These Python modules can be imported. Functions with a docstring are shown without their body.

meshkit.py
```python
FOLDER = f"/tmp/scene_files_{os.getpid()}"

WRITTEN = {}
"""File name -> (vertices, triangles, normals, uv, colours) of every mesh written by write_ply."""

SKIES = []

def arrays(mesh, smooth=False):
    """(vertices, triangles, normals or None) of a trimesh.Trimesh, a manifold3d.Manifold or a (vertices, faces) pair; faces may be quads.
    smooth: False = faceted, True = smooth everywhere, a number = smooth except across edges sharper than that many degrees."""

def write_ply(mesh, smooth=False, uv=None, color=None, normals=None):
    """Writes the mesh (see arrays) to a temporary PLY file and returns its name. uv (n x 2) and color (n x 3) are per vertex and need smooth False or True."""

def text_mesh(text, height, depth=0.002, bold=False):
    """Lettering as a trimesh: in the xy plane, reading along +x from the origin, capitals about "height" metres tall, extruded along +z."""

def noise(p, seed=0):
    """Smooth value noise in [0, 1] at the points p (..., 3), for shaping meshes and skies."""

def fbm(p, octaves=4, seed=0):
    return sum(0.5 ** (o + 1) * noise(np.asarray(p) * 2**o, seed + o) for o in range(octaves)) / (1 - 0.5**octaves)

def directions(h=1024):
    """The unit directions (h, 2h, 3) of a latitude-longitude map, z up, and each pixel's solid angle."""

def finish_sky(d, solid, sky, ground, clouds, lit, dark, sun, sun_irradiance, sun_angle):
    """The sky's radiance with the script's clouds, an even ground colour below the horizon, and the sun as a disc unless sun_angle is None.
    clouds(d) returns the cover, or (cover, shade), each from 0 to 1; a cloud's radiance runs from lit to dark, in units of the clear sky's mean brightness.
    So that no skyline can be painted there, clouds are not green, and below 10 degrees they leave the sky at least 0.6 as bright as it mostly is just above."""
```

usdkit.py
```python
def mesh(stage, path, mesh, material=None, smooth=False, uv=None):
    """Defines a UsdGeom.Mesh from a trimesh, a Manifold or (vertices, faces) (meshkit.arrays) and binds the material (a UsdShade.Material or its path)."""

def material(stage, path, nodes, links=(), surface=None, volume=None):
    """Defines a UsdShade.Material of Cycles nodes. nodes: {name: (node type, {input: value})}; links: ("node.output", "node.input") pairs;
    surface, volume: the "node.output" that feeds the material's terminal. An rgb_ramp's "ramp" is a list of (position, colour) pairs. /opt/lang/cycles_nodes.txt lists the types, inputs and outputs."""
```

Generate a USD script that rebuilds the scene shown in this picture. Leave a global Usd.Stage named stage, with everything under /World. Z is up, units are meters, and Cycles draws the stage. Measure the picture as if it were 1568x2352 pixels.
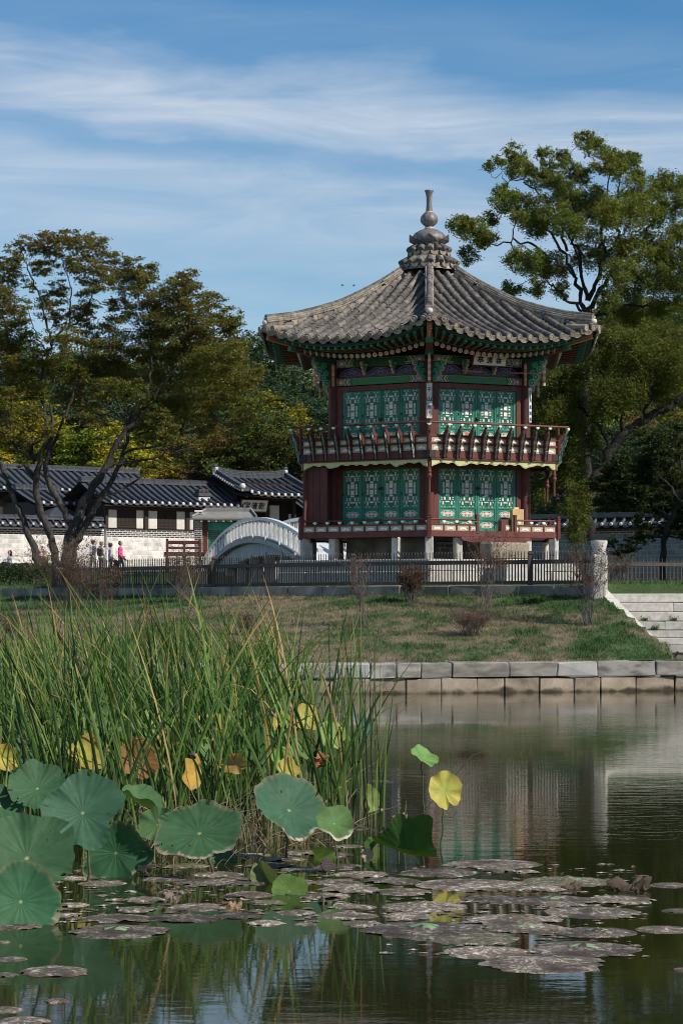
import math, json, random, numpy as np, trimesh, shapely, usdkit, meshkit
from shapely import affinity
from shapely.geometry import Polygon, Point, LineString, box as sbox
from shapely.ops import unary_union
from pxr import Usd, UsdGeom, UsdLux, UsdShade, Gf, Sdf, Vt

stage = Usd.Stage.CreateInMemory()
UsdGeom.SetStageUpAxis(stage, UsdGeom.Tokens.z)
UsdGeom.SetStageMetersPerUnit(stage, 1.0)
UsdGeom.Xform.Define(stage, '/World')
stage.SetDefaultPrim(stage.GetPrimAtPath('/World'))
UsdGeom.Scope.Define(stage, '/World/Looks')
PI = math.pi

# ------------------------------------------------------------------ camera
FPX, CX, HV, EYE, WATER = 5613.0, 784.0, 1394.0, 1.8, 0.15     # long lens of a person standing at the pond's edge
cam = UsdGeom.Camera.Define(stage, '/World/camera')
cam.AddTranslateOp().Set((0, 0, EYE))
cam.AddRotateXYZOp().Set((90, 0, 0))
cam.CreateHorizontalApertureAttr(20.0)
cam.CreateVerticalApertureAttr(30.0)
cam.CreateFocalLengthAttr(20.0 * FPX / 1568)
cam.CreateVerticalApertureOffsetAttr(20.0 * (HV - 1176) / 1568)
cam.CreateClippingRangeAttr(Gf.Vec2f(0.5, 3000))
cam.CreateExposureAttr(0.28)

# ------------------------------------------------------------------ sky and sun
SUN_EL, SUN_AZ = math.radians(38.5), math.radians(60)          # azimuth: to the right of "towards the camera"
SDIR = np.array([math.cos(SUN_EL) * math.sin(SUN_AZ), -math.cos(SUN_EL) * math.cos(SUN_AZ), math.sin(SUN_EL)])
sky = UsdLux.DomeLight.Define(stage, '/World/sky')
sky.GetPrim().SetCustomDataByKey('kind', 'structure')
skymat = usdkit.material(stage, '/World/Looks/sky_air', {
    "sky": ("sky_texture", {"sky_type": "single_scattering", "sun_disc": False, "sun_elevation": SUN_EL, "sun_rotation": math.atan2(SDIR[0], SDIR[1]),
                            "air_density": 1.0, "aerosol_density": 0.25, "ozone_density": 2.2, "altitude": 200.0}),
    "hs": ("hsv", {"saturation": 1.4, "value": 1.0}),
    "g": ("texture_coordinate", {}),
    "sx": ("separate_xyz", {}),
    "wm": ("mapping", {"scale": (5.0, 5.0, 16.0), "rotation": (0.0, 0.0, 0.0)}),
    "wn": ("noise_texture", {"scale": 1.0, "detail": 5.0, "roughness": 0.55, "distortion": 0.4}),
    "m1": ("math", {"math_type": "multiply_add", "value2": 0.093}),            # q = z + .093 x
    "w0": ("math", {"math_type": "subtract", "value2": 0.5}),
    "m2": ("math", {"math_type": "multiply_add", "value2": 0.055}),
    "band": ("rgb_ramp", {"ramp": [(0.0, (.36,) * 3), (.045, (.42,) * 3), (.085, (.52,) * 3), (.112, (.36,) * 3), (.128, (.26,) * 3), (.150, (.52,) * 3), (.172, (.55,) * 3), (.183, (.20,) * 3), (.189, (.66,) * 3),
                                (.203, (.84,) * 3), (.214, (.5,) * 3), (.224, (.10,) * 3), (.235, (.14,) * 3), (.25, (.02,) * 3), (.30, (.2,) * 3), (.40, (.05,) * 3), (.55, (.3,) * 3), (.7, (.08,) * 3), (1.0, (.2,) * 3)]}),
    "fm": ("mapping", {"scale": (9.0, 9.0, 60.0)}),
    "fn": ("noise_texture", {"scale": 1.0, "detail": 7.0, "roughness": 0.6, "distortion": 0.8}),
    "fr": ("map_range", {"from_min": 0.32, "from_max": 0.70, "to_min": 0.5, "to_max": 1.22}),
    "cm": ("math", {"math_type": "multiply", "use_clamp": True}),
    "mix": ("mix_color", {"b": (5.9, 6.6, 7.5)}),
    "bg": ("background_shader", {"strength": 0.087}),
}, [("sky.color", "hs.color"), ("g.generated", "sx.vector"), ("g.generated", "wm.vector"), ("wm.vector", "wn.vector"), ("wn.fac", "w0.value1"),
    ("sx.x", "m1.value1"), ("sx.z", "m1.value3"), ("w0.value", "m2.value1"), ("m1.value", "m2.value3"), ("m2.value", "band.fac"),
    ("g.generated", "fm.vector"), ("fm.vector", "fn.vector"), ("fn.fac", "fr.value"), ("fr.result", "cm.value1"), ("band.color", "cm.value2"),
    ("hs.color", "mix.a"), ("cm.value", "mix.fac"), ("mix.result", "bg.color")], surface="bg.background")
UsdShade.MaterialBindingAPI.Apply(sky.GetPrim()).Bind(skymat)
sun = UsdLux.DistantLight.Define(stage, '/World/sun')
sun.CreateNormalizeAttr(True)
sun.CreateIntensityAttr(1.25)
sun.CreateAngleAttr(0.5)
sun.CreateColorAttr(Gf.Vec3f(1.0, 0.93, 0.83))
_m = Gf.Matrix4d().SetLookAt(Gf.Vec3d(0, 0, 0), Gf.Vec3d(*(-SDIR)), Gf.Vec3d(0, 0, 1)).GetInverse()
sun.AddTransformOp().Set(_m)

# ------------------------------------------------------------------ helpers
def P(u, v, Y):
    return np.array([(u - CX) / FPX * Y, Y, EYE - (v - HV) / FPX * Y])
def PX(u, Y): return (u - CX) / FPX * Y
def ZV(v, Y): return EYE - (v - HV) / FPX * Y
def on_water(u, v):
    Y = FPX * (EYE - WATER) / (v - HV)
    return np.array([PX(u, Y), Y, WATER])
def unit(a):
    a = np.asarray(a, float)
    return a / (np.linalg.norm(a) + 1e-12)
def frame(o, ex, ey, ez):
    M = np.eye(4); M[:3, 0], M[:3, 1], M[:3, 2], M[:3, 3] = ex, ey, ez, o
    return M
def rotz(a, o=(0, 0, 0)):
    c, s = math.cos(a), math.sin(a)
    return frame(o, (c, s, 0), (-s, c, 0), (0, 0, 1))
def basis(n, hint=(0, 0, 1)):
    n = unit(n); h = np.asarray(hint, float)
    if abs(np.dot(n, unit(h))) > .98: h = np.array([1., 0, 0])
    ex = unit(np.cross(h, n)); return ex, np.cross(n, ex), n

BOXF = np.array([[0, 3, 2], [0, 2, 1], [4, 5, 6], [4, 6, 7], [0, 1, 5], [0, 5, 4], [1, 2, 6], [1, 6, 5], [2, 3, 7], [2, 7, 6], [3, 0, 4], [3, 4, 7]])
_hull_cache = {}
def cbox_unit(sx, sy, sz, b):
    key = (round(sx, 4), round(sy, 4), round(sz, 4), round(b, 4))
    if key not in _hull_cache:
        pts = [(i * (sx / 2 - b * (k != 0)), j * (sy / 2 - b * (k != 1)), l * (sz / 2 - b * (k != 2))) for i in (-1, 1) for j in (-1, 1) for l in (-1, 1) for k in range(3)]
        h = trimesh.convex.convex_hull(np.array(pts))
        _hull_cache[key] = (np.array(h.vertices), np.array(h.faces))
    return _hull_cache[key]

class MB:
    def __init__(s): s.V, s.F, s.C, s.n, s.col = [], [], [], 0, None
    def add(s, V, F, M=None, col=None):
        V = np.asarray(V, float); F = np.asarray(F, int)
        if F.ndim == 2 and F.shape[1] == 4: F = np.vstack([F[:, [0, 1, 2]], F[:, [0, 2, 3]]])
        if M is not None: V = V @ M[:3, :3].T + M[:3, 3]
        s.V.append(V); s.F.append(F + s.n); s.n += len(V)
        c = col if col is not None else s.col
        if c is None: c = (.5, .5, .5)
        c = np.asarray(c, float)
        s.C.append(np.broadcast_to(c, (len(V), 3)))
        return s
    def box(s, x0, x1, y0, y1, z0, z1, M=None, col=None):
        V = [(x0, y0, z0), (x1, y0, z0), (x1, y1, z0), (x0, y1, z0), (x0, y0, z1), (x1, y0, z1), (x1, y1, z1), (x0, y1, z1)]
        return s.add(V, BOXF, M, col)
    def cbox(s, x0, x1, y0, y1, z0, z1, b=.01, M=None, col=None):
        V, F = cbox_unit(x1 - x0, y1 - y0, z1 - z0, b)
        return s.add(V + [(x0 + x1) / 2, (y0 + y1) / 2, (z0 + z1) / 2], F, M, col)
    def tube(s, pts, rad, sides=8, M=None, col=None, caps=True):
        p = np.asarray(pts, float); n = len(p)
        r = np.broadcast_to(np.asarray(rad, float), (n,))
        t = np.gradient(p, axis=0); t /= np.linalg.norm(t, axis=1, keepdims=True) + 1e-12
        a = np.cross(t, np.where(np.abs(t[:, 2:]) < .95, [0, 0, 1.], [1., 0, 0])); a /= np.linalg.norm(a, axis=1, keepdims=True) + 1e-12
        for i in range(1, n):
            if np.dot(a[i], a[i - 1]) < 0: a[i] = -a[i]
        b = np.cross(t, a); g = np.arange(sides) * 2 * PI / sides
        V = (p[:, None] + r[:, None, None] * (np.cos(g)[None, :, None] * a[:, None] + np.sin(g)[None, :, None] * b[:, None])).reshape(-1, 3)
        i, j = np.meshgrid(np.arange(n - 1), np.arange(sides), indexing='ij')
        q = np.stack([i * sides + j, i * sides + (j + 1) % sides, (i + 1) * sides + (j + 1) % sides, (i + 1) * sides + j], -1).reshape(-1, 4)
        F = np.vstack([q[:, [0, 1, 2]], q[:, [0, 2, 3]]])
        if caps:
            c0 = [[0, k + 1, k] for k in range(1, sides - 1)]; o = (n - 1) * sides
            F = np.vstack([F, c0, [[o, o + k, o + k + 1] for k in range(1, sides - 1)]])
        return s.add(V, F, M, col)
    def lathe(s, prof, sides=16, M=None, col=None, flute=0.0, nf=8):
        prof = np.asarray(prof, float); g = np.arange(sides) * 2 * PI / sides
        rr = 1 + flute * np.abs(np.cos(g * nf / 2)) - flute / 2
        V = np.stack([prof[:, 0, None] * np.cos(g) * rr, prof[:, 0, None] * np.sin(g) * rr, np.broadcast_to(prof[:, 1, None], (len(prof), sides))], -1).reshape(-1, 3)
        n = len(prof); i, j = np.meshgrid(np.arange(n - 1), np.arange(sides), indexing='ij')
        q = np.stack([i * sides + j, i * sides + (j + 1) % sides, (i + 1) * sides + (j + 1) % sides, (i + 1) * sides + j], -1).reshape(-1, 4)
        return s.add(V, q, M, col)
    def poly(s, shape, d, M=None, col=None):
        """a shapely area (x, z) extruded from y = 0 to y = d of the frame M (its face looks to -y when d > 0)"""
        shape = shape.simplify(.0016)
        for g in getattr(shape, 'geoms', [shape]):
            if g.is_empty or g.geom_type != 'Polygon' or g.area < 1e-9: continue
            m = trimesh.creation.extrude_polygon(g, abs(d), engine='earcut')
            V = np.array(m.vertices); V = np.stack([V[:, 0], V[:, 2] if d > 0 else -V[:, 2], V[:, 1]], 1)
            F = np.array(m.faces)
            s.add(V, F[:, ::-1] if d > 0 else F, M, col)
        return s
    def arrays(s):
        return np.vstack(s.V), np.vstack(s.F), np.vstack(s.C)
    def build(s, name, m, parent=None, smooth=False, cd=False):
        if not s.V: return None
        V, F, C = s.arrays()
        return define(name, V, F, m, parent, smooth, C if cd else None)

_names = {}
def numbered(base, name):
    k = (base, name); c = _names.get(k, 0); _names[k] = c + 1
    return f'{base}/{name}' if c == 0 else f'{base}/{name}_{c:03d}'
def define(name, V, F, m, parent=None, smooth=False, C=None):
    path = numbered(str(parent.GetPath()) if parent is not None else '/World', name)
    N = None
    V = np.asarray(V, float); F = np.asarray(F, int)
    if smooth is True and C is not None:
        N = np.zeros_like(V); fn = np.cross(V[F[:, 1]] - V[F[:, 0]], V[F[:, 2]] - V[F[:, 0]])
        for k in range(3): np.add.at(N, F[:, k], fn)
        N /= np.linalg.norm(N, axis=1, keepdims=True) + 1e-20
        me = usdkit.mesh(stage, path, (V, F), m)
        me.CreateNormalsAttr(Vt.Vec3fArray.FromNumpy(N.astype(np.float32))); me.SetNormalsInterpolation('vertex')
    else:
        me = usdkit.mesh(stage, path, (V, F), m, smooth=smooth if C is None else False)
    if C is not None:
        UsdGeom.PrimvarsAPI(me).CreatePrimvar('Cd', Sdf.ValueTypeNames.Color3fArray, 'vertex').Set(Vt.Vec3fArray.FromNumpy(np.asarray(C, np.float32)))
    return me.GetPrim()
def tag(o, label=None, cat=None, group=None, kind=None):
    for k, v in (('label', label), ('category', cat), ('group', group), ('kind', kind)):
        if v: o.SetCustomDataByKey(k, v)
    return o
def thing(name, label, cat, group=None, loc=None, rz=0, scale=None):
    x = UsdGeom.Xform.Define(stage, numbered('/World', name))
    if loc is not None:
        x.AddTranslateOp().Set(Gf.Vec3d(*map(float, loc)))
        if rz: x.AddRotateZOp().Set(float(rz))
        if scale: x.AddScaleOp().Set(Gf.Vec3f(*([float(scale)] * 3 if np.ndim(scale) == 0 else map(float, scale))))
    return tag(x.GetPrim(), label, cat, group)
def part(name, parent):
    return UsdGeom.Xform.Define(stage, numbered(str(parent.GetPath()), name)).GetPrim()
def dup(root, name, label, cat, group, loc, rz=0, scale=None):
    r = thing(name, label, cat, group, loc, rz, scale)
    r.GetReferences().AddInternalReference(root.GetPath()); r.SetInstanceable(True)
    return r
def fbm(x, y, sc=1., seed=0, o=4):
    x, y = np.broadcast_arrays(np.asarray(x, float), np.asarray(y, float))
    return meshkit.fbm(np.stack([x * sc, y * sc, np.zeros_like(x) + seed * 7.3], -1), o, seed)

# ------------------------------------------------------------------ materials
def pmat(name, cols, scale=4.0, rough=.75, bump=0.0, bscale=None, rnd=0.0, island=0.0, vcol=False, stretch=None, detail=5.0, spec=.3, leaf=0.0, nrough=.55, bdist=.02, wet=None, metallic=0.0, amount=1.0, hue=0.0, obj=False):
    N = {"g": ("geometry", {}), "n": ("noise_texture", {"scale": scale, "detail": detail, "roughness": nrough}), "p": ("principled_bsdf", {"roughness": rough, "specular_ior_level": spec, "metallic": metallic})}
    L = []
    src = "g.position"
    if obj:
        N["tc"] = ("texture_coordinate", {}); src = "tc.object"
    if stretch:
        N["mp"] = ("mapping", {"scale": stretch}); L += [(src, "mp.vector"), ("mp.vector", "n.vector")]
    else: L += [(src, "n.vector")]
    if vcol:
        N["a"] = ("attribute", {"attribute": "Cd"})
        N["r"] = ("map_range", {"from_min": .25, "from_max": .75, "to_min": 1 - amount * .35, "to_max": 1 + amount * .35})
        N["h"] = ("hsv", {}); L += [("n.fac", "r.value"), ("a.color", "h.color")]
        val = "r.result"
    else:
        st = cols if len(cols[0]) == 2 else [(x, c) for x, c in zip(np.linspace(.28, .72, len(cols)), cols)]
        N["r"] = ("rgb_ramp", {"ramp": st}); N["h"] = ("hsv", {})
        L += [("n.fac", "r.fac"), ("r.color", "h.color")]
        val = None
    def mul(a, key):
        nonlocal val
        if val is None: val = a
        else:
            N[key] = ("math", {"math_type": "multiply"}); L.extend([(val, key + ".value1"), (a, key + ".value2")]); val = key + ".value"
    if rnd:
        N["oi"] = ("object_info", {}); N["or"] = ("map_range", {"to_min": 1 - rnd, "to_max": 1 + rnd}); L.append(("oi.random", "or.value")); mul("or.result", "mo")
        if hue:
            N["wn"] = ("white_noise_texture", {"dimensions": "1D"}); N["oh"] = ("map_range", {"to_min": .5 - hue, "to_max": .5 + hue}); L.extend([("oi.random", "wn.w"), ("wn.value", "oh.value"), ("oh.result", "h.hue")])
    if island:
        N["ir"] = ("map_range", {"to_min": 1 - island, "to_max": 1 + island}); L.append(("g.random_per_island", "ir.value")); mul("ir.result", "mi")
    if val: L.append((val, "h.value"))
    col = "h.color"
    if wet:
        z0, z1, wc = wet
        N["sz"] = ("separate_xyz", {}); N["wz"] = ("map_range", {"range_type": "smoothstep", "from_min": z0, "from_max": z1, "to_min": 1.0, "to_max": 0.0})
        N["wn2"] = ("noise_texture", {"scale": 3.0, "detail": 4.0}); N["wadd"] = ("math", {"math_type": "multiply_add", "value2": -.34, "value3": .19}); N["wz2"] = ("math", {"math_type": "add"})
        N["wm"] = ("mix_color", {"b": wc})
        L += [("g.position", "sz.vector"), ("g.position", "wn2.vector"), ("wn2.fac", "wadd.value1"), ("sz.z", "wz2.value1"), ("wadd.value", "wz2.value2"), ("wz2.value", "wz.value"), ("wz.result", "wm.fac"), (col, "wm.a")]
        col = "wm.result"
    L.append((col, "p.base_color"))
    if bump:
        N["b"] = ("bump", {"strength": bump, "distance": bdist}); src2 = "n.fac"
        if bscale:
            N["n2"] = ("noise_texture", {"scale": bscale, "detail": 4.0, "roughness": .6}); L.append(("mp.vector" if stretch else src, "n2.vector")); src2 = "n2.fac"
        L += [(src2, "b.height"), ("b.normal", "p.normal")]
    out = "p.BSDF"
    if leaf:
        N["t"] = ("translucent_bsdf", {}); N["tm"] = ("mix_closure", {"fac": leaf}); N["tc2"] = ("mix", {"mix_type": "multiply", "fac": 1.0, "color2": (1.3, 1.25, .55)})
        L += [(col, "tc2.color1"), ("tc2.color", "t.color"), ("p.BSDF", "tm.closure1"), ("t.BSDF", "tm.closure2")]; out = "tm.closure"
    return usdkit.material(stage, '/World/Looks/' + name, N, L, surface=out)

M = {}
M['granite'] = pmat('granite', [(.30, .28, .25), (.42, .40, .36), (.50, .48, .44)], 9, .85, .5, 60, rnd=.16, bdist=.006)
M['granite_wet'] = pmat('granite_wall', [(0, (.05, .048, .044)), (.38, (.12, .115, .105)), (.52, (.27, .255, .23)), (1, (.38, .36, .33))], 2.2, .9, .8, 45, rnd=.38, bdist=.01, stretch=(1, 1, 2.2), hue=.012)
M['coping_light'] = pmat('coping_pale', [(0, (.17, .165, .155)), (.4, (.29, .285, .27)), (1, (.38, .37, .35))], 3, .9, .8, 45, rnd=.1, bdist=.01)
M['coping_dark'] = pmat('coping_stained', [(0, (.07, .065, .056)), (.42, (.17, .158, .138)), (.58, (.28, .26, .225)), (1, (.37, .345, .30))], 2.4, .9, .9, 45, rnd=.2, bdist=.012, stretch=(1, 1, 2.6))
M['granite_low'] = pmat('granite_course', [(.16, .125, .09), (.27, .22, .165), (.35, .295, .235)], 3, .9, 1.0, 40, rnd=.25, bdist=.012, wet=(.17, .27, (.045, .036, .022)))
M['granite_dark'] = pmat('granite_weathered', [(.09, .083, .073), (.19, .175, .15), (.28, .26, .225)], 2.5, .9, .7, 45, rnd=.2, bdist=.01)
M['tile'] = pmat('old_roof_tile', [(.050, .046, .043), (.100, .091, .083), (.19, .167, .140)], 7, .7, .4, 50, rnd=.26, bdist=.006, hue=.02)
M['tile_edge'] = pmat('tile_edge', [(.11, .098, .085), (.23, .20, .16), (.34, .29, .225)], 9, .8, .5, 45, rnd=.25, bdist=.008, hue=.015)
M['tile_stuff'] = pmat('roof_pan_tile', [(.05, .047, .044), (.18, .158, .13), (.40, .34, .265)], 12, .8, .3, 50, island=.5, bdist=.006)
M['dark_tile'] = pmat('slate_tile', [(.030, .034, .042), (.046, .051, .062), (.066, .071, .083)], 5, .55, .3, 40, rnd=.18, bdist=.005, spec=.4)
M['plaster'] = pmat('lime_plaster', [(.42, .40, .365), (.55, .525, .48)], 6, .9, .2, 30, rnd=.1)
M['red'] = pmat('red_wood', [(.070, .020, .016), (.105, .030, .024), (.130, .040, .032)], 6, .6, .25, 40, stretch=(1, 1, 1), rnd=.1, bdist=.003)
M['redv'] = pmat('red_plank', [(.050, .016, .013), (.090, .027, .022), (.125, .038, .03)], 10, .65, .3, 40, stretch=(4, 4, .4), rnd=.14, bdist=.003)
M['green'] = pmat('jade_paint', [(.014, .095, .062), (.020, .165, .108), (.045, .21, .15)], 5, .55, .2, 40, rnd=.16, stretch=(2, 2, .6))
M['dgreen'] = pmat('dark_green_paint', [(.012, .026, .018), (.024, .040, .026)], 8, .7, rnd=.15)
M['paper'] = pmat('door_paper', [(.58, .54, .48), (.70, .67, .61)], 5, .9, rnd=.05)
M['paint'] = pmat('painted_ornament', None, 14, .6, vcol=True, amount=.5)
M['black'] = pmat('black_iron', [(.012, .012, .013), (.03, .03, .032)], 10, .55)
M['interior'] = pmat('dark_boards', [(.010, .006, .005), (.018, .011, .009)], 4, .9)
M['bronze'] = pmat('bronze_finial', [(.070, .062, .060), (.125, .112, .108), (.25, .235, .225)], 7, .5, .2, 30, stretch=(3, 3, .6), spec=.5)
M['ink'] = pmat('ink', [(.010, .011, .02), (.02, .022, .04)], 8, .7)
M['blueink'] = pmat('blue_ink', [(.02, .025, .16), (.05, .055, .26)], 30, .7)
M['board'] = pmat('white_board', [(.42, .40, .36), (.62, .60, .56), (.72, .7, .66)], 9, .8, stretch=(3, 3, .5))
M['fence'] = pmat('fence_wood', [(.040, .030, .024), (.062, .048, .039), (.085, .068, .056)], 12, .6, .25, 50, rnd=.2, stretch=(3, 3, .5), bdist=.003)
M['yellow'] = pmat('valance_paint', None, 8, .6, vcol=True, amount=.35)
M['white'] = pmat('white_paint', [(.58, .58, .57), (.74, .74, .73)], 5, .55, rnd=.06)
M['concrete'] = pmat('grey_painted_arch', [(.20, .215, .23), (.30, .32, .335), (.38, .40, .41)], 1.5, .8, stretch=(1, 1, .4), rnd=.05)
M['block'] = pmat('wall_block', [(.36, .34, .315), (.52, .50, .47), (.62, .60, .565)], 3, .9, .3, 40, rnd=.22)
M['mortar'] = pmat('mortar', [(.62, .60, .57), (.70, .68, .65)], 4, .95)
M['brick_dark'] = pmat('dark_brick', [(.055, .05, .048), (.10, .092, .088)], 6, .9, island=.25)
M['brick_red'] = pmat('red_brick', [(.13, .048, .032), (.20, .075, .05)], 6, .9, island=.25)
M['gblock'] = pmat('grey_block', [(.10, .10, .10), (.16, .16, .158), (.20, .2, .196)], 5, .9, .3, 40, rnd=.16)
M['darkwood'] = pmat('old_dark_wood', [(.016, .010, .008), (.032, .021, .017)], 8, .7, stretch=(3, 3, .5))
M['bark'] = pmat('bark', [(.020, .017, .015), (.042, .037, .033), (.085, .077, .068)], 5, .9, .9, 14, stretch=(2.2, 2.2, .7), bdist=.05)
M['bark_dark'] = pmat('dark_bark', [(.012, .010, .009), (.026, .022, .019), (.045, .04, .035)], 5, .9, .8, 14, stretch=(2.2, 2.2, .7), bdist=.05)
M['twig'] = pmat('twig', [(.085, .07, .06), (.16, .14, .125)], 12, .9, island=.2)
M['cloth'] = pmat('cloth', None, 25, .85, vcol=True, amount=.35)
M['ground'] = pmat('soil_and_turf', None, 22, .95, .8, 60, vcol=True, amount=1.2, bdist=.03)
M['reed'] = pmat('reed', None, 14, .6, vcol=True, amount=.5, stretch=(1, 1, .12), leaf=.3, spec=.22)
M['lotus'] = pmat('lotus_leaf', None, 18, .66, .15, 45, vcol=True, amount=.5, leaf=.25, spec=.22, bdist=.005)
M['pad'] = usdkit.material(stage, '/World/Looks/rotting_leaf', {
    "g": ("geometry", {}), "na": ("noise_texture", {"scale": 5.0, "detail": 5.0, "roughness": .6}), "mp": ("mapping", {"scale": (1.0, .8, 1.0)}), "nb": ("noise_texture", {"scale": 30.0, "detail": 7.0, "roughness": .65, "distortion": .6}),
    "ra": ("rgb_ramp", {"ramp": [(.25, (.028, .020, .013)), (.45, (.072, .054, .036)), (.58, (.112, .088, .062)), (.75, (.16, .134, .10))]}), "fb": ("map_range", {"range_type": "smoothstep", "from_min": .49, "from_max": .62}), "fa": ("map_range", {"range_type": "smoothstep", "from_min": .36, "from_max": .60}),
    "mm": ("math", {"math_type": "multiply"}), "mx": ("mix_color", {"b": (.39, .35, .30)}), "oi": ("object_info", {}), "or": ("map_range", {"to_min": .55, "to_max": 1.55}), "h": ("hsv", {}), "b": ("bump", {"strength": 1.0, "distance": .014}), "p": ("principled_bsdf", {"roughness": .62, "specular_ior_level": .3})},
    [("g.position", "na.vector"), ("g.position", "mp.vector"), ("mp.vector", "nb.vector"), ("na.fac", "ra.fac"), ("nb.fac", "fb.value"), ("na.fac", "fa.value"), ("fa.result", "mm.value1"), ("fb.result", "mm.value2"), ("mm.value", "mx.fac"), ("ra.color", "mx.a"),
     ("oi.random", "or.value"), ("or.result", "h.value"), ("mx.result", "h.color"), ("h.color", "p.base_color"), ("nb.fac", "b.height"), ("b.normal", "p.normal")], surface="p.BSDF")
M['pad_green'] = pmat('half_rotten_leaf', [(0, (.030, .026, .014)), (.42, (.075, .066, .036)), (.55, (.115, .10, .058)), (.64, (.30, .28, .22)), (1, (.36, .34, .29))], 22, .6, 1.0, 30, rnd=.3, bdist=.012, detail=7, nrough=.66)
M['bridge_grey'] = pmat('bridge_grey', [(.20, .20, .20), (.31, .31, .31)], 4, .6)
M['stem'] = pmat('lotus_stem', [(.06, .075, .03), (.11, .10, .05)], 20, .6)
M['dry'] = pmat('withered_leaf', [(.10, .065, .04), (.24, .16, .10), (.36, .26, .17)], 16, .8, .5, 30, rnd=.2, bdist=.01, leaf=.15)
M['pole'] = pmat('salmon_pole', [(.34, .10, .075), (.42, .14, .10)], 9, .6)
# ------------------------------------------------------------------ the land
XW, YW = np.array([-60, -12, -2, 1, 4.1, 6.5, 12, 60.]), np.array([45.6, 46.0, 46.1, 46.3, 47.25, 47.9, 48.6, 49.5])
def yw(x): return np.interp(x, XW, YW)
FENCE = [(5.45, 52.45), (4.13, 53.5), (.27, 55.5), (-3.04, 58.2), (-5.65, 61.2)]
XF = np.array([-60, -14, -8.2, -5.65, -3.04, .27, 4.13, 5.5, 7.5, 60.]); YF = np.array([75, 68, 63.6, 61.2, 58.2, 55.5, 53.5, 52.4, 52.4, 54.])
def yf(x): return np.interp(x, XF, YF)
def sstep(a, b, t):
    t = np.clip((t - a) / (b - a), 0, 1); return t * t * (3 - 2 * t)
def stairs_edge(y): return np.interp(y, [48.9, 52.4], [6.50, 5.60])
def zground(x, y):
    x, y = np.broadcast_arrays(np.asarray(x, float), np.asarray(y, float))
    w, f = yw(x), yf(x)
    s = np.clip((y - w) / np.maximum(f - w, .1), -1, 1)
    bank = .66 + 1.42 * np.clip(s, 0, 1) ** .92 + .05 * np.sin(s * PI) * (fbm(x, y, .6, 3) - .2)
    x0 = stairs_edge(y); st = sstep(x0, x0 + .22, x) * (1 - sstep(10.6, 12.0, x)) * sstep(.02, .10, s)   # a cut for the stone stairs
    bank = bank * (1 - st) + .66 * st
    top = 2.28 + .12 * sstep(0, 3.5, y - f) + .02 * (fbm(x, y, .4, 5) - .5)
    z = np.where(s < 1, bank, top)
    z = np.where(s <= 0, .5, z)
    ch = sstep(67, 71, y) * (1 - sstep(92, 98, y)) * (1 - sstep(5, 9, x)) * (1 - sstep(30, 40, -x) * 0)
    z = z * (1 - ch) + ch * (-.6)
    far = sstep(94, 104, y)
    z = z + far * (.9 + .55 * sstep(104, 124, y))
    hill = np.clip(y - 150, 0, None)
    z = z + .145 * hill * (1 - .25 * sstep(100, 300, hill)) + 3 * (fbm(x, y, .012, 9) - .5) * sstep(0, 40, hill)
    return z
xs = np.concatenate([np.linspace(-300, -60, 14)[:-1], np.linspace(-60, -14, 30)[:-1], np.linspace(-14, 14, 181)[:-1], np.linspace(14, 60, 30)[:-1], np.linspace(60, 300, 14)])
T1 = np.linspace(0, 1, 46)
T2 = np.concatenate([np.linspace(.02, 8, 24), np.linspace(8.6, 60, 60), np.linspace(64, 420, 36)])
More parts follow.
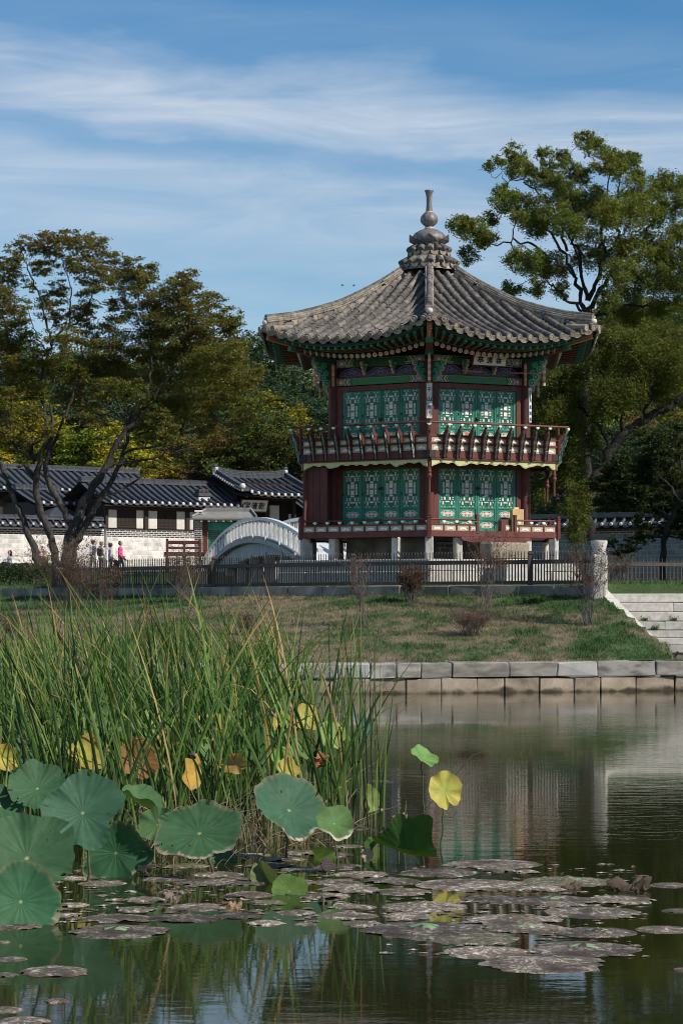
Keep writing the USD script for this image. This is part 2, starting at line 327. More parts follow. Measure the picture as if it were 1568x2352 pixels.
rows = [yw(xs) + .22 + (yf(xs) - .10 - yw(xs) - .22) * t for t in T1] + [yf(xs) + .1 + t for t in T2]
GX = np.broadcast_to(xs, (len(rows), len(xs))); GY = np.array(rows); GZ = zground(GX, GY)
def turf(x, y, onbank):
    d1, d2, d3 = fbm(x, y, .55, 21), fbm(x, y, 2.3, 22), fbm(x, y, 7, 23)
    s = (y - yw(x)) / (yf(x) - yw(x))
    dry = np.clip((d1 - .43) * 4.2 + (d2 - .5) * 3.2 + (d3 - .5) * 1.4 + .23 - .95 * np.abs(s - .45), 0, 1)
    dry = np.where(onbank, dry, .15 * d2)
    g = np.array([.038, .078, .022]); b = np.array([.175, .135, .095])
    c = g * (1 - dry[..., None]) + b * dry[..., None]
    return c * (.75 + .5 * d3[..., None])
GC = turf(GX, GY, (np.arange(len(rows)) < len(T1))[:, None] & np.ones_like(GX, bool))
pathc = np.array([.30, .26, .21])
pm = (sstep(104, 108, GY) * (1 - sstep(121, 124, GY)))[..., None]
GC = GC * (1 - pm) + pathc * pm
GC = np.where((GZ < .1)[..., None], np.array([.04, .035, .025]), GC)
nr, nc = GX.shape
ii, jj = np.meshgrid(np.arange(nr - 1), np.arange(nc - 1), indexing='ij')
q = np.stack([ii * nc + jj, ii * nc + jj + 1, (ii + 1) * nc + jj + 1, (ii + 1) * nc + jj], -1).reshape(-1, 4)
gp = define('ground', np.stack([GX, GY, GZ], -1).reshape(-1, 3), np.vstack([q[:, [0, 1, 2]], q[:, [0, 2, 3]]]), M['ground'], None, True, GC.reshape(-1, 3))
tag(gp, 'grassy island bank and the ground beyond the pond', kind='structure')

# water
wn = {"g": ("geometry", {}), "mp": ("mapping", {"scale": (1.0, 2.6, 1.0), "rotation": (0, 0, .12)}), "n1": ("noise_texture", {"scale": 2.6, "detail": 4.0, "roughness": .55, "distortion": .3}),
      "n2": ("noise_texture", {"scale": .16, "detail": 2.0}), "amp": ("map_range", {"from_min": .42, "from_max": .62, "to_min": .12, "to_max": .65}),
      "sy": ("separate_xyz", {}), "near": ("map_range", {"range_type": "smoothstep", "from_min": 12.5, "from_max": 22.0, "to_min": .06, "to_max": .30}), "am": ("math", {"math_type": "multiply"}),
      "b": ("bump", {"distance": .022}),
      "p": ("principled_bsdf", {"base_color": (.013, .015, .004), "roughness": .03, "ior": 1.33, "specular_ior_level": .5})}
wl = [("g.position", "mp.vector"), ("mp.vector", "n1.vector"), ("g.position", "n2.vector"), ("n1.fac", "b.height"), ("n2.fac", "amp.value"), ("g.position", "sy.vector"), ("sy.y", "near.value"),
      ("amp.result", "am.value1"), ("near.result", "am.value2"), ("am.value", "b.strength"), ("b.normal", "p.normal")]
M['water'] = usdkit.material(stage, '/World/Looks/pond_water', wn, wl, surface="p.BSDF")
w = MB(); w.add([(-160, -6, WATER), (160, -6, WATER), (160, 100, WATER), (-160, 100, WATER)], [[0, 1, 2, 3]])
tag(w.build('pond_water', M['water']), 'still murky green pond water', kind='structure')
w = MB(); w.add([(-160, -8, -.7), (160, -8, -.7), (160, 60, -.7), (-160, 60, -.7)], [[0, 1, 2, 3]]); w.col = None
tag(w.build('pond_bed', M['interior']), 'dark mud bed of the pond', kind='structure')

# grass on the bank
rng = np.random.default_rng(5)
def blades(n, x0, x1, sel, hmin, hmax, name, label, mat, seed, band=None):
    r = np.random.default_rng(seed)
    x = r.uniform(x0, x1, n); t = r.uniform(0, 1, n)
    y = yw(x) + .25 + (yf(x) - .15 - yw(x) - .25) * t if band is None else yf(x) + band[0] + (band[1] - band[0]) * t
    keep = sel(x, y, t, r); x, y, t = x[keep], y[keep], t[keep]; n = len(x)
    z = zground(x, y); h = r.uniform(hmin, hmax, n); a = r.uniform(0, 2 * PI, n); w_ = r.uniform(.006, .013, n)
    lean = r.uniform(.2, 1.1, n) * h; la = r.uniform(0, 2 * PI, n)
    b = np.stack([x, y, z - .01], 1); d = np.stack([np.cos(a), np.sin(a), 0 * a], 1) * w_[:, None]
    tip = b + np.stack([np.cos(la) * lean, np.sin(la) * lean, h], 1)
    V = np.stack([b - d, b + d, tip], 1).reshape(-1, 3)
    c = turf(x, y, band is None); k = r.uniform(.7, 1.5, n)[:, None]
    c = c * k * np.where(r.random(n)[:, None] < .35, np.array([1.0, 1.25, .8]), 1.0)
    return V, np.arange(3 * n).reshape(-1, 3), np.repeat(c, 3, 0)
M['grass'] = pmat('grass_blade', None, 9, .7, vcol=True, amount=.3, leaf=.25)
A = [blades(70000, -9, 8.2, lambda x, y, t, r: (fbm(x, y, 2.3, 22) < .56 + .2 * r.random(len(x))) & ~((x > stairs_edge(y) - .12) & (t > .22)), .025, .075, '', '', None, 31),
     blades(9000, -9, 12, lambda x, y, t, r: np.ones(len(x), bool), .04, .09, '', '', None, 32, (.12, 2.6)),
     blades(5200, -9, 6.8, lambda x, y, t, r: (t > .93), .05, .13, '', '', None, 33), blades(40000, -9, 8.0, lambda x, y, t, r: (t < .05), .03, .10, '', '', None, 34), blades(60000, -9, 8.0, lambda x, y, t, r: (fbm(x, y, 3.1, 77) > .60) & ~((x > stairs_edge(y) - .12) & (t > .22)), .05, .12, '', '', None, 35)]
V, F, C, n = [], [], [], 0
for a, f, c in A: V.append(a); F.append(f + n); C.append(c); n += len(a)
tag(define('grass', np.vstack(V), np.vstack(F), M['grass'], None, False, np.vstack(C)), 'short patchy grass on the island bank', 'grass', kind='stuff')

# ------------------------------------------------------------------ retaining wall of the island
def along(poly, s):
    """point and direction on a polyline at arc length s"""
    p = np.asarray(poly, float); d = np.linalg.norm(np.diff(p, axis=0), axis=1); c = np.concatenate([[0], np.cumsum(d)])
    i = int(np.clip(np.searchsorted(c, s, 'right') - 1, 0, len(d) - 1)); t = unit(p[i + 1] - p[i])
    return p[i] + t * (s - c[i]), t
WP = np.stack([np.linspace(-13, 30, 360), yw(np.linspace(-13, 30, 360))], 1)
def s_of_u(u, poly):
    p = np.asarray(poly); uu = CX + FPX * p[:, 0] / p[:, 1]; d = np.concatenate([[0], np.cumsum(np.linalg.norm(np.diff(p, axis=0), axis=1))])
    return float(np.interp(u, uu, d))
def course(parent, name, joints, z0, z1, depth, out, mat, b=.02, seed=0, gap=.012, poly=WP):
    r = np.random.default_rng(seed)
    for a, c in zip(joints[:-1], joints[1:]):
        p0, _ = along(poly, a + gap / 2); p1, _ = along(poly, c - gap / 2); t = unit(p1 - p0); L = np.linalg.norm(p1 - p0)
        dz = r.uniform(-.008, .008); o = r.uniform(-.014, .014)
        Mx = frame(np.array([p0[0], p0[1], 0]), (t[0], t[1], 0), (-t[1], t[0], 0), (0, 0, 1))
        m = MB(); m.cbox(0, L, -out + o, depth, z0, z1 + dz, b, Mx)
        V, F = m.V[0], m.F[0]; V += r.normal(0, .009, V.shape)
        m.build(name, mat if not isinstance(mat, (list, tuple)) else mat[joints.index(a) % len(mat)], parent)
wall = thing('retaining_wall', 'two-course granite retaining wall of the island along the pond water', 'wall')
us = [850, 910, 965, 1037, 1167, 1278, 1370, 1505]
j0 = [s_of_u(u, WP) for u in us]
left = list(np.arange(j0[0], .4, -.62)[1:][::-1]); right = list(np.arange(j0[-1] + .95, 43, .95))
course(wall, 'coping_stone', left + j0 + right, .445, .73, .30, .03, [M[k] for k in ('coping_dark', 'granite_wet', 'coping_dark', 'coping_dark', 'coping_light', 'granite_wet', 'coping_dark', 'granite_wet', 'coping_dark', 'coping_light', 'granite_wet')], .022, 1)
j1 = [s_of_u(u, WP) for u in (850, 933, 1014, 1096, 1158, 1239, 1318, 1379, 1460, 1550)]
left = list(np.arange(j1[0], .4, -.66)[1:][::-1]); right = list(np.arange(j1[-1] + .7, 43, .75))
course(wall, 'wall_stone', left + j1 + right, -.05, .43, .30, .0, M['granite_low'], .018, 2)
# kerb below the fence
KP = [(-13, 67.3), (-8.2, 63.4), (-5.65, 61.0), (-3.04, 58.0), (.27, 55.3), (4.13, 53.3), (5.36, 52.35)]
kerb = thing('fence_kerb', 'low granite kerb carrying the wooden picket fence on the bank', 'kerb')
Lk = sum(np.linalg.norm(np.diff(np.array(KP), axis=0), axis=1))
rk = np.random.default_rng(8); js = [0.]
while js[-1] < Lk - .9: js.append(js[-1] + rk.uniform(.7, 1.25))
js.append(Lk)
course(kerb, 'kerb_stone', js, 1.9, 2.27, .36, .0, M['granite_dark'], .015, 3, poly=KP)
# ------------------------------------------------------------------ picket fence
def picket_mesh(h):
    m = MB(); m.box(-.012, .012, -.012, .012, .0, h * .72)
    m.lathe([(.011, h * .72), (.011, h * .76), (.015, h * .78), (.009, h * .81), (.014, h * .85), (.008, h * .88), (.013, h * .92), (.009, h * .97), (.001, h)], 6)
    return m.arrays()
def fence(name, label, pts, zs, ph=.72, spacing=.074, group=None, posts=None):
    f = thing(name, label, 'fence', group)
    V0, F0, _ = picket_mesh(ph)
    for i, (x, y) in enumerate(pts):
        if posts is not None and not posts[i]: continue
        m = MB(); Mx = frame((x, y, zs[i]), (1, 0, 0), (0, 1, 0), (0, 0, 1))
        m.cbox(-.06, .06, -.06, .06, -.03, .64, .008, Mx); m.cbox(-.05, .05, -.05, .05, .64, .66, .004, Mx); m.cbox(-.06, .06, -.06, .06, .66, .72, .015, Mx); m.cbox(-.045, .045, -.045, .045, .72, .74, .01, Mx)
        m.build('post', M['fence'], f)
    for i in range(len(pts) - 1):
        a, b = np.array(pts[i]), np.array(pts[i + 1]); t = unit(b - a); L = np.linalg.norm(b - a)
        dz = (zs[i + 1] - zs[i]) / L
        Mx = frame((a[0], a[1], zs[i]), (t[0], t[1], dz), (-t[1], t[0], 0), (0, 0, 1))
        for z0, z1 in ((.015, .085), (.455, .545)):
            m = MB(); m.cbox(.062, L - .062, -.022, .022, z0, z1, .005, Mx); m.build('rail', M['fence'], f)
        n = int((L - .2) / spacing); r = np.random.default_rng(i)
        for k in range(n):
            s = .1 + (L - .2) * (k + .5) / n
            tilt = r.normal(0, .006)
            p = frame((a + t * s)[[0, 1]].tolist() + [zs[i] + dz * s + .03], (t[0], t[1], 0), (-t[1], t[0], 0), (t[0] * tilt, t[1] * tilt, 1 + r.normal(0, .006)))
            m = MB(); m.add(V0, F0, p); m.build('picket', M['fence'], f)
    return f
fence('picket_fence', 'dark brown wooden picket fence on the kerb in front of the pavilion', [(5.42, 52.5), FENCE[1], FENCE[2], FENCE[3], FENCE[4], (-7.4, 63.0)], [2.285, 2.283, 2.278, 2.26, 2.24, 2.24], posts=[0, 1, 1, 1, 1, 1])
fence('picket_fence', 'dark picket fence in shade beyond the stone pillar, before the grey block wall', [(5.9, 60.5), (9.35, 61.5), (12.8, 62.5), (16.2, 63.5)], [2.36] * 4, .62, .1)
# stone pillar at the head of the stairs
px, py = 5.50, 52.2
p = thing('stone_pillar', 'pale granite pillar with a drum-shaped cap at the head of the stairs', 'stone pillar', loc=(px, py, 0))
m = MB(); pr = [(.165, 1.6), (.17, 2.4), (.165, 2.98)]
g = [(-1, -1), (1, -1), (1, 1), (-1, 1)]
m.cbox(-.165, .165, -.165, .165, 1.5, 2.93, .045); m.build('shaft', M['granite'], p)
m = MB(); m.lathe([(0.02, 2.93), (.15, 2.93), (.158, 2.955), (.15, 2.98), (.142, 3.0), (.150, 3.06), (.172, 3.14), (.18, 3.19), (.172, 3.215), (.02, 3.225)], 14); m.build('cap', M['granite'], p, smooth=35)
# stairs
stair = thing('stone_stairs', 'flight of pale granite stairs going down to the pond beside the bank', 'stairs')
sv = [1364.5, 1385, 1406.5, 1428, 1448.5, 1466.5, 1483, 1501.5]
rs = np.random.default_rng(12)
SY = [52.35 - .47 * i for i in range(7)]
for i in range(7):
    zt, zb = ZV(sv[i], SY[i]), ZV(sv[i + 1], SY[i]) - .03
    x = 5.62 + .145 * i; k = 0
    offs = [2.45, 1.28, 3.1, .68, 1.7, .78, 2.1][i]
    first = True
    while x < 10.6:
        L = offs if first else rs.uniform(1.5, 2.3); first = False
        m = MB(); m.cbox(x + .004, x + L - .004, SY[i] + rs.uniform(-.006, .006), SY[i] + .62, zb + .045, zt + rs.uniform(-.004, .004), .012)
        V, F = m.V[0], m.F[0]; V += rs.normal(0, .003, V.shape)
        m.build('step_stone', M['granite'], stair); x += L
m = MB()
for i in range(7): m.box(5.75 + .145 * i, 10.6, SY[i] + .035, SY[i] + .6, ZV(sv[i + 1], SY[i]) - .2, ZV(sv[i], SY[i]) - .02)
m.build('step_bedding', M['granite_dark'], stair)
m = MB(); c0 = np.array([5.50, 52.42]); c1 = np.array([6.52, 48.95]); t = unit(c1 - c0); nrm = np.array([-t[1], t[0]])
zz = [ZV(1353, 52.4), .74]
V = []
for q_, z in ((c0, zz[0]), (c1, zz[1])):
    for o in (-.02, .2):
        for h in (-.45, 0): V.append([q_[0] + nrm[0] * o, q_[1] + nrm[1] * o, z + h])
h = trimesh.convex.convex_hull(np.array(V)); m.add(h.vertices, h.faces); m.build('cheek_stone', M['granite'], stair)
tag(define('stair_foot_turf', np.array([(5.9, yw(5.9) + .2, .70), (11.5, yw(11.5) + .2, .7), (11.5, 49.25, .72), (6.6, 49.0, .745)]), np.array([[0, 1, 2], [0, 2, 3]]), M['ground'], None, False, np.array([[.045, .07, .02]] * 4)), 'turf at the foot of the stairs', kind='structure')
# upper kerb right of the pillar
uk = thing('lawn_kerb', 'low pale kerb edging the lawn behind the stone stairs', 'kerb')
x = 5.75
for L in (1.1, 2.6, 1.7, 2.0):
    m = MB(); m.cbox(x, x + L - .01, 56.4, 56.6, 2.2, ZV(1338, 56.4), .012); m.build('kerb_stone', M['granite'], uk); x += L
# conduit pipes
for (u, v, lean, lab) in ((1527, 1496, .06, 'short upright corrugated pipe end with a silver cap beside the stairs'), (1541, 1490, .14, 'black corrugated pipe leaning at the foot of the stairs')):
    b = P(u, v + 8, 48.95); b[2] = .70
    t_ = thing('drain_pipe', lab, 'pipe', loc=b)
    ps = [(lean * k / 14, 0, .20 * k / 14) for k in range(15)]
    m = MB(); m.tube(ps, [.03 if k % 2 else .024 for k in range(15)], 10); m.build('hose', M['black'], t_, smooth=50)
    if lean < .1:
        m = MB(); m.tube([(lean, 0, .2), (lean * 1.2, 0, .25)], .034, 10); m.build('cap', M['white'], t_)
# ------------------------------------------------------------------ the hexagonal pavilion
GLYPH = json.loads('''{"亭":[[[-50,26,-49,37,-9,37,-10,45,-3,47,1,47,9,37,49,37,51,35,51,28,49,25,35,25,36,-1,34,-3,47,-3,49,-5,49,-28,36,-28,35,-31,9,-31,8,-48,-25,-48,-23,-46,-5,-46,-5,-31,-34,-31,-36,-28,-47,-29,-49,-27,-49,-5,-47,-3,-33,-3,-36,0,-36,23,-34,25],[-36,-19,36,-19,36,-16,-36,-15],[-21,14,-21,9,22,10,21,14]]],"遠":[[[-50,-46,-35,-32,-35,-4,-48,-3,-48,9,-23,8,-23,-26,-7,-20,-3,-16,-13,-15,-15,-13,-15,10,-13,13,-22,13,-24,16,-28,16,-33,21,-47,30,-47,33,-40,39,-26,32,-17,24,6,24,5,26,-17,26,-17,36,5,37,7,45,17,45,19,37,42,36,43,29,41,26,19,26,18,25,48,23,48,13,38,13,39,11,39,-8,47,-13,47,-16,37,-24,46,-30,46,-33,40,-39,37,-39,34,-36,19,-26,17,-42,50,-41,50,-46,-24,-46,-28,-43,-32,-46],[-3,-4,27,-4,27,0,-2,1],[-14,-37,-15,-38,-9,-41,6,-43,5,-26]]],"香":[[[-50,-12,-48,-8,-36,-3,-20,9,-47,10,-48,11,-48,20,-47,22,-6,23,-7,28,-37,26,-39,33,-39,37,-1,40,31,45,38,37,36,34,7,29,7,22,48,22,49,20,49,11,48,10,21,9,34,-1,51,-8,51,-11,45,-19,35,-16,35,-46,-33,-46,-33,-17,-35,-16,-40,-20,-44,-20],[-20,-40,22,-41,22,-37,-19,-36],[-20,-24,22,-25,22,-21,-19,-20],[20,-5,7,3,7,-9,22,-9],[-20,-7,-20,-9,-6,-9,-6,4]]],"乾":[[[-50,-27,-48,-25,-29,-24,-30,-21,-44,-21,-45,-20,-45,17,-44,18,-30,18,-29,22,-48,22,-48,33,-46,34,-29,34,-28,45,-18,45,-16,34,1,33,2,25,4,26,10,45,19,44,22,42,20,29,49,29,50,19,48,17,14,17,8,8,38,7,44,4,42,-1,19,-28,13,-39,13,-41,16,-42,37,-42,39,-38,39,-28,42,-26,51,-30,49,-46,0,-46,0,-37,-16,-37,-17,-46,-29,-46,-29,-37,-48,-37,-50,-35],[-2,-21,-16,-21,-17,-24,1,-25,4,-30,21,-6,4,-5,2,-4,2,1,0,2],[-2,18,1,19,1,22,-17,22,-16,18],[-33,4,-14,4,-13,7,-32,8],[-32,-7,-32,-11,-13,-10,-14,-7]]],"清":[[[-50,9,-45,16,-40,15,-25,5,-24,11,5,11,7,12,6,14,-17,14,-17,24,6,24,6,26,-21,27,-25,22,-27,22,-45,34,-45,38,-40,44,-32,41,-21,34,-20,37,5,37,7,45,18,45,20,37,46,37,47,28,45,27,19,26,20,24,43,24,44,23,44,15,43,14,20,14,19,11,50,11,51,9,51,3,49,0,40,0,42,-3,42,-46,16,-46,16,-45,28,-45,28,-40,-3,-40,-4,-46,-16,-46,-16,-2,-15,0,-24,0,-29,-6,-32,-6,-40,0,-49,5],[-4,-14,28,-15,29,-13,-3,-12],[-3,-26,-3,-29,29,-28,28,-26]],[[-47,-46,-31,-13,-27,-11,-20,-17,-20,-20,-31,-45]]],"宮":[[[-50,10,-50,35,-48,38,-9,38,-11,43,-10,47,2,50,8,38,51,37,50,7,38,7,36,25,-35,25,-37,7,-48,7]],[[-39,-20,-13,-19,-10,-16,-11,-14,-31,-13,-31,20,31,20,32,-13,6,-14,4,-19,41,-19,42,-50,-39,-50],[-26,-42,27,-43,28,-33,-25,-32],[18,-2,18,8,-18,7,-17,-2]]],"千":[[[-50,-8,-49,4,-8,4,-6,6,-7,25,-42,22,-44,29,-43,34,5,40,32,46,34,45,41,38,41,35,38,34,7,26,7,4,50,4,51,-8,7,-9,7,-47,-6,-47,-7,-9]]],"山":[[[-48,25,-45,27,-36,27,-33,25,-33,-38,-7,-38,-7,49,6,50,8,48,8,-38,33,-38,34,25,37,27,49,26,49,-51,-48,-51]]],"華":[[[-50,-8,-49,3,-31,4,-31,9,-42,10,-42,20,-25,21,-25,26,-49,27,-48,39,-25,39,-24,47,-13,47,-12,39,11,39,13,47,24,47,25,39,50,38,50,27,48,26,25,26,25,21,44,20,44,10,32,9,32,4,50,3,51,-9,33,-9,32,-14,45,-15,46,-26,6,-27,8,-32,49,-32,49,-43,7,-43,6,-47,-6,-47,-7,-43,-47,-43,-49,-42,-48,-32,-8,-32,-6,-27,-43,-26,-44,-16,-31,-15,-31,-9],[6,4,18,3,19,8,7,9],[7,-10,7,-15,19,-14,18,-9],[-11,26,-12,21,12,21,12,26],[-18,-14,-7,-15,-6,-10,-8,-9,-17,-9],[-18,4,-7,3,-6,8,-18,9]]],"玉":[[[-50,-44,-49,-37,-7,-37,-7,-7,-40,-7,-41,-5,-41,3,-39,5,-7,6,-7,30,-44,31,-44,43,46,42,45,31,7,30,6,29,6,6,42,5,41,-7,21,-8,42,-27,42,-31,37,-37,50,-37,51,-44],[7,-37,31,-37,12,-17,11,-13,17,-9,17,-7,8,-7,6,-9]]],"池":[[[-50,6,-46,14,-41,15,-26,7,-22,3,-14,5,-13,7,-13,35,-11,35,-2,35,0,34,0,11,9,14,10,16,10,44,22,45,23,21,32,23,38,27,47,24,46,-15,44,-22,41,-26,51,-31,49,-45,-12,-46,-13,-8,-21,-10,-24,-4,-27,-6,-30,-6],[0,-41,2,-43,35,-43,37,-42,39,-36,39,-27,34,-29,25,-29,23,-27,22,-33,10,-32,10,1,0,-3],[22,-16,33,-16,33,10,22,6]],[[-44,38,-39,44,-36,44,-19,35,-16,32,-16,30,-21,22,-25,22,-32,28,-43,34]],[[-46,-46,-28,-13,-26,-11,-22,-12,-17,-16,-17,-20,-30,-46]]],"氣":[[[-43,4,-50,13,-36,28,-26,45,-15,43,-14,36,46,35,47,26,35,24,39,22,39,13,30,11,34,8,34,-25,36,-39,39,-42,40,-30,41,-28,44,-28,51,-34,50,-46,26,-46,22,-35,22,-29,21,-28,3,-29,21,-42,20,-46,6,-46,-4,-39,-5,-46,-17,-46,-18,-37,-28,-46,-48,-46,-48,-43,-36,-37,-27,-29,-44,-28,-46,-26,-46,-18,-44,-17,-32,-16,-39,-6,-39,-3,-37,-2,-39,1,-40,4],[17,-6,9,-17,21,-16,20,-1,15,-2],[-5,-13,-4,-14,-1,-12,4,-1,-5,-2],[-27,-1,-21,-11,-20,-16,-18,-17,-18,-2],[-29,15,-32,10,-26,11]]],"舞":[[[-50,-29,-50,-27,-42,-21,-31,-9,-48,-8,-48,3,-33,4,-33,8,-42,9,-43,10,-43,20,-48,22,-48,25,-32,39,-28,45,-17,44,-17,37,45,36,45,27,36,26,35,21,46,20,48,18,48,10,47,9,36,9,35,4,50,3,51,-8,32,-10,33,-13,47,-13,48,-23,32,-24,32,-32,49,-32,51,-35,51,-41,49,-44,33,-44,32,-46,20,-46,19,-44,-3,-44,-4,-39,-1,-28,-2,-24,-11,-38,-18,-45,-46,-46,-34,-41,-29,-38,-36,-32,-43,-36],[17,9,17,3,23,3,23,8],[23,25,17,26,17,20,23,20],[-16,-9,-18,-13,-5,-13,-2,-14,-1,-13,19,-13,20,-9],[13,-24,11,-32,19,-32,20,-25],[-2,21,5,20,5,25,-2,26],[-2,9,-2,3,5,3,5,8],[-20,21,-14,20,-14,25,-20,26],[-15,3,-14,8,-20,8,-20,3],[-27,-25,-20,-30,-16,-24,-27,-23]]]}''')
def glyph(ch, size):
    g = [Polygon(np.array(p[0]).reshape(-1, 2), [np.array(h).reshape(-1, 2) for h in p[1:]]).buffer(0) for p in GLYPH[ch]]
    return affinity.scale(unary_union(g), size / 100, size / 100, origin=(0, 0))
PC = np.array([2.15, 60.0, 0.0]); EPS = math.radians(2)
def vert(k, R, z=0): a = k * PI / 3 - EPS; return PC + np.array([R * math.sin(a), -R * math.cos(a), z])
def fframe(k):
    a = k * PI / 3 - EPS + PI / 6
    return frame(PC, (math.cos(a), math.sin(a), 0), (-math.sin(a), math.cos(a), 0), (0, 0, 1))
def vframe(k):
    a = k * PI / 3 - EPS
    return frame(PC, (math.cos(a), math.sin(a), 0), (-math.sin(a), math.cos(a), 0), (0, 0, 1))
FACES = [0, 5, 1, 4, 2, 3]      # right front and left front first
pav = thing('hexagonal_pavilion', 'two-storey hexagonal wooden pavilion with grey tile roof and jade green doors', 'pavilion')
def hexring(m, R0, R1, z0, z1, col=None):
    """closed hexagonal slab ring between circumradii R0 < R1"""
    o = [vert(k, R1) for k in range(6)]; i = [vert(k, R0) for k in range(6)]
    V = [p + [0, 0, z] for z in (z0, z1) for ring in (i, o) for p in ring]
    F = []
    for k in range(6):
        l = (k + 1) % 6
        F += [[6 + k, 6 + l, 18 + l], [6 + k, 18 + l, 18 + k], [0 + l, 0 + k, 12 + k], [0 + l, 12 + k, 12 + l], [12 + k, 18 + k, 18 + l], [12 + k, 18 + l, 12 + l], [0 + k, 0 + l, 6 + l], [0 + k, 6 + l, 6 + k]]
    m.add(V, F, None, col)
# --- stone footing: two courses of blocks and flat top
plat = thing('stone_platform', 'pale two-course granite platform under the pavilion behind the fence', 'platform')
m = MB(); V = [vert(k, 4.05, 2.895) for k in range(6)] + [PC + [0, 0, 2.895]]; m.add(V, [[k, (k + 1) % 6, 6] for k in range(6)]); m.build('paving', M['granite'], plat)
rp = np.random.default_rng(3)
for k in (0, 5, 1, 4):
    Mx = fframe(k); R = 4.1; a = R * .866; L = R
    for z0, z1, o in ((2.2, 2.62, .06), (2.63, 2.9, 0)):
        s = -L / 2 - o
        while s < L / 2 - .2:
            w_ = min(rp.uniform(.6, 1.15), L / 2 + o - s)
            if L / 2 + o - (s + w_) < .3: w_ = L / 2 + o - s
            m = MB(); m.cbox(s + .004, s + w_ - .004, -a - o, -a + .3, z0, z1, .015, Mx); m.build('footing_stone', M['granite'], plat); s += w_
# stone posts under the deck
for k in range(6):
    for R, off in ((3.42, 0), (2.62, 0)):
        c = vert(k, R); Mx = vframe(k); Mx = Mx.copy(); Mx[:3, 3] = c
        m = MB(); m.cbox(-.095, .095, -.095, .095, 2.88, 3.432, .02, Mx); m.build('stone_post', M['granite'], pav)
for k, s in ((5, .78), (5, -.95), (0, -.9), (0, 1.0)):
    Mx = fframe(k); m = MB(); m.cbox(s - .09, s + .09, -2.98, -2.80, 2.88, 3.432, .02, Mx); m.build('stone_post', M['granite'], pav)
# heating foundation (plastered) under the floor, with a vent grille of stones
m = MB(); hexring(m, .1, 2.3, 2.885, 3.45); m.build('foundation_wall', M['granite_dark'], pav)
vg = part('vent', pav); Mx = fframe(0)
for z in (3.08, 3.19, 3.30):
    m = MB(); m.cbox(-.95, -.38, -2.06, -1.99, z, z + .03, .006, Mx); m.build('vent_bar', M['concrete'], vg)
for s, z in ((-.9, 3.11), (-.62, 3.11), (-.42, 3.11), (-.76, 3.22), (-.5, 3.22)):
    m = MB(); m.cbox(s, s + .03, -2.055, -1.995, z, z + .08, .006, Mx); m.build('vent_bar', M['concrete'], vg)
# stepping stones before the entrance
st = thing('stepping_stone', 'rough granite stepping block in front of the pavilion entrance', 'stepping stone')
for (s0, s1, a0, a1, z0, z1) in ((-.52, .56, 3.72, 3.25, 2.895, 3.30),):
    m = MB(); m.cbox(s0, s1, -a0, -a1, z0, z1, .04, Mx); V, F = m.V[0], m.F[0]; V += rp.normal(0, .01, V.shape); m.build('block', M['granite_low'], st)
st = thing('stepping_stone', 'lower broad pale granite step below the stepping block at the platform edge', 'stepping stone')
for (s0, s1, a0, a1, z0, z1) in ((-.45, .62, 4.25, 3.73, 2.3, 2.895),):
    m = MB(); m.cbox(s0, s1, -a0, -a1, z0, z1, .03, Mx); V, F = m.V[0], m.F[0]; V += rp.normal(0, .008, V.shape); m.build('block', M['granite'], st)
# --- decks
def deckfloor(name, R, z0, z1):
    m = MB(); hexring(m, .05, R, z0, z1); m.build(name, M['red'], pav)
deckfloor('lower_floor', 3.30, 3.47, 3.56); deckfloor('upper_floor', 3.34, 5.30, 5.40)
RD, AD = 3.55, 3.55 * .866
for k in FACES:
    Mx = fframe(k)
    m = MB(); m.cbox(-RD / 2 + .05, RD / 2 - .05, -AD, -AD + .12, 3.43, 3.575, .008, Mx); m.build('floor_beam', M['red'], pav)
    m = MB(); m.cbox(-RD / 2 + .03, RD / 2 - .03, -AD + .005, -AD + .13, 5.255, 5.43, .008, Mx); m.build('balcony_beam', M['red'], pav)
    m = MB(); m.cbox(-RD / 2 + .04, RD / 2 - .04, -AD - .012, -AD + .13, 5.222, 5.25, .006, Mx); m.build('balcony_moulding', M['red'], pav)
# carved panel of the railings
def leafshape(l, w_):
    t = np.linspace(0, 1, 7); y = w_ * np.sin(PI * t) * (1 - .3 * t); return Polygon(np.concatenate([np.stack([t * l, y], 1), np.stack([t[::-1] * l, -y[::-1]], 1)]))
def carved_panel(w_, h):
    m = MB(); m.box(-w_ / 2, w_ / 2, 0, .016, 0, h, None, (.50, .38, .24))
    m.box(-w_ / 2, w_ / 2, -.002, 0, h * .86, h, None, (.20, .30, .16))
    petals = [leafshape(h * .62, h * .13)]
    fl = [affinity.translate(affinity.rotate(leafshape(h * .62, h * .13), a, origin=(0, 0)), 0, h * .22) for a in (90, 62, 118, 38, 142)]
    side = [affinity.translate(affinity.rotate(leafshape(w_ * .27, h * .12), a, origin=(0, 0)), sx * w_ * .1, h * .3) for a, sx in ((20, 1), (160, -1), (-12, 1), (192, -1), (42, 1), (138, -1))]
    curl = [Point(sx * w_ * .36, h * y).buffer(h * .13).difference(Point(sx * w_ * .36, h * y).buffer(h * .07)) for sx in (-1, 1) for y in (.3, .66)]
    dark = unary_union(fl + side + curl).buffer(h * .04)
    m.poly(dark.intersection(sbox(-w_ / 2, .004, w_ / 2, h - .004)), -.002, None, (.05, .035, .025))
    m.poly(unary_union(side + curl).intersection(sbox(-w_ / 2, .004, w_ / 2, h - .004)), -.0045, None, (.68, .64, .56))
    m.poly(unary_union(fl), -.0065, None, (.72, .60, .55))
    return m.arrays()
_cp = {}
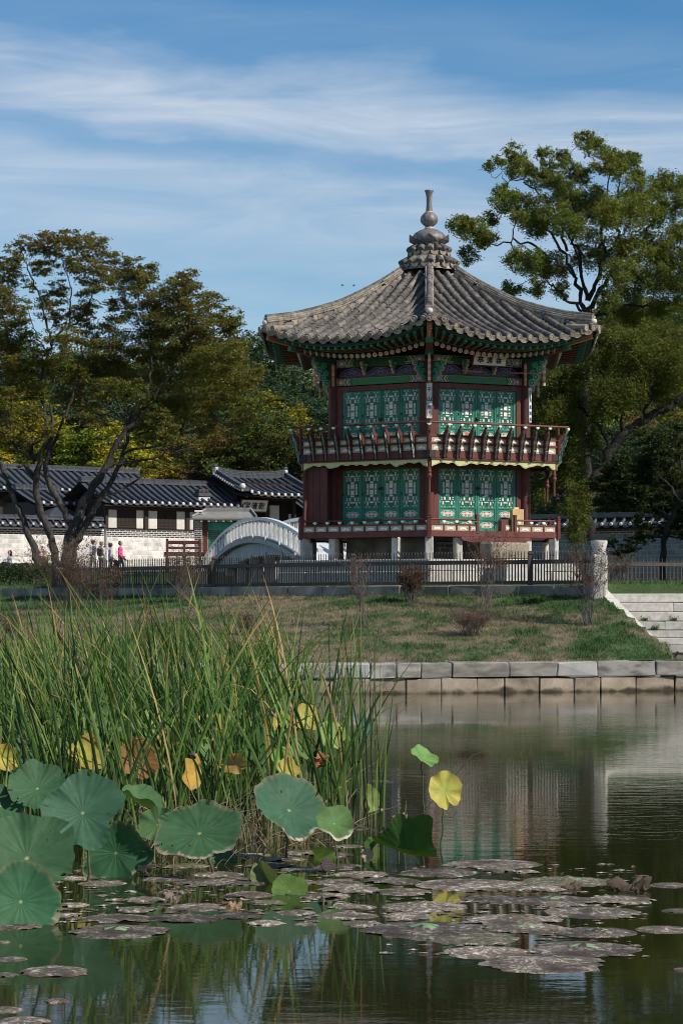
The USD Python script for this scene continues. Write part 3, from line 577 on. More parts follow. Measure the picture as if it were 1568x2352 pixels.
def put_panel(name, Mx, s, a, z, w_, h, parent):
    k = (round(w_, 3), round(h, 3))
    if k not in _cp: _cp[k] = carved_panel(*k)
    V, F, C = _cp[k]; m = MB(); m.add(V + [s, -a, z], F, Mx, C); m.build(name, M['paint'], parent, cd=True)
def cup(Mx, s, a, z, parent, sc=1.0):
    m = MB(); pr = Polygon([(-.02, 0), (.02, 0), (.026, .018), (.05, .03), (.052, .045), (.028, .058), (-.028, .058), (-.052, .045), (-.05, .03), (-.026, .018)])
    m.poly(affinity.translate(affinity.scale(pr, sc, sc, origin=(0, 0)), s, z), .045, Mx @ frame((0, -a - .022, 0), (1, 0, 0), (0, 1, 0), (0, 0, 1)), (.42, .62, .52))
    m.poly(affinity.translate(affinity.scale(pr, sc * .55, sc * .55, origin=(0, .03)), s, z), -.003, Mx @ frame((0, -a - .022, 0), (1, 0, 0), (0, 1, 0), (0, 0, 1)), (.68, .70, .62))
    m.build('lotus_cup', M['paint'], parent, cd=True)
# --- lower railing
for k in FACES:
    Mx = fframe(k); rail = part('lower_railing', pav); n = 10; A = AD - .03
    gap = (-.47, .57) if k == 0 else None
    spans = [(-RD / 2 + .06, RD / 2 - .06)] if gap is None else [(-RD / 2 + .06, gap[0]), (gap[1], RD / 2 - .06)]
    for a0, a1 in spans:
        m = MB(); m.cbox(a0, a1, -A - .022, -A + .022, 3.70, 3.735, .004, Mx); m.build('mid_rail', M['red'], rail)
        m = MB(); m.tube([(a0, -A, 3.835), (a1, -A, 3.835)], .022, 8, Mx); m.build('hand_rail', M['red'], rail, smooth=40)
        w_ = .345; edges = [a0]; q0 = a0 if a0 < -1 else a1
        cnt = (a1 - a0) / w_; ed = [a0 + w_ * i for i in range(int(cnt + .01) + 1)] if a0 < -1 else sorted([a1 - w_ * i for i in range(int(cnt + .01) + 1)])
        if abs(ed[-1] - a1) > .08: ed.append(a1)
        if abs(ed[0] - a0) > .08: ed.insert(0, a0)
        for e0, e1 in zip(ed[:-1], ed[1:]):
            put_panel('carved_panel', Mx, (e0 + e1) / 2, A + .006, 3.578, max(e1 - e0 - .05, .05), .12, rail)
            m = MB(); m.cbox(e1 - .024, e1 + .024, -A - .018, -A + .018, 3.572, 3.705, .004, Mx); m.build('baluster', M['red'], rail)
            cup(Mx, e1, A, 3.752, rail)
    if gap:
        for s in gap:
            m = MB(); m.cbox(s - .035, s + .035, -A - .04, -A + .04, 3.50, 3.965, .008, Mx); m.cbox(s - .042, s + .042, -A - .046, -A + .046, 3.93, 3.96, .006, Mx); m.build('gate_post', M['red'], rail)
        m = MB(); m.cbox(.22, .54, -A + .10, -A + .16, 3.575, 3.86, .01, Mx); m.cbox(.24, .34, -A + .075, -A + .1, 3.575, 3.84, .008, Mx); m.build('railing_end', M['red'], rail)
        put_panel('carved_panel', Mx, .44, A - .09, 3.60, .15, .13, rail)
        m = MB(); pr = Polygon([(-.92, 3.43), (-.90, 3.38), (-.82, 3.33), (-.74, 3.345), (-.72, 3.315), (-.6, 3.31), (.66, 3.31), (.78, 3.315), (.80, 3.345), (.88, 3.33), (.96, 3.38), (.98, 3.43)])
        m.poly(pr, .05, Mx @ frame((0, -AD - .01, 0), (1, 0, 0), (0, 1, 0), (0, 0, 1))); m.build('apron', M['red'], rail)
for k in range(6):
    c = vert(k, RD - .03); Mx = vframe(k).copy(); Mx[:3, 3] = c
    m = MB(); m.cbox(-.055, .055, -.055, .055, 3.40, 3.90, .012, Mx); m.cbox(-.064, .064, -.064, .064, 3.86, 3.885, .006, Mx); m.cbox(-.05, .05, -.05, .05, 3.90, 3.955, .012, Mx); m.build('corner_post', M['red'], pav)
# --- upper balcony: frame, panels, leg brackets, rail
leg2 = Polygon([(-.01, 5.27), (.02, 5.255), (.045, 5.30), (.03, 5.36), (.05, 5.44), (.055, 5.52), (.085, 5.60), (.09, 5.68), (.12, 5.76), (.15, 5.83), (.20, 5.88), (.225, 5.95), (.225, 6.02), (.27, 6.02), (.275, 5.94), (.255, 5.86), (.21, 5.80), (.175, 5.72)][:18] + [(.11, 5.55), (.085, 5.42), (.075, 5.32), (.05, 5.25), (.0, 5.24)])
leg_red = Polygon([(-.03, 5.28), (.02, 5.26), (.03, 5.45), (.06, 5.62), (.11, 5.78), (.19, 5.88), (.20, 6.02), (.255, 6.02), (.26, 5.92), (.22, 5.82), (.15, 5.76), (.02, 5.80), (-.03, 5.80)])
cy = np.linspace(5.27, 5.86, 60); cx = .035 + .15 * ((cy - 5.27) / .59) ** 1.5 + .02 * np.sin((cy - 5.27) * 26)
vine = LineString(np.stack([cx + .03, cy], 1)).buffer(.009).union(LineString(np.stack([cx + .065 - .03 * np.sin((cy - 5.27) * 26), cy], 1)).buffer(.007))
for cyy, rr in ((5.79, .036), (5.68, .031), (5.56, .026), (5.44, .021), (5.31, .017)):
    x0 = .035 + .15 * ((cyy - 5.27) / .59) ** 1.5 + .05; vine = vine.union(Point(x0, cyy).buffer(rr).difference(Point(x0, cyy).buffer(rr * .62)))
vine_plate = unary_union([vine.buffer(.006)])
def leg(Mx, parent, corner=False):
    """Mx: frame whose x runs along the edge, -y outward, at the beam's face"""
    O = frame((0, 0, 0), (0, -1, 0), (1, 0, 0), (0, 0, 1))
    m = MB(); m.poly(leg_red, .034, Mx @ frame((-.017, 0, 0), (0, -1, 0), (1, 0, 0), (0, 0, 1)))
    for z in (5.42, 5.5, 5.6): m.box(-.024, .024, -.075 - (z - 5.42) * .25, .0, z, z + .018, Mx)
    if not corner: m.build('bracket_leg', M['red'], parent)
    m = MB()
    for o, d in ((-.0215, .004), (.0175, .004)):
        m.poly(vine_plate, d, Mx @ frame((o, 0, 0), (0, -1, 0), (1, 0, 0), (0, 0, 1)), (.028, .045, .038))
    for o, d in ((-.0245, .002), (.0225, .002)):
        m.poly(vine, d, Mx @ frame((o, 0, 0), (0, -1, 0), (1, 0, 0), (0, 0, 1)), (.26, .40, .31))
    m.build('carved_vine', M['paint'], parent, cd=True)
RR = RD + .27
for k in FACES:
    Mx = fframe(k); bal = part('balcony_railing', pav); A = AD - .02; n = 10
    m = MB(); m.tube([(-RR / 2, -RR * .866, 6.06), (RR / 2, -RR * .866, 6.06)], .026, 8, Mx); m.build('hand_rail', M['red'], bal, smooth=40)
    for z0, z1 in ((5.74, 5.80), (5.575, 5.625)):
        m = MB(); m.cbox(-RD / 2 + .03, RD / 2 - .03, -A - .02, -A + .02, z0, z1, .004, Mx); m.build('frame_rail', M['red'], bal)
    W = (RD - .1) / n
    for i in range(n):
        s = -RD / 2 + .05 + W * (i + .5)
        put_panel('carved_panel', Mx, s, A + .004, 5.627, W - .06, .112, bal); put_panel('carved_panel', Mx, s, A + .004, 5.432, W - .06, .142, bal)
        if i:
            e = s - W / 2
            m = MB(); m.cbox(e - .028, e + .028, -A - .016, -A + .016, 5.43, 5.745, .004, Mx); m.build('baluster', M['red'], bal)
            leg(Mx @ frame((e, -AD + .005, 0), (1, 0, 0), (0, 1, 0), (0, 0, 1)), bal)
            cup(Mx, e, RR * .866, 5.985, bal, .9)
for k in range(6):
    c = vert(k, RD - .02); Mx = vframe(k).copy(); Mx[:3, 3] = c
    leg(Mx, pav, True)
    cup(Mx, 0, .27, 5.985, pav, 1.1)
    m = MB(); m.cbox(-.028, .028, -.03, .03, 5.43, 6.05, .005, Mx); m.build('balcony_post', M['red'], pav)
    # iron corner plates on the beam
    for kk, sg in ((k - 1, 1), (k, -1)):
        Mf = fframe(kk); s0 = sg * (RD / 2 - .01); m = MB(); m.box(min(s0, s0 - sg * .155), max(s0, s0 - sg * .155), -AD - .012, -AD + .03, 5.268, 5.425, Mf); m.build('iron_plate', M['black'], pav)
    # turned pendant below the corner
    c = vert(k, RD - .12); Mx = vframe(k).copy(); Mx[:3, 3] = c
    m = MB(); m.lathe([(.001, 4.42), (.025, 4.43), (.035, 4.46), (.025, 4.49), (.03, 4.52), (.03, 4.76), (.042, 4.79), (.06, 4.83), (.062, 4.86), (.04, 4.90), (.055, 4.93), (.055, 4.95), (.04, 4.97), (.045, 5.1), (.058, 5.22), (.058, 5.26)], 12, Mx); m.build('pendant', M['red'], pav, smooth=40)
# --- yellow valance
t = np.linspace(0, 1, 200)
def val_edge(L):
    s = np.linspace(-L / 2, L / 2, 220); x = (s / L + .5)
    base = 5.165 - .018 * np.abs(np.sin(x * PI * 13)) - .012
    for c, d, w_ in ((.235, .075, .055), (.5, .022, .04), (.765, .075, .055), (0.0, .10, .05), (1.0, .10, .05)):
        base -= d * np.clip(1 - np.abs(x - c) / w_, 0, 1) ** .8
    base += .012 * np.sin(x * PI * 26)
    return s, base
s, e = val_edge(RD - .16)
vshape = Polygon(np.concatenate([np.stack([s, e], 1), [[s[-1], 5.222], [s[0], 5.222]]])).buffer(0)
def offs(d): return Polygon(np.concatenate([np.stack([s, e + d], 1), [[s[-1], 5.221], [s[0], 5.221]]])).buffer(0)
for k in FACES[:4]:
    Mx = fframe(k) @ frame((0, -AD + .03, 0), (1, 0, 0), (0, 1, 0), (0, 0, 1))
    m = MB(); m.poly(vshape, .016, Mx, (.46, .45, .20)); m.poly(offs(.020), -.002, Mx, (.03, .03, .022)); m.poly(offs(.028), -.0035, Mx, (.75, .74, .6)); m.poly(offs(.036), -.005, Mx, (.44, .44, .20))
    m.build('valance', M['yellow'], pav, cd=True)
# --- body: columns, walls, doors
RB = 2.66; AB = RB * .866
for k in range(6):
    c = vert(k, RB); Mx = frame(c, (1, 0, 0), (0, 1, 0), (0, 0, 1))
    m = MB(); m.tube([(0, 0, 3.45), (0, 0, 5.25)], .115, 14, Mx); m.build('column', M['redv'], pav, smooth=40)
    m = MB(); m.tube([(0, 0, 5.38), (0, 0, 7.62)], .115, 14, Mx); m.build('column', M['redv'], pav, smooth=40)
m = MB(); hexring(m, 1.0, RB - .22, 3.56, 5.30); m.build('inner_wall', M['interior'], pav)
m = MB(); hexring(m, 1.0, RB - .22, 5.40, 7.7); m.build('inner_wall', M['interior'], pav)
LW, LH = .43, .88
def lattice():
    w_, h = LW, LH; O = []
    def r(x0, x1, y0, y1, g=.011):
        x0, x1 = x0 - g, x1 + g
        y0, y1 = y0 - .004, y1 + .004
        for xa, xb in ((x0, x1), (1 - x1, 1 - x0)):
            for ya, yb in ((y0, y1), (1 - y1, 1 - y0)): O.append(sbox((xa - .5) * w_, h - yb * h, (xb - .5) * w_, h - ya * h))
    r(.09, .195, .004, .035); r(.27, .39, .004, .035)
    r(.17, .29, .06, .165); r(0.01, .11, .125, .165); r(.37, .63, .125, .165)
    r(.27, .40, .185, .275); r(.08, .195, .185, .222); r(.08, .195, .238, .275)
    r(.37, .63, .295, .34); r(.37, .63, .358, .478); r(.17, .30, .358, .405); r(.17, .30, .42, .478); r(.17, .40, .494, .5)
    for i in range(8): r(0.0, .035, .20 + .04 * i, .225 + .04 * i)
    r(.085, .11, .30, .40); r(.085, .11, .42, .5); r(.06, .075, .02, .10); r(.45, .47, .02, .1); r(.45, .47, .19, .27); r(.20, .215, .295, .345); r(.25, .265, .295, .345); r(.45, .48, .494, .5)
    r(.345, .355, .06, .165); r(.31, .32, .295, .475)
    return sbox(-w_ / 2, 0, w_ / 2, h).difference(unary_union(O))
LATM = MB().poly(lattice(), .02).arrays()
def ornament(w_, h, pal):
    m = MB()
    th = np.linspace(0, 2 * PI, 64, endpoint=False)
    rr = 1 + .10 * np.cos(th * 2) + .05 * np.cos(8 * th)
    out = Polygon(np.stack([w_ / 2 * np.cos(th) * rr, h / 2 * np.sin(th) * (rr - .05)], 1)).buffer(0)
    m.poly(out, -.002, None, (.72, .66, .52)); m.poly(out.buffer(-.008), -.0035, None, (.045, .10, .065))
    pet = [affinity.translate(affinity.rotate(leafshape(h * .52, h * .13), a, origin=(0, 0)), 0, -h * .12) for a in (90, 60, 120, 34, 146)]
    m.poly(unary_union(pet).buffer(.004), -.005, None, pal[1]); m.poly(unary_union(pet), -.0065, None, pal[0])
    sd = [affinity.translate(affinity.rotate(leafshape(h * .40, h * .12), a, origin=(0, 0)), sx * w_ * .31, -h * .05) for sx in (-1, 1) for a in (20, 90, 160, 250, 300)]
    m.poly(unary_union(sd), -.0055, None, (.60, .46, .42))
    lv = [affinity.translate(affinity.rotate(leafshape(h * .42, h * .10), a, origin=(0, 0)), sx * w_ * .05, -h * .30) for sx, a in ((-1, 170), (1, 10), (-1, 215), (1, -35), (-1, 140), (1, 40))]
    m.poly(unary_union(lv), -.005, None, (.16, .26, .14)); m.poly(sbox(-.012, -h * .4, .012, -h * .12), -.0065, None, (.55, .55, .5))
    return m.arrays()
PALS = [((.62, .46, .42), (.20, .16, .36)), ((.66, .42, .36), (.10, .06, .05)), ((.60, .50, .46), (.16, .14, .32)), ((.55, .12, .07), (.45, .42, .5))]
ORN = [ornament(.33, .165, p) for p in PALS]
def door(Mx, s, a, z, parent, oi, name='door'):
    """a door leaf .525 wide, 1.49 high, its lower left corner at (s, z)"""
    d = part(name, parent); T = Mx @ frame((s, -a, z), (1, 0, 0), (0, 1, 0), (0, 0, 1)); W, H = .527, 1.49
    m = MB(); fw = .046
    m.cbox(0, fw, 0, .04, 0, H, .004, T); m.cbox(W - fw, W, 0, .04, 0, H, .004, T)
    for z0, z1 in ((0, .045), (.265, .30), (.545, .585), (H - .03, H)): m.box(fw, W - fw, .003, .037, z0, z1, T)
    m.build('frame', M['green'], d)
    m = MB(); m.box(fw, W - fw, .018, .03, .045, .265, T); m.box(fw, W - fw, .018, .03, .30, .545, T); m.build('panel', M['green'], d)
    V, F, _ = LATM; m = MB(); m.add(V + [W / 2, .006, .583], F, T); m.build('lattice', M['green'], d)
    m = MB(); m.box(fw, W - fw, .028, .034, .585, H - .03, T); m.build('paper', M['paper'], d)
    for zz in (.42, .155):
        V, F, C = ORN[oi]; m = MB(); m.add(V + [W / 2, .018, zz], F, T, C); m.build('flower_ornament', M['paint'], d, cd=True)
    for xx, zz in ((.02, .9), (.02, .22), (W - .02, .22)): m = MB(); m.box(xx - .014, xx + .014, -.012, .0, zz - .03, zz + .03, T); m.build('hinge', M['black'], d)
for k in FACES[:4]:
    Mx = fframe(k)
    for fl, z0, top in ((0, 3.585, 5.22), (1, 5.46, 7.08)):
        for i in range(4):
            door(Mx, -1.07 + .535 * i, AB - .02, z0, pav, [0, 3, 2, 0][i] if (k == 0 and fl) else (i + fl) % 3)
        wl_ = part('wall', pav)
        for a0, a1 in ((-RB / 2 + .06, -1.075), (1.075, RB / 2 - .06)):
            m = MB(); m.cbox(a0, a1, -AB - .005, -AB + .06, z0 - .12, top, .005, Mx); m.build('plank', M['redv'], wl_)
        m = MB(); m.cbox(-1.073, 1.073, -AB - .012, -AB + .06, z0 + 1.495, top, .005, Mx); m.build('lintel', M['red'], wl_)
        m = MB(); m.cbox(-1.073, 1.073, -AB - .012, -AB + .06, z0 - .12, z0 - .004, .005, Mx); m.build('sill', M['red'], wl_)
    for i, (s, z) in enumerate(((0., 6.27), (0., 4.62))):
        m = MB(); m.box(s - .035, s + .035, -AB - .02, -AB + .02, z - .03, z + .03, Mx); m.tube([(s - .05, -AB - .03, z), (s, -AB - .035, z - .05), (s + .05, -AB - .03, z)], .01, 5, Mx); m.build('lock', M['black'], pav)
# plank screen of the stair at the left corner, lower storey
scr = part('stair_screen', pav); Mv = vframe(5)
for i in range(5):
    R0 = RB + .06 + i * .15; m = MB(); m.cbox(-.02, .02, -R0 - .146, -R0, 3.57, 5.2, .004, Mv); m.build('plank', M['redv'], scr)
Mx = fframe(5)
for i in range(3):
    s0 = -1.72 + .2 * i; m = MB(); m.cbox(s0, s0 + .195, -2.9 + .1 * 0, -2.86, 3.57, 5.2, .004, Mx); m.build('plank', M['redv'], scr)
# --- painted beams under the eaves
def painted(Mx, s0, s1, a, z0, z1, parent, name='painted_beam', core=(.04, .155, .06)):
    m = MB(); h = z1 - z0; T = Mx @ frame((0, -a, 0), (1, 0, 0), (0, 1, 0), (0, 0, 1)); L = s1 - s0
    m.cbox(s0, s1, 0, .10, z0, z1, .006, T, core)
    m.box(s0, s1, -.002, 0, z1 - .012, z1, T, (.05, .30, .2)); m.box(s0, s1, -.002, 0, z0, z0 + .01, T, (.03, .15, .1))
    cols = [(.05, .03, .02), (.10, .38, .25), (.12, .05, .035), (.16, .19, .38), (.55, .30, .20), (.50, .36, .06), (.04, .16, .09)]
    for sg, e in ((1, s0), (-1, s1)):
        x = e + sg * .02
        m.box(min(x, x + sg * .02), max(x, x + sg * .02), -.003, 0, z0, z1, T, (.45, .2, .13)); x += sg * .03
        c = Point(x + sg * h * .5, (z0 + z1) / 2)
        m.box(min(x, x + sg * h), max(x, x + sg * h), -.0025, 0, z0 + .006, z1 - .006, T, (.035, .14, .07))
        for rr, cc in ((.46, (.30, .28, .42)), (.36, (.06, .12, .08)), (.28, (.60, .24, .20)), (.14, (.70, .5, .42))):
            th = np.linspace(0, 2 * PI, 40, endpoint=False); r_ = rr * h * (1 + .12 * np.cos(8 * th)); m.poly(Polygon(np.stack([c.x + r_ * np.cos(th), c.y + r_ * np.sin(th)], 1)), -.003 - .0015 * (.5 - rr) * 4, T, cc)
        x += sg * h
        for i, cc in enumerate([cols[4], cols[3], cols[2], cols[1], cols[5], cols[0], cols[1], cols[0]]):
            w_ = h * .17; zz = np.linspace(z0 + .006, z1 - .006, 9); off = sg * h * .16 * np.cos((zz - z0) / h * 2 * PI)
            xa = x + sg * i * w_
            m.poly(Polygon(np.concatenate([np.stack([xa + off, zz], 1), np.stack([xa + sg * w_ + off, zz], 1)[::-1]])).buffer(0), -.004 - .0006 * i, T, cc)
    m.build(name, M['paint'], parent, cd=True)
def volutes(R):
    """scroll-shaped bracket arm growing towards +x, (x, z) outline and its lines"""
    sh, ln = [], []
    for x, z, r in ((.10, .12, .085), (.19, .22, .08), (.12, .31, .07), (.27, .36, .085), (.17, .45, .07), (.34, .50, .075)):
        sh.append(Point(x, z).buffer(r)); ln.append(Point(x, z).buffer(r * .8).difference(Point(x, z).buffer(r * .55))); ln.append(Point(x, z).buffer(r * .28))
    sh.append(Polygon([(-.05, .05), (.1, .06), (.3, .40), (.3, .56), (-.05, .56)]))
    s_ = unary_union(sh); return s_, unary_union(ln).intersection(s_)
VS, VL = volutes(1)
def bracket(T, parent, name='scroll_bracket', sc=1.0):
    """T: frame with x the outward direction, y the thickness"""
    m = MB(); s_ = affinity.scale(VS, sc, sc, origin=(0, 0)); l_ = affinity.scale(VL, sc, sc, origin=(0, 0))
    D = lambda o: T @ frame((0, o, 0), (1, 0, 0), (0, 1, 0), (0, 0, 1))
    m.poly(s_, .05, D(-.025), (.48, .22, .16)); m.poly(s_.buffer(-.016 * sc), .060, D(-.030), (.022, .095, .055)); m.poly(l_, .066, D(-.033), (.12, .40, .28))
    m.build(name, M['paint'], parent, cd=True)
for k in FACES[:4]:
    Mx = fframe(k); ent = part('entablature', pav); L = RB / 2 - .10
    painted(Mx, -L, L, AB + .02, 7.10, 7.265, ent)
    m = MB(); m.cbox(-L, L, -AB - .03, -AB + .06, 7.27, 7.315, .006, Mx); m.build('plate_beam', M['red'], ent)
    m = MB(); m.box(-L, L, -AB + .0, -AB + .05, 7.315, 7.95, Mx); m.build('backing', M['interior'], ent)
    for i, c in enumerate((-.78, 0, .78)):
        m = MB(); pr = Polygon([(c - .36, 7.32), (c + .36, 7.32), (c + .34, 7.40), (c + .24, 7.45), (c + .15, 7.50), (c - .15, 7.50), (c - .24, 7.45), (c - .34, 7.40)])
        T = Mx @ frame((0, -AB - .012, 0), (1, 0, 0), (0, 1, 0), (0, 0, 1)); m.poly(pr, .02, T, (.035, .022, .07)); m.poly(pr.difference(pr.buffer(-.008)), -.002, T, (.2, .18, .26))
        cur = [Point(c + x, 7.35 + y).buffer(r).difference(Point(c + x, 7.35 + y).buffer(r * .6)) for x, y, r in ((0, .08, .055), (.1, .05, .045), (-.1, .05, .045), (.2, .02, .035), (-.2, .02, .035), (.05, .02, .03), (-.05, .02, .03), (.28, 0, .025), (-.28, 0, .025))]
        m.poly(unary_union(cur).intersection(pr), -.003, T, (.13, .12, .22)); m.build('carved_board', M['paint'], ent, cd=True)
    painted(Mx, -L, L, AB + .02, 7.53, 7.73, ent, core=(.018, .07, .03))
    for s in (-.40, .40):
        T = Mx @ frame((s, -AB, 7.29), (0, -1, 0), (1, 0, 0), (0, 0, 1)); bracket(T, ent, 'bracket_arm', .62)
    for s in (-.8, -.4, .4, .8):
        m = MB(); pr = Polygon([(s - .05, 7.535), (s + .05, 7.535), (s + .075, 7.585), (s - .075, 7.585)]); T = Mx @ frame((0, -AB - .09, 0), (1, 0, 0), (0, 1, 0), (0, 0, 1)); m.poly(pr, .05, T, (.30, .36, .2)); m.poly(pr.buffer(-.012), -.002, T, (.02, .07, .03)); m.build('bearing_block', M['paint'], ent, cd=True)
    # loose red curtain poles under the plate beam
    if k == 0:
        for a0, a1 in ((-.62, -.05), (.70, 1.5)):
            m = MB(); m.tube([(a0, -AB - .30, 7.36), (a1, -AB - .30, 7.36 - (.02 if a0 < 0 else -.02))], .016, 6, Mx)
            for q_ in (a0 + .03, a1 - .03): m.tube([(q_, -AB - .3, 7.36), (q_, -AB - .29, 7.62)], .006, 4, Mx)
            m.build('curtain_pole', M['pole'], ent)
for k in range(6):
    c = vert(k, RB)
    for d in (-1, 0, 1):
        a = k * PI / 3 - EPS + d * math.radians(62); o = np.array([math.sin(a), -math.cos(a), 0]); ty = np.array([-o[1], o[0], 0])
        bracket(frame(c + o * .06 + [0, 0, 7.02 if d == 0 else 7.05], o, ty, (0, 0, 1)), pav, sc=1.25 if d == 0 else .95)
    a = k * PI / 3 - EPS; o = np.array([math.sin(a), -math.cos(a), 0])
    m = MB(); pts = [c + o * .50 + [0, 0, z] for z in np.linspace(7.08, 7.66, 9)]
    for i in range(8):
        m.tube([pts[i], pts[i + 1]], .034 if i % 2 else .037, 10, None, (.50, .22, .16) if i % 2 else (.62, .42, .32))
    m.build('striped_rod', M['paint'], pav, cd=True)
    m = MB(); m.cbox(-.10, .10, -.55, .05, 7.68, 7.82, .01, frame(c, (-o[1], o[0], 0), -o, (0, 0, 1)), (.02, .07, .05)); m.build('corner_cap', M['paint'], pav, cd=True)
# --- sign board and verse boards
Mx = fframe(0)
sg = part('sign_board', pav); T = Mx @ frame((.10, -2.66, 7.50), (1, 0, 0), (0, .976, .216), (0, -.216, .976))
m = MB(); m.cbox(-.47, .47, 0, .04, -.02, .28, .008, T); m.build('board_frame', M['redv'], sg)
m = MB(); m.box(-.44, .44, -.006, 0, .008, .262, T); m.build('board_face', M['paper'], sg)
for i, ch in enumerate('亭遠香'):
    m = MB(); m.poly(affinity.translate(glyph(ch, .17), -.26 + .25 * i, .135), -.004, T @ frame((0, -.006, 0), (1, 0, 0), (0, 1, 0), (0, 0, 1))); m.build('letter', M['ink'], sg)
m = MB()
for x, z in ((.345, .18), (.40, .16), (.395, .20)): m.poly(sbox(x - .008, z - .012, x + .008, z + .012), -.003, T @ frame((0, -.006, 0), (1, 0, 0), (0, 1, 0), (0, 0, 1)))
m.build('letter', M['ink'], sg)
for k, txt, zs_ in ((0, '千山華', (.68, .46, .27)), (1, '玉池氣舞華', (.70, .53, .37, .22, .07))):
    Mv = vframe(k); vb = part('verse_board', pav); T = Mv @ frame((0, -RB - .135, 6.22), (1, 0, 0), (0, 1, 0), (0, 0, 1))
    pr = sbox(-.065, 0, .065, .83).buffer(-.015).buffer(.015)
    m = MB(); m.poly(pr, .02, T); m.build('board', M['board'], vb)
    for ch, zz in zip(txt, zs_):
        m = MB(); m.poly(affinity.translate(glyph(ch, .105), 0, zz), -.003, T); m.build('letter', M['blueink'] if ch in '華氣舞' else M['ink'], vb)
    if k == 0:
        m = MB(); rw = np.random.default_rng(6)
        for i in range(26):
            x0 = rw.uniform(-.06, .055); z0 = rw.uniform(.02, .2); m.poly(sbox(x0, z0, x0 + rw.uniform(.004, .014), z0 + rw.uniform(.03, .2)), -.002, T)
        m.build('weathering', M['granite_dark'], vb)
# ------------------------------------------------------------------ the pavilion's tiled roof
RQ, RZ = np.array([.60, .755, 1.31, 1.9, 2.475, 3.11, 3.74, 4.43, 4.62, 4.8]), np.array([10.0, 9.88, 9.53, 9.22, 8.95, 8.75, 8.58, 8.44, 8.42, 8.40])
A_TOP, A_EAVE, T30 = .60, 4.0, math.tan(PI / 6)
_rz = np.polynomial.Polynomial.fit(RQ, RZ, 4)
def lift(a): return .40 * np.clip((a - .6) / 3.4, 0, 1.1) ** 1.4
def zroof(s, a):
    s, a = np.asarray(s, float), np.asarray(a, float); t = np.clip(np.abs(s) / (np.maximum(a, .1) * T30), 0, 1.05)
    return _rz(a / .866) - lift(a) * (1 - t ** 2.4)
def aeave(s): return 3.94 + .06 * np.clip(np.abs(s) / 2.31, 0, 1) ** 2
roof = part('roof', pav)
NR, SPC = 16, .2875
rr_ = np.random.default_rng(77)
def pt(Mx, s, a, dz=0): return Mx[:3, :3] @ np.array([s, -a, 0]) + Mx[:3, 3] + [0, 0, float(zroof(s, a)) + dz]
def half_tile(Mx, s, a0, a1, r0, r1, sides=6, end=False):
    """a half-round cover tile on the roof from distance a0 down to a1"""
    p0, p1 = pt(Mx, s, a0, .005), pt(Mx, s, a1, .005); d = unit(p1 - p0); ex = Mx[:3, 0]; up = np.cross(ex, d); up = up if up[2] > 0 else -up
    g = np.linspace(-.35, PI + .35, sides + 1); p0 = p0 + up * .022; p1 = p1 + up * .022; V = []
    for p, r in ((p0, r0), (p0 + d * .02, r0), (p1 - d * .03, r1 * .97), (p1, r1)):
        V += [p + ex * r * math.cos(t) + up * r * math.sin(t) for t in g]
    n = sides + 1; F = []
    for k in range(3):
        for j in range(sides): F += [[k * n + j, k * n + j + 1, (k + 1) * n + j + 1], [k * n + j, (k + 1) * n + j + 1, (k + 1) * n + j]]
    V.append(p1); c = len(V) - 1; F += [[3 * n + j, 3 * n + j + 1, c] for j in range(sides)]
    return np.array(V), np.array(F)
back_cover = MB()
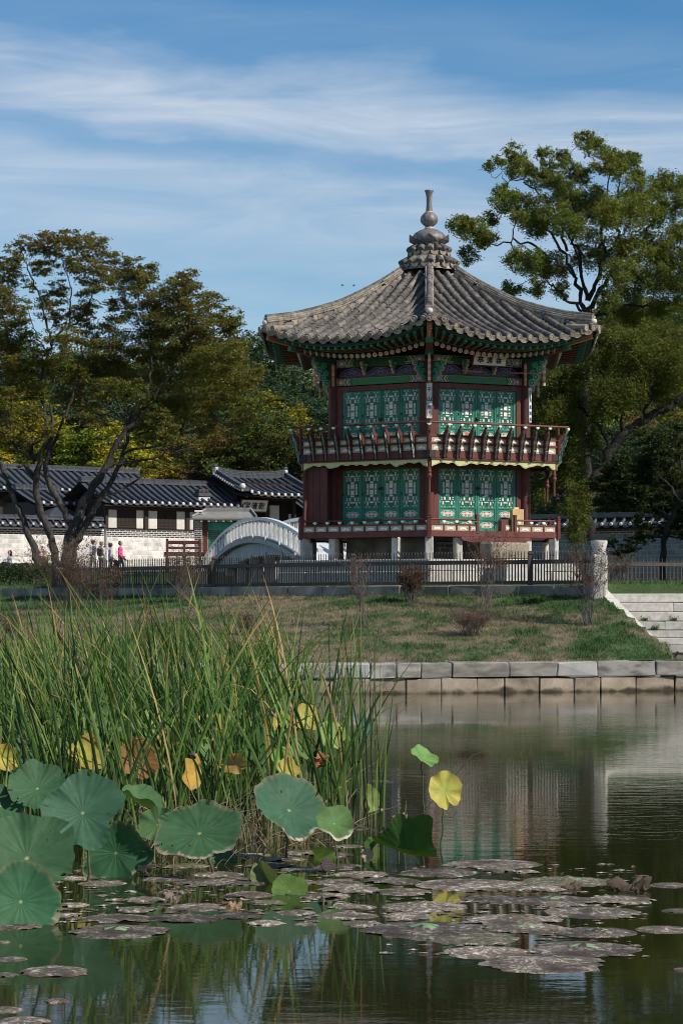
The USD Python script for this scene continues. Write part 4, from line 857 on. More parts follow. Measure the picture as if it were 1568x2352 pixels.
for fi, k in enumerate(FACES):
    Mx = fframe(k); front = k in (0, 5)
    pan = MB()
    for j in range(NR):
        s = -2.31 + SPC * (j + .5) - .0 ; ae = float(aeave(s)); a = max(.64, abs(s) / T30 + .04)
        if a > ae - .12: continue
        nt = max(1, int(round((ae - a) / .30))); ed = np.linspace(a, ae, nt + 1) + np.concatenate([[0], rr_.uniform(-.025, .025, nt - 1) if nt > 1 else [], [0]])
        for e0, e1 in zip(ed[:-1], ed[1:]):
            V, F = half_tile(Mx, s + rr_.normal(0, .006), e0 - .02, e1, .068, .077)
            if front: define('cover_tile', V, F, M['tile'], roof, 60)
            else: back_cover.add(V, F)
        # round end tile with a raised boss
        p1 = pt(Mx, s, ae, .01); d = unit(pt(Mx, s, ae) - pt(Mx, s, ae - .2)); ex = Mx[:3, 0]; up = np.cross(ex, d); up = up if up[2] > 0 else -up
        D = frame(p1, ex, up, d)
        m = MB(); m.lathe([(.0, .032), (.03, .028), (.052, .024), (.056, .034), (.068, .032), (.071, .015), (.068, -.03)], 14, D)
        if front or k in (1, 4): m.build('end_tile', M['tile_edge'], roof)
    # pan tiles: overlapping slabs between the rows
    for j in range(NR + 1):
        s = -2.31 + SPC * j; ae = float(aeave(s)) - .01; a = max(.66, (abs(s) - .12) / T30 + .05)
        nn = max(1, int((ae - a) / (.125 if front else .25)))
        ed = np.linspace(a, ae, nn + 1)
        for e0, e1 in zip(ed[:-1], ed[1:]):
            o = rr_.normal(0, .006); V = []
            sp = (-.13, -.045, .045, .13); sag = (.018, -.014, -.014, .018)
            sw = [max(-abs(e1 * T30), min(abs(e1 * T30), s + q_)) for q_ in sp]
            hz = .018 + o * .7
            for q_, g_ in zip(sw, sag): V.append(pt(Mx, q_, e0 - .05, g_ - .005))
            for q_, g_ in zip(sw, sag): V.append(pt(Mx, q_, e1, g_ + hz))
            for q_, g_ in zip(sw, sag): V.append(pt(Mx, q_, e1, g_ - .01))
            F = []
            for r_ in (0, 4):
                for c in range(3): F += [[r_ + c, r_ + 4 + c, r_ + 5 + c], [r_ + c, r_ + 5 + c, r_ + 1 + c]]
            pan.add(V, F)
        # hanging drip tile at the eave
        if abs(s) < 2.28 and k in (0, 5, 1, 4):
            p1 = pt(Mx, s, ae + .012, .0); d = unit(pt(Mx, s, ae) - pt(Mx, s, ae - .2)); ex = Mx[:3, 0]; up = unit(np.array([0, 0, 1.]) + d * .35); nn_ = unit(np.cross(up, ex)); nn_ = nn_ if nn_ @ d > 0 else -nn_
            D = frame(p1, ex, -nn_, up)
            th = np.linspace(PI, 2 * PI, 16); sh = Polygon(np.concatenate([np.stack([.138 * np.cos(th), .135 * np.sin(th) + .015], 1), [[.138, .025], [.06, .0], [0, -.01], [-.06, .0], [-.138, .025]]])).buffer(0)
            m = MB(); m.poly(sh, .018, D); m.poly(sh.difference(sh.buffer(-.012)), -.006, D)
            fan = unary_union([LineString([(0, .0), (.10 * math.cos(t_), .095 * math.sin(t_) + .012)]).buffer(.005) for t_ in np.linspace(PI + .3, 2 * PI - .3, 6)]); m.poly(fan.intersection(sh), -.005, D)
            m.build('drip_tile', M['tile_edge'], roof)
    tag(pan.build('pan_tiles', M['tile_stuff'], roof), kind='stuff')
tag(back_cover.build('cover_tiles', M['tile'], roof, 60), kind='stuff')
# under-roof boards following the curve
def zfly(t): return 7.83 + .42 * np.abs(t) ** 2.4
def zraft(t): return 7.70 + .24 * np.abs(t) ** 2.2
m = MB()
for k in range(6):
    Mx = fframe(k); ts = np.linspace(-1, 1, 21); V = []; prof = ((2.0, None, 8.0), (2.36, None, 7.97), (3.02, zraft, .075), (3.10, zraft, .135), (3.80, zfly, .062), (3.88, zfly, .10))
    for a, fz, dz in prof:
        for t_ in ts: V.append(Mx[:3, :3] @ np.array([t_ * a * T30, -a, 0]) + Mx[:3, 3] + [0, 0, (float(fz(t_)) if fz else 0) + dz])
    F = []
    for i in range(len(prof) - 1):
        for j in range(20): F += [[i * 21 + j, (i + 1) * 21 + j, (i + 1) * 21 + j + 1], [i * 21 + j, (i + 1) * 21 + j + 1, i * 21 + j + 1]]
    m.add(V, F)
m.build('roof_boarding', M['dgreen'], roof)
m = MB(); V = [PC + [0, 0, 7.95]]; V += [vert(k, 3.0, 7.95) for k in range(6)]; m.add(V, [[0, k + 1, (k + 1) % 6 + 1] for k in range(6)]); m.build('ceiling', M['interior'], roof)
# rafters, flying rafters, eave boards
for k in FACES[:4]:
    Mx = fframe(k); eav = part('eaves', pav)
    ts = np.linspace(-1, 1, 25)
    def ep(t, a, fz, dz): return Mx[:3, :3] @ np.array([t * a * T30, -a, 0]) + Mx[:3, 3] + [0, 0, float(fz(t)) + dz]
    for a, fz, dz, hh, cc in ((3.09, zraft, .095, .035, (.018, .12, .078)), (3.76, zfly, .055, .05, (.015, .05, .035)), (3.80, zfly, .085, .03, (.015, .085, .055))):
        m = MB()
        for t0, t1 in zip(ts[:-1], ts[1:]):
            p0, p1 = ep(t0, a + .05 * t0 * t0, fz, dz), ep(t1, a + .05 * t1 * t1, fz, dz); d = unit(p1 - p0); ex = unit(np.cross((0, 0, 1), d)); m.box(0, np.linalg.norm(p1 - p0) + .003, -.02, .02, -hh / 2, hh / 2, frame(p0, d, ex, np.cross(d, ex)), cc)
        m.build('eave_board', M['paint'], eav, cd=True)
    for j in range(23):
        t_ = (j - 11) / 11.2; p1 = ep(t_, 3.10 + .05 * t_ * t_, zraft, 0); p0 = Mx[:3, :3] @ np.array([t_ * 2.3 * T30 * .8, -2.28, 0]) + Mx[:3, 3]; p0[2] = p1[2] + .22
        d = unit(p1 - p0); m = MB()
        m.tube([p0, p1 - d * .30], .052, 8, None, (.11, .032, .022)); m.tube([p1 - d * .30, p1 - d * .2], .053, 8, None, (.05, .18, .12)); m.tube([p1 - d * .2, p1 - d * .06], .053, 8, None, (.18, .06, .04)); m.tube([p1 - d * .06, p1], .054, 8, None, (.05, .18, .11))
        D = frame(p1 + d * .001, *basis(d))
        m.lathe([(.054, 0), (.001, .002)], 12, D, (.62, .42, .36))
        for q_ in range(6):
            a_ = q_ * PI / 3; m.lathe([(.012, .004), (.001, .005)], 6, D @ frame((.028 * math.cos(a_), .028 * math.sin(a_), 0), (1, 0, 0), (0, 1, 0), (0, 0, 1)), (.42, .05, .035))
        m.lathe([(.010, .004), (.001, .006)], 6, D, (.65, .5, .2))
        m.build('rafter', M['paint'], eav, cd=True)
    for j in range(23):
        t_ = (j - 11) / 11.0; p1 = ep(t_, 3.70 + .05 * t_ * t_, zfly, .005); p0 = ep(t_, 2.95, zraft, .115); d = unit(p1 - p0); ex = unit(np.cross((0, 0, 1), d)); ez = np.cross(d, ex); Lr = np.linalg.norm(p1 - p0)
        D = frame(p0, d, ex, ez); m = MB(); m.box(0, Lr - .16, -.035, .035, -.04, .04, D, (.10, .035, .022)); m.box(0, Lr - .2, -.010, .010, -.043, -.04, D, (.34, .16, .10)); m.box(Lr - .16, Lr, -.036, .036, -.041, .041, D, (.03, .13, .085))
        m.box(Lr, Lr + .003, -.036, .036, -.041, .041, D, (.05, .17, .12)); m.box(Lr + .003, Lr + .005, -.02, .02, -.024, .024, D, (.03, .08, .06)); m.box(Lr + .005, Lr + .007, -.012, .012, -.004, .016, D, (.30, .38, .32))
        m.build('flying_rafter', M['paint'], eav, cd=True)
# hip rafters with a painted end
for k in range(6):
    Mv = vframe(k); m = MB()
    z1 = 8.20
    for (r0, r1, za, zb, cc) in ((2.5, 4.42, 7.80, z1, (.035, .10, .06)),):
        p0, p1 = Mv[:3, :3] @ np.array([0, -r0, 0]) + Mv[:3, 3], Mv[:3, :3] @ np.array([0, -r1, 0]) + Mv[:3, 3]; p0[2], p1[2] = za, zb
        d = unit(p1 - p0); ex = unit(np.cross((0, 0, 1), d)); ez = np.cross(d, ex); D = frame(p0, d, ex, ez); L = np.linalg.norm(p1 - p0)
        m.box(0, L * .62, -.08, .08, -.16, .08, D, (.13, .04, .03)); m.box(L * .62, L * .66, -.09, .09, -.17, .09, D, (.03, .16, .10)); m.box(L * .66, L, -.06, .06, -.07, .09, D, (.34, .12, .08)); m.box(L * .66, L * .97, -.025, .025, -.074, -.07, D, (.55, .28, .2))
        m.box(L * .66 + .001, L * .66 + .05, -.085, .085, -.165, -.07, D, (.04, .20, .13))
        for a_ in range(8): m.box(.0, .05, -.006, .006, -.0, .004, D, (.5, .6, .5))
    m.build('hip_rafter', M['paint'], pav, cd=True)
# hip ridges of stacked tiles with cover tiles
for k in range(6):
    Mv = vframe(k); hip = part('hip_ridge', roof); rs_ = np.linspace(.72, 4.46, 15 if k in (0, 1, 5) else 8)
    def hp(r, dz): q_ = Mv[:3, :3] @ np.array([0, -r, 0]) + Mv[:3, 3]; q_[2] = float(np.interp(r, RQ, RZ)) + dz + .04 * np.clip((r - 3.6) / .9, 0, 1); return q_
    for r0, r1 in zip(rs_[:-1], rs_[1:]):
        for lay, (z0, z1, w_) in enumerate(((-.12, .06, .085), (.062, .105, .105), (.108, .15, .098), (.153, .192, .09))):
            sh = (.1 if lay % 2 else 0) if r0 > 1 and r1 < 4.3 else 0
            p0, p1 = hp(r0 + sh, 0), hp(r1 + sh - .006, 0); d = unit(p1 - p0); ex = Mv[:3, 0]; ez = np.cross(ex, d); ez = ez if ez[2] > 0 else -ez
            m = MB(); w2 = w_ + rr_.uniform(-.006, .006); m.cbox(-w2, w2, 0, np.linalg.norm(p1 - p0), z0, z1, .006, frame(p0, ex, d, ez)); m.build('ridge_slab', M['tile_edge'], hip)
        p0, p1 = hp(r0 - .01, .19), hp(r1, .19); d = unit(p1 - p0); ez = np.cross(ex, d); ez = ez if ez[2] > 0 else -ez
        g = np.linspace(0, PI, 7); V = []
        for p, r_ in ((p0, .066), (p1 - d * .02, .068), (p1, .074)): V += [p + ex * r_ * math.cos(t_) + ez * r_ * math.sin(t_) for t_ in g]
        V.append(p1); F = []
        for i in range(2):
            for j in range(6): F += [[i * 7 + j, (i + 1) * 7 + j + 1, i * 7 + j + 1], [i * 7 + j, (i + 1) * 7 + j, (i + 1) * 7 + j + 1]]
        F += [[14 + j, 21, 15 + j] for j in range(6)]
        define('ridge_cover', np.array(V), np.array(F), M['tile'], hip, 60)
    pe = hp(4.47, .05); m = MB(); m.lathe([(.001, -.05), (.06, -.04), (.085, .01), (.07, .06), (.001, .08)], 12, frame(pe, (1, 0, 0), (0, 1, 0), (0, 0, 1))); m.build('plaster_end', M['plaster'], hip, True)
    # three cover tiles splayed below the ridge end
    for da, rr0, dz in ((-.16, 4.45, -.06), (.16, 4.45, -.06), (0, 4.62, -.06)):
        o = Mv[:3, :3] @ np.array([math.sin(da) * 2.2, -rr0, 0]) + Mv[:3, 3]; o[2] = 8.42 + dz; dd = unit(Mv[:3, :3] @ np.array([math.sin(da), -1, 0]) + [0, 0, -.12])
        m = MB(); m.tube([o - dd * .55, o], [.07, .076], 10); m.lathe([(.0, .02), (.055, .005), (.06, .016), (.08, .014), (.084, -.02)], 14, frame(o, *basis(dd))); m.build('end_tile', M['tile_edge'], hip, 50)
# two tiers of tiles at the top and the bronze finial
top = part('roof_crown', roof)
for R, z, n in ((.715, 10.18, 17), (.52, 10.50, 14)):
    m = MB(); m.lathe([(R - .02, z - .14), (R - .06, z + .02), (R - .16, z + .16), (R - .19, z + .20)], 24, frame(PC, (1, 0, 0), (0, 1, 0), (0, 0, 1))); m.build('tier', M['tile_edge'], top, 40)
    for i in range(n):
        a = i * 2 * PI / n; o = np.array([math.sin(a), -math.cos(a), 0]); p0, p1 = PC + o * (R - .20) + [0, 0, z + .17], PC + o * (R - .01) + [0, 0, z + .02]
        d = unit(p1 - p0); m = MB(); m.tube([p0, p1 + [0, 0, .02]], [.058, .08], 8); m.lathe([(0, .012), (.06, .01), (.065, .02), (.085, .015), (.09, -.02)], 12, frame(p1, *basis(d))); m.build('cover_tile', M['tile'] , top, 50)
        a += PI / n; o = np.array([math.sin(a), -math.cos(a), 0]); ex = np.array([math.cos(a), math.sin(a), 0])
        D = frame(PC + o * (R + .005) + [0, 0, z - .02], ex, -o, (0, 0, 1)); th = np.linspace(PI, 2 * PI, 12)
        m = MB(); m.poly(Polygon(np.concatenate([np.stack([.10 * np.cos(th), .09 * np.sin(th)], 1), [[.1, .02], [0, -.01], [-.1, .02]]])).buffer(0), .02, D); m.build('drip_tile', M['tile_edge'], top)
fin = part('finial', pav); FC = frame(PC, (1, 0, 0), (0, 1, 0), (0, 0, 1))
m = MB(); m.lathe([(.30, 10.60), (.36, 10.74), (.40, 10.78), (.415, 10.83), (.40, 10.90), (.34, 10.98), (.24, 11.04), (.13, 11.08), (.10, 11.10)], 32, FC, None, .07, 16); m.build('base', M['bronze'], fin, 50)
for i in range(6):
    a = i * PI / 3 - EPS; o = np.array([math.sin(a), -math.cos(a), 0]); ex = np.array([math.cos(a), math.sin(a), 0]); V = []
    for t_, w_, z in ((0, .20, 10.74), (.6, .15, 10.80), (1, .0, 10.92)):
        for sx in (-1, 1): V.append(PC + o * (.36 + .20 * t_) + ex * sx * w_ + [0, 0, z - .02])
    F = [[0, 1, 3], [0, 3, 2], [2, 3, 5], [2, 5, 4]]; V = np.array(V); define('petal', np.vstack([V, V - o * .012 + [0, 0, .012]]), np.vstack([F, np.array(F)[:, ::-1] + 6]), M['bronze'], fin)
m = MB(); m.lathe([(.10, 11.08), (.11, 11.11), (.095, 11.14), (.10, 11.15), (.14, 11.18), (.195, 11.24), (.212, 11.31), (.195, 11.39), (.14, 11.46), (.09, 11.50), (.075, 11.52)], 32, FC, None, .07, 12); m.build('gourd', M['bronze'], fin, 50)
m = MB(); m.lathe([(.08, 11.51), (.075, 11.56), (.062, 11.70), (.066, 11.85), (.085, 11.97), (.108, 12.02), (.104, 12.035), (.001, 12.05)], 24, FC, None, .10, 8); m.build('spout', M['bronze'], fin, 50)
m = MB()
for z, r_ in ((11.50, .094), (11.105, .115)): m.lathe([(r_, z - .015), (r_ + .006, z), (r_, z + .015)], 24, FC)
m.build('ring', M['plaster'], fin, 40)
# wind bells hung below the left eave corner
for k, n in ((5, 3),):
    Mv = vframe(k)
    for i in range(n):
        q_ = Mv[:3, :3] @ np.array([.15 + .22 * i, -3.55 + .12 * i, 0]) + Mv[:3, 3]; q_[2] = 0
        wb = thing('wind_bell', ['small dark bell on the longest cord under the left eave', 'small dark bell on the middle cord under the left eave', 'small dark bell on the inner cord under the left eave'][i], 'bell')
        m = MB(); zt = 8.02; zb = (7.02, 6.9, 7.1)[i]; m.tube([q_ + [0, 0, zt], q_ + [0, 0, zb]], .006, 4); m.build('cord', M['black'], wb)
        m = MB(); m.lathe([(.001, zb + .08), (.03, zb + .06), (.045, zb), (.04, zb - .06), (.055, zb - .1), (.001, zb - .1)], 10, frame(q_, (1, 0, 0), (0, 1, 0), (0, 0, 1))); m.build('bell', M['black'], wb, 40)
tag(pav)
# a pale board box on the deck beside the entrance
Mx = fframe(0); bx = thing('notice_box', 'yellowish board box with a pale top standing on the deck by the entrance', 'box')
T = Mx @ frame((.93, -2.60, 3.565), (1, 0, 0), (0, 1, 0), (0, 0, 1)); MBX = pmat('box_board', [(.42, .28, .12), (.52, .37, .17)], 8, .8); MBP = pmat('box_paper', [(.62, .55, .42), (.7, .64, .52)], 8, .8)
m = MB(); m.cbox(-.15, .15, 0, .12, 0, .56, .006, T); m.build('body', MBX, bx)
m = MB(); m.cbox(-.155, -.075, -.012, 0, .02, .545, .004, T); m.build('front_strip', MBX, bx)
m = MB(); m.cbox(.125, .155, -.01, .11, 0, .555, .004, T); m.cbox(-.09, .05, .02, .10, .56, .60, .01, T); m.build('paper', MBP, bx)
# ------------------------------------------------------------------ palace range beyond the pond
TH = math.radians(38); FE = np.array([math.cos(TH), math.sin(TH), 0]); FN = np.array([math.sin(TH), -math.cos(TH), 0]); F0 = np.array([PX(410, 122), 122., 0])
FM = frame(F0, FE, -FN, (0, 0, 1))                     # x along the front, y inwards
def FS(u, d=0.0):
    """position along the front of image column u, at depth d behind the eave line"""
    k = (u - CX) / FPX; o = F0 - FN * d
    return (k * o[1] - o[0]) / (FE[0] - k * FE[1])
def FZ(v, s, d=0.0): return EYE - (v - HV) / FPX * (F0[1] + FE[1] * s - FN[1] * d)
def sweep_half(Mx, pts, r, mat, parent, name, sides=6):
    m = MB(); p = np.asarray(pts, float); d = unit(p[-1] - p[0]); ex = np.array([1., 0, 0]); g = np.linspace(-.1, PI + .1, sides + 1); V = []
    for i, q_ in enumerate(p):
        t = unit(p[min(i + 1, len(p) - 1)] - p[max(i - 1, 0)]); up = np.cross(ex, t); up = up if up[2] > 0 else -up
        V += [q_ + ex * r * math.cos(a) + up * r * math.sin(a) for a in g]
    n = sides + 1; F = []
    for k in range(len(p) - 1):
        for j in range(sides): F += [[k * n + j, k * n + j + 1, (k + 1) * n + j + 1], [k * n + j, (k + 1) * n + j + 1, (k + 1) * n + j]]
    V.append(p[-1]); c = len(V) - 1; F += [[(len(p) - 1) * n + j, (len(p) - 1) * n + j + 1, c] for j in range(sides)]
    V.append(p[0]); c = len(V) - 1; F += [[j + 1, j, c] for j in range(sides)]
    m.add(V, F, Mx); return m.build(name, mat, parent, 50)
def tiled_roof(th, Mx, s0, s1, ze, zr, run, spc=.40, r=.085, sag=.08, curve=0.0, caps=True, back=True, ridge_h=.24, d0=0.0, drip=True, ends=(True, True)):
    """a gabled tile roof: front eave on y = d0, ridge on y = d0 + run"""
    rf = part('roof', th); L = s1 - s0; cen = (s0 + s1) / 2
    def zz(s, q_):           # q 0 at the eave, 1 at the ridge
        return ze + (zr - ze) * (q_ ** 1.18) + curve * (abs(s - cen) / (L / 2)) ** 3
    qs = np.linspace(0, 1, 6)
    m = MB(); V = []; ss = np.linspace(s0, s1, 9)
    for q_ in qs:
        for s in ss: V.append((s, d0 + run * q_, zz(s, q_) - .03))
    n = len(ss); F = []
    for i in range(5):
        for j in range(n - 1): F += [[i * n + j, i * n + j + 1, (i + 1) * n + j + 1], [i * n + j, (i + 1) * n + j + 1, (i + 1) * n + j]]
    m.add(V, F, Mx)
    V2 = [(a, 2 * (d0 + run) - b, c) for a, b, c in V]; m.add(V2, np.array(F)[:, ::-1], Mx)
    V3 = [(a, b, c - .14) for a, b, c in V]; m.add(V3, np.array(F)[:, ::-1], Mx)
    m.build('roof_deck', M['dark_tile'], rf)
    k = int(L / spc); off = (L - (k - 1) * spc) / 2
    for i in range(k):
        s = s0 + off + i * spc
        sweep_half(Mx, [(s, d0 + run * q_ - .02, zz(s, q_) + .01) for q_ in qs], r, M['dark_tile'], rf, 'tile_row')
        if caps:
            m = MB(); m.lathe([(.001, -.03), (r * .9, -.02), (r * 1.02, .02), (r * .8, .06), (.001, .075)], 10, Mx @ frame((s, d0 - .02, zz(s, 0) + .03), (1, 0, 0), (0, 0, 1), (0, -1, 0))); m.build('white_end', M['plaster'], rf, 50)
        if drip and i < k - 1:
            th_ = np.linspace(PI, 2 * PI, 9); c = s + spc / 2; m = MB()
            m.poly(Polygon(np.concatenate([np.stack([spc * .42 * np.cos(th_), .11 * np.sin(th_)], 1), [[spc * .42, .03], [0, -.03], [-spc * .42, .03]]])).buffer(0), .03, Mx @ frame((c, d0 - .03, zz(c, 0) - .01), (1, 0, 0), (0, 1, 0), (0, 0, 1))); m.build('drip_tile', M['dark_tile'], rf)
    # ridge in layers
    ss = np.linspace(s0, s1, 13)
    for lay, (z0, z1, w_) in enumerate(((-.05, ridge_h * .30, .20), (ridge_h * .32, ridge_h * .55, .17), (ridge_h * .57, ridge_h * .78, .15), (ridge_h * .8, ridge_h, .12))):
        m = MB()
        for a, b in zip(ss[:-1], ss[1:]):
            za, zb = zz(a, 1), zz(b, 1); d = unit(np.array([b - a, 0, zb - za])); m.cbox(0, np.linalg.norm([b - a, zb - za]) - .008, -w_, w_, z0, z1, .012, Mx @ frame((a, d0 + run, za), d, (0, 1, 0), (-d[2], 0, d[0])))
        m.build('ridge_course', M['dark_tile'], rf)
    return rf
def gable_ridges(th, Mx, s0, s1, ze, zr, run, d0=0., curve=0.0, inset=.1):
    """descending ridges along the gable edges"""
    for s, sg in ((s0, 1), (s1, -1)):
        h = part('gable_ridge', th); pts = [(s + sg * inset, d0 + run * q_, ze + (zr - ze) * q_ ** 1.18 + curve * 1 + .02) for q_ in np.linspace(.18, 1.0, 8)]
        for a, b in zip(pts[:-1], pts[1:]):
            a, b = np.array(a), np.array(b); d = unit(b - a); m = MB()
            for z0, z1, w_ in ((-.03, .08, .15), (.085, .15, .13), (.155, .22, .11)): m.cbox(-w_, w_, 0, np.linalg.norm(b - a), z0, z1, .015, Mx @ frame(a, (1, 0, 0), d, np.cross((1, 0, 0), d)))
            m.build('ridge_tile', M['dark_tile'], h)
        m = MB(); m.lathe([(.001, -.16), (.12, -.12), (.17, 0), (.12, .12), (.001, .16)], 10, Mx @ frame(np.array(pts[0]) + [0, -.1, .10], (1, 0, 0), (0, 1, 0), (0, 0, 1))); m.build('plaster_end', M['plaster'], h, True)
        for q_ in (-.16, .16):
            a = np.array(pts[0]) + [q_, -.1, -.06]; m = MB(); m.tube([a + [0, .4, .16], a + [0, -.25, -.03]], .1, 8, Mx); m.build('end_tile', M['dark_tile'], h, 50)
        # edge tiles of the verge, showing pale undersides
        n = 14
        for i in range(n):
            q_ = (i + .5) / n; a = np.array([s, d0 + run * q_, ze + (zr - ze) * q_ ** 1.18 + curve]); m = MB(); m.tube([a + [sg * .25, 0, .02], a + [-sg * .12, 0, .0]], .075, 7, Mx); m.build('verge_tile', M['dark_tile'], h, 50)
            m = MB(); m.lathe([(.001, .0), (.07, .0), (.06, .03), (.001, .035)], 8, Mx @ frame(a + [-sg * .12, 0, 0], (0, 1, 0), (0, 0, 1), (-sg, 0, 0))); m.build('white_end', M['plaster'], h)
def masonry(th, Mx, s0, s1, z_ground, z_block, z_top, y=.55, blocks=True, bw=.34, bh=.215, bmat='block', brick='brick_dark', cap=300, seed=1):
    r = np.random.default_rng(seed)
    m = MB(); m.box(s0, s1, y, y + .25, z_ground - .6, z_top, Mx); m.build('mortar_bed', M['mortar'] if bmat == 'block' else M['concrete'], th)
    rows_ = int((z_block - z_ground) / bh) + 1; n = 0; rest = MB()
    for i in range(rows_):
        z1 = z_block - i * bh; s = s0 - (bw / 2 if i % 2 else 0)
        while s < s1:
            a, b = max(s, s0) + .011, min(s + bw, s1) - .011
            if b - a > .05:
                m = MB() if n < cap else rest; m.cbox(a, b, y - .012 + r.uniform(-.003, .003), y + .03, z1 - bh + .022, z1, .006, Mx)
                if n < cap: m.build('stone_block', M[bmat], th)
                n += 1
            s += bw
    if rest.V: tag(rest.build('stone_blocks', M[bmat], th), kind='stuff')
    bk = MB(); hh = .062; k = int((z_top - z_block - .02) / (hh + .03))
    for i in range(k):
        z0 = z_block + .03 + i * (hh + .03); s = s0 - (.15 if i % 2 else 0)
        while s < s1:
            a, b = max(s, s0) + .012, min(s + .30, s1) - .012
            if b > a + .03: bk.box(a, b, y - .008, y + .02, z0, z0 + hh, Mx)
            s += .31
    if bk.V: tag(bk.build('brick_courses', M[brick], th), kind='stuff')
ZG = 3.35
# --- the long range with plaster panels
lr = thing('palace_range', 'long single-storey hall with dark tile roof, white plaster panels and dark doors', 'hall')
sA, sB = FS(246), FS(571)
ze, zr = 6.93, 8.05
tiled_roof(lr, FM, sA - .1, sB + .1, ze, zr, 2.4, .42, .088)
zc = FZ(1173, FS(340, .6), .6); zs = FZ(1214, FS(340, .6), .6); zb = FZ(1217, FS(340, .6), .6); zk = FZ(1236, FS(340, .6), .6)
masonry(lr, FM, sA + .35, sB - .3, ZG, zk, zb, .60, cap=290)
bd = part('timber_front', lr)
m = MB(); m.box(sA + .3, sB - .25, .70, 4.2, zb, ze + .25, FM); m.build('backing', M['interior'], bd)
for z0, z1, y in ((zc, ze + .02, .60), (zs - .06, zb, .56)):
    m = MB(); m.cbox(sA + .25, sB - .2, y, y + .12, z0, z1, .01, FM); m.build('beam', M['darkwood'], bd)
for u0, u1 in ((249, 268), (313.6, 332), (341, 361), (406, 427), (436, 447)):
    m = MB(); m.box(FS(u0, .66), FS(u1, .66), .66, .70, zs, zc, FM); m.build('plaster_panel', M['plaster'], bd)
for u0, u1 in ((242, 249), (332, 341), (427, 436), (447, 455), (520, 530)):
    m = MB(); m.cbox(FS(u0, .58), FS(u1, .58), .56, .70, zb - .02, zc + .01, .012, FM); m.build('post', M['darkwood'], bd)
for u0, u1 in ((268, 313.6), (361, 406), (456, 519)):
    d = part('lattice_window', bd); a, b = FS(u0, .67) + .03, FS(u1, .67) - .03
    m = MB(); m.box(a, b, .672, .69, zs + .02, zc - .02, FM); m.build('frame', M['darkwood'], d)
    m = MB(); n = 14
    for i in range(n): x = a + (b - a) * (i + .5) / n; m.box(x - .012, x + .012, .655, .672, zs + .12, zc - .1, FM)
    for z in np.linspace(zs + .12, zc - .1, 4): m.box(a + .05, b - .05, .65, .67, z, z + .02, FM)
    m.build('lattice', M['darkwood'], d)
for i in range(int((sB - sA) / .42)):
    s = sA + .2 + .42 * i; m = MB(); m.tube([(s, .05, ze - .10), (s, .75, ze + .02)], .05, 6, FM); m.build('rafter_end', M['darkwood'], bd)
# chimney on its roof slope
ch = part('roof_chimney', lr); cs, cy = FS(466, .9), .75; Tm = FM @ frame((cs, cy, 7.05), (1, 0, 0), (0, 1, 0), (0, 0, 1))
m = MB(); m.cbox(-.36, .36, 0, .5, 0, .32, .02, Tm); m.cbox(-.42, .42, -.06, .56, .10, .15, .01, Tm); m.build('plaster_base', M['plaster'], ch)
m = MB(); m.cbox(-.40, .40, -.05, .55, .34, .52, .02, Tm); m.build('cap', M['dark_tile'], ch)
m = MB(); m.cbox(-.30, .30, .05, .45, .53, .72, .02, Tm); m.build('brick_top', M['brick_dark'], ch)
for q_ in (-.14, .14): m = MB(); m.box(q_ - .06, q_ + .06, .04, .055, .57, .67, Tm); m.build('smoke_hole', M['ink'], ch)
# --- the gate hall in the middle of the range
gh = thing('gate_hall', 'raised gate hall with curved tile roof and a hanging name board beside the bridge', 'gate')
g0, g1 = 3.6, 8.15; gze, gzr = 7.52, 8.52
tiled_roof(gh, FM, g0, g1, gze, gzr, 2.7, .42, .09, curve=.18, d0=-.7, ridge_h=.34)
gable_ridges(gh, FM, g0, g1, gze, gzr, 2.7, -.7, .16)
for s in (g0 + .05, g1 - .05):
    m = MB(); m.cbox(-.1, .1, -.16, .16, -.1, .30, .03, FM @ frame((s, 2.0, gzr + .18), (1, 0, 0), (0, 1, 0), (0, 0, 1))); m.build('ridge_end', M['plaster'], gh)
    sg_ = -1 if s < 5 else 1
    m = MB(); m.cbox(-.12, .12, -.1, .1, 0, .18, .04, FM @ frame((s + sg_ * .05, 2.0, gzr + .46), (1, 0, .3 * sg_), (0, 1, 0), (-.3 * sg_, 0, 1))); m.build('ridge_end', M['dark_tile'], gh)
m = MB(); m.box(g0 + .4, g1 - .4, .8, 3.4, ZG, gze + .7, FM); m.build('dark_interior', M['interior'], gh)
for s in (g0 + .45, 5.9, g1 - .5):
    m = MB(); m.cbox(s - .11, s + .11, .55, .8, ZG, gze + .05, .02, FM); m.build('post', M['darkwood'], gh)
m = MB(); m.cbox(g0 + .3, g1 - .3, .5, .75, 7.30, 7.52, .02, FM); m.build('beam', M['darkwood'], gh)
for u0, u1, v0, v1 in ((620, 641, 1159, 1220), (664, 676, 1179, 1222)):
    m = MB(); m.box(FS(u0, .7), FS(u1, .7), .70, .78, FZ(v1, FS(u0)), FZ(v0, FS(u0)), FM); m.build('plaster_panel', M['plaster'], gh)
for a, b in ((678, 700),):
    m = MB(); n = 12; x0, x1 = FS(a, .7), FS(b, .7)
    for i in range(n): x = x0 + (x1 - x0) * i / (n - 1); m.box(x - .012, x + .012, .74, .79, 5.0, 6.3, FM)
    m.build('lattice', M['plaster'], gh)
for i in range(11):
    s = g0 + .2 + .42 * i; m = MB(); m.tube([(s, -.6, gze - .12), (s, .7, gze + .15)], .055, 6, FM); m.build('rafter_end', M['darkwood'], gh)
nb = part('name_board', gh); sC, sD = FS(549, .2), FS(613, .2); zt, zbm = FZ(1147, sD, .2), FZ(1178, sD, .2)
Tm = FM @ frame(((sC + sD) / 2, .20, zbm), (1, 0, 0), (0, .96, .28), (0, -.28, .96)); w2, hh = (sD - sC) / 2, zt - zbm
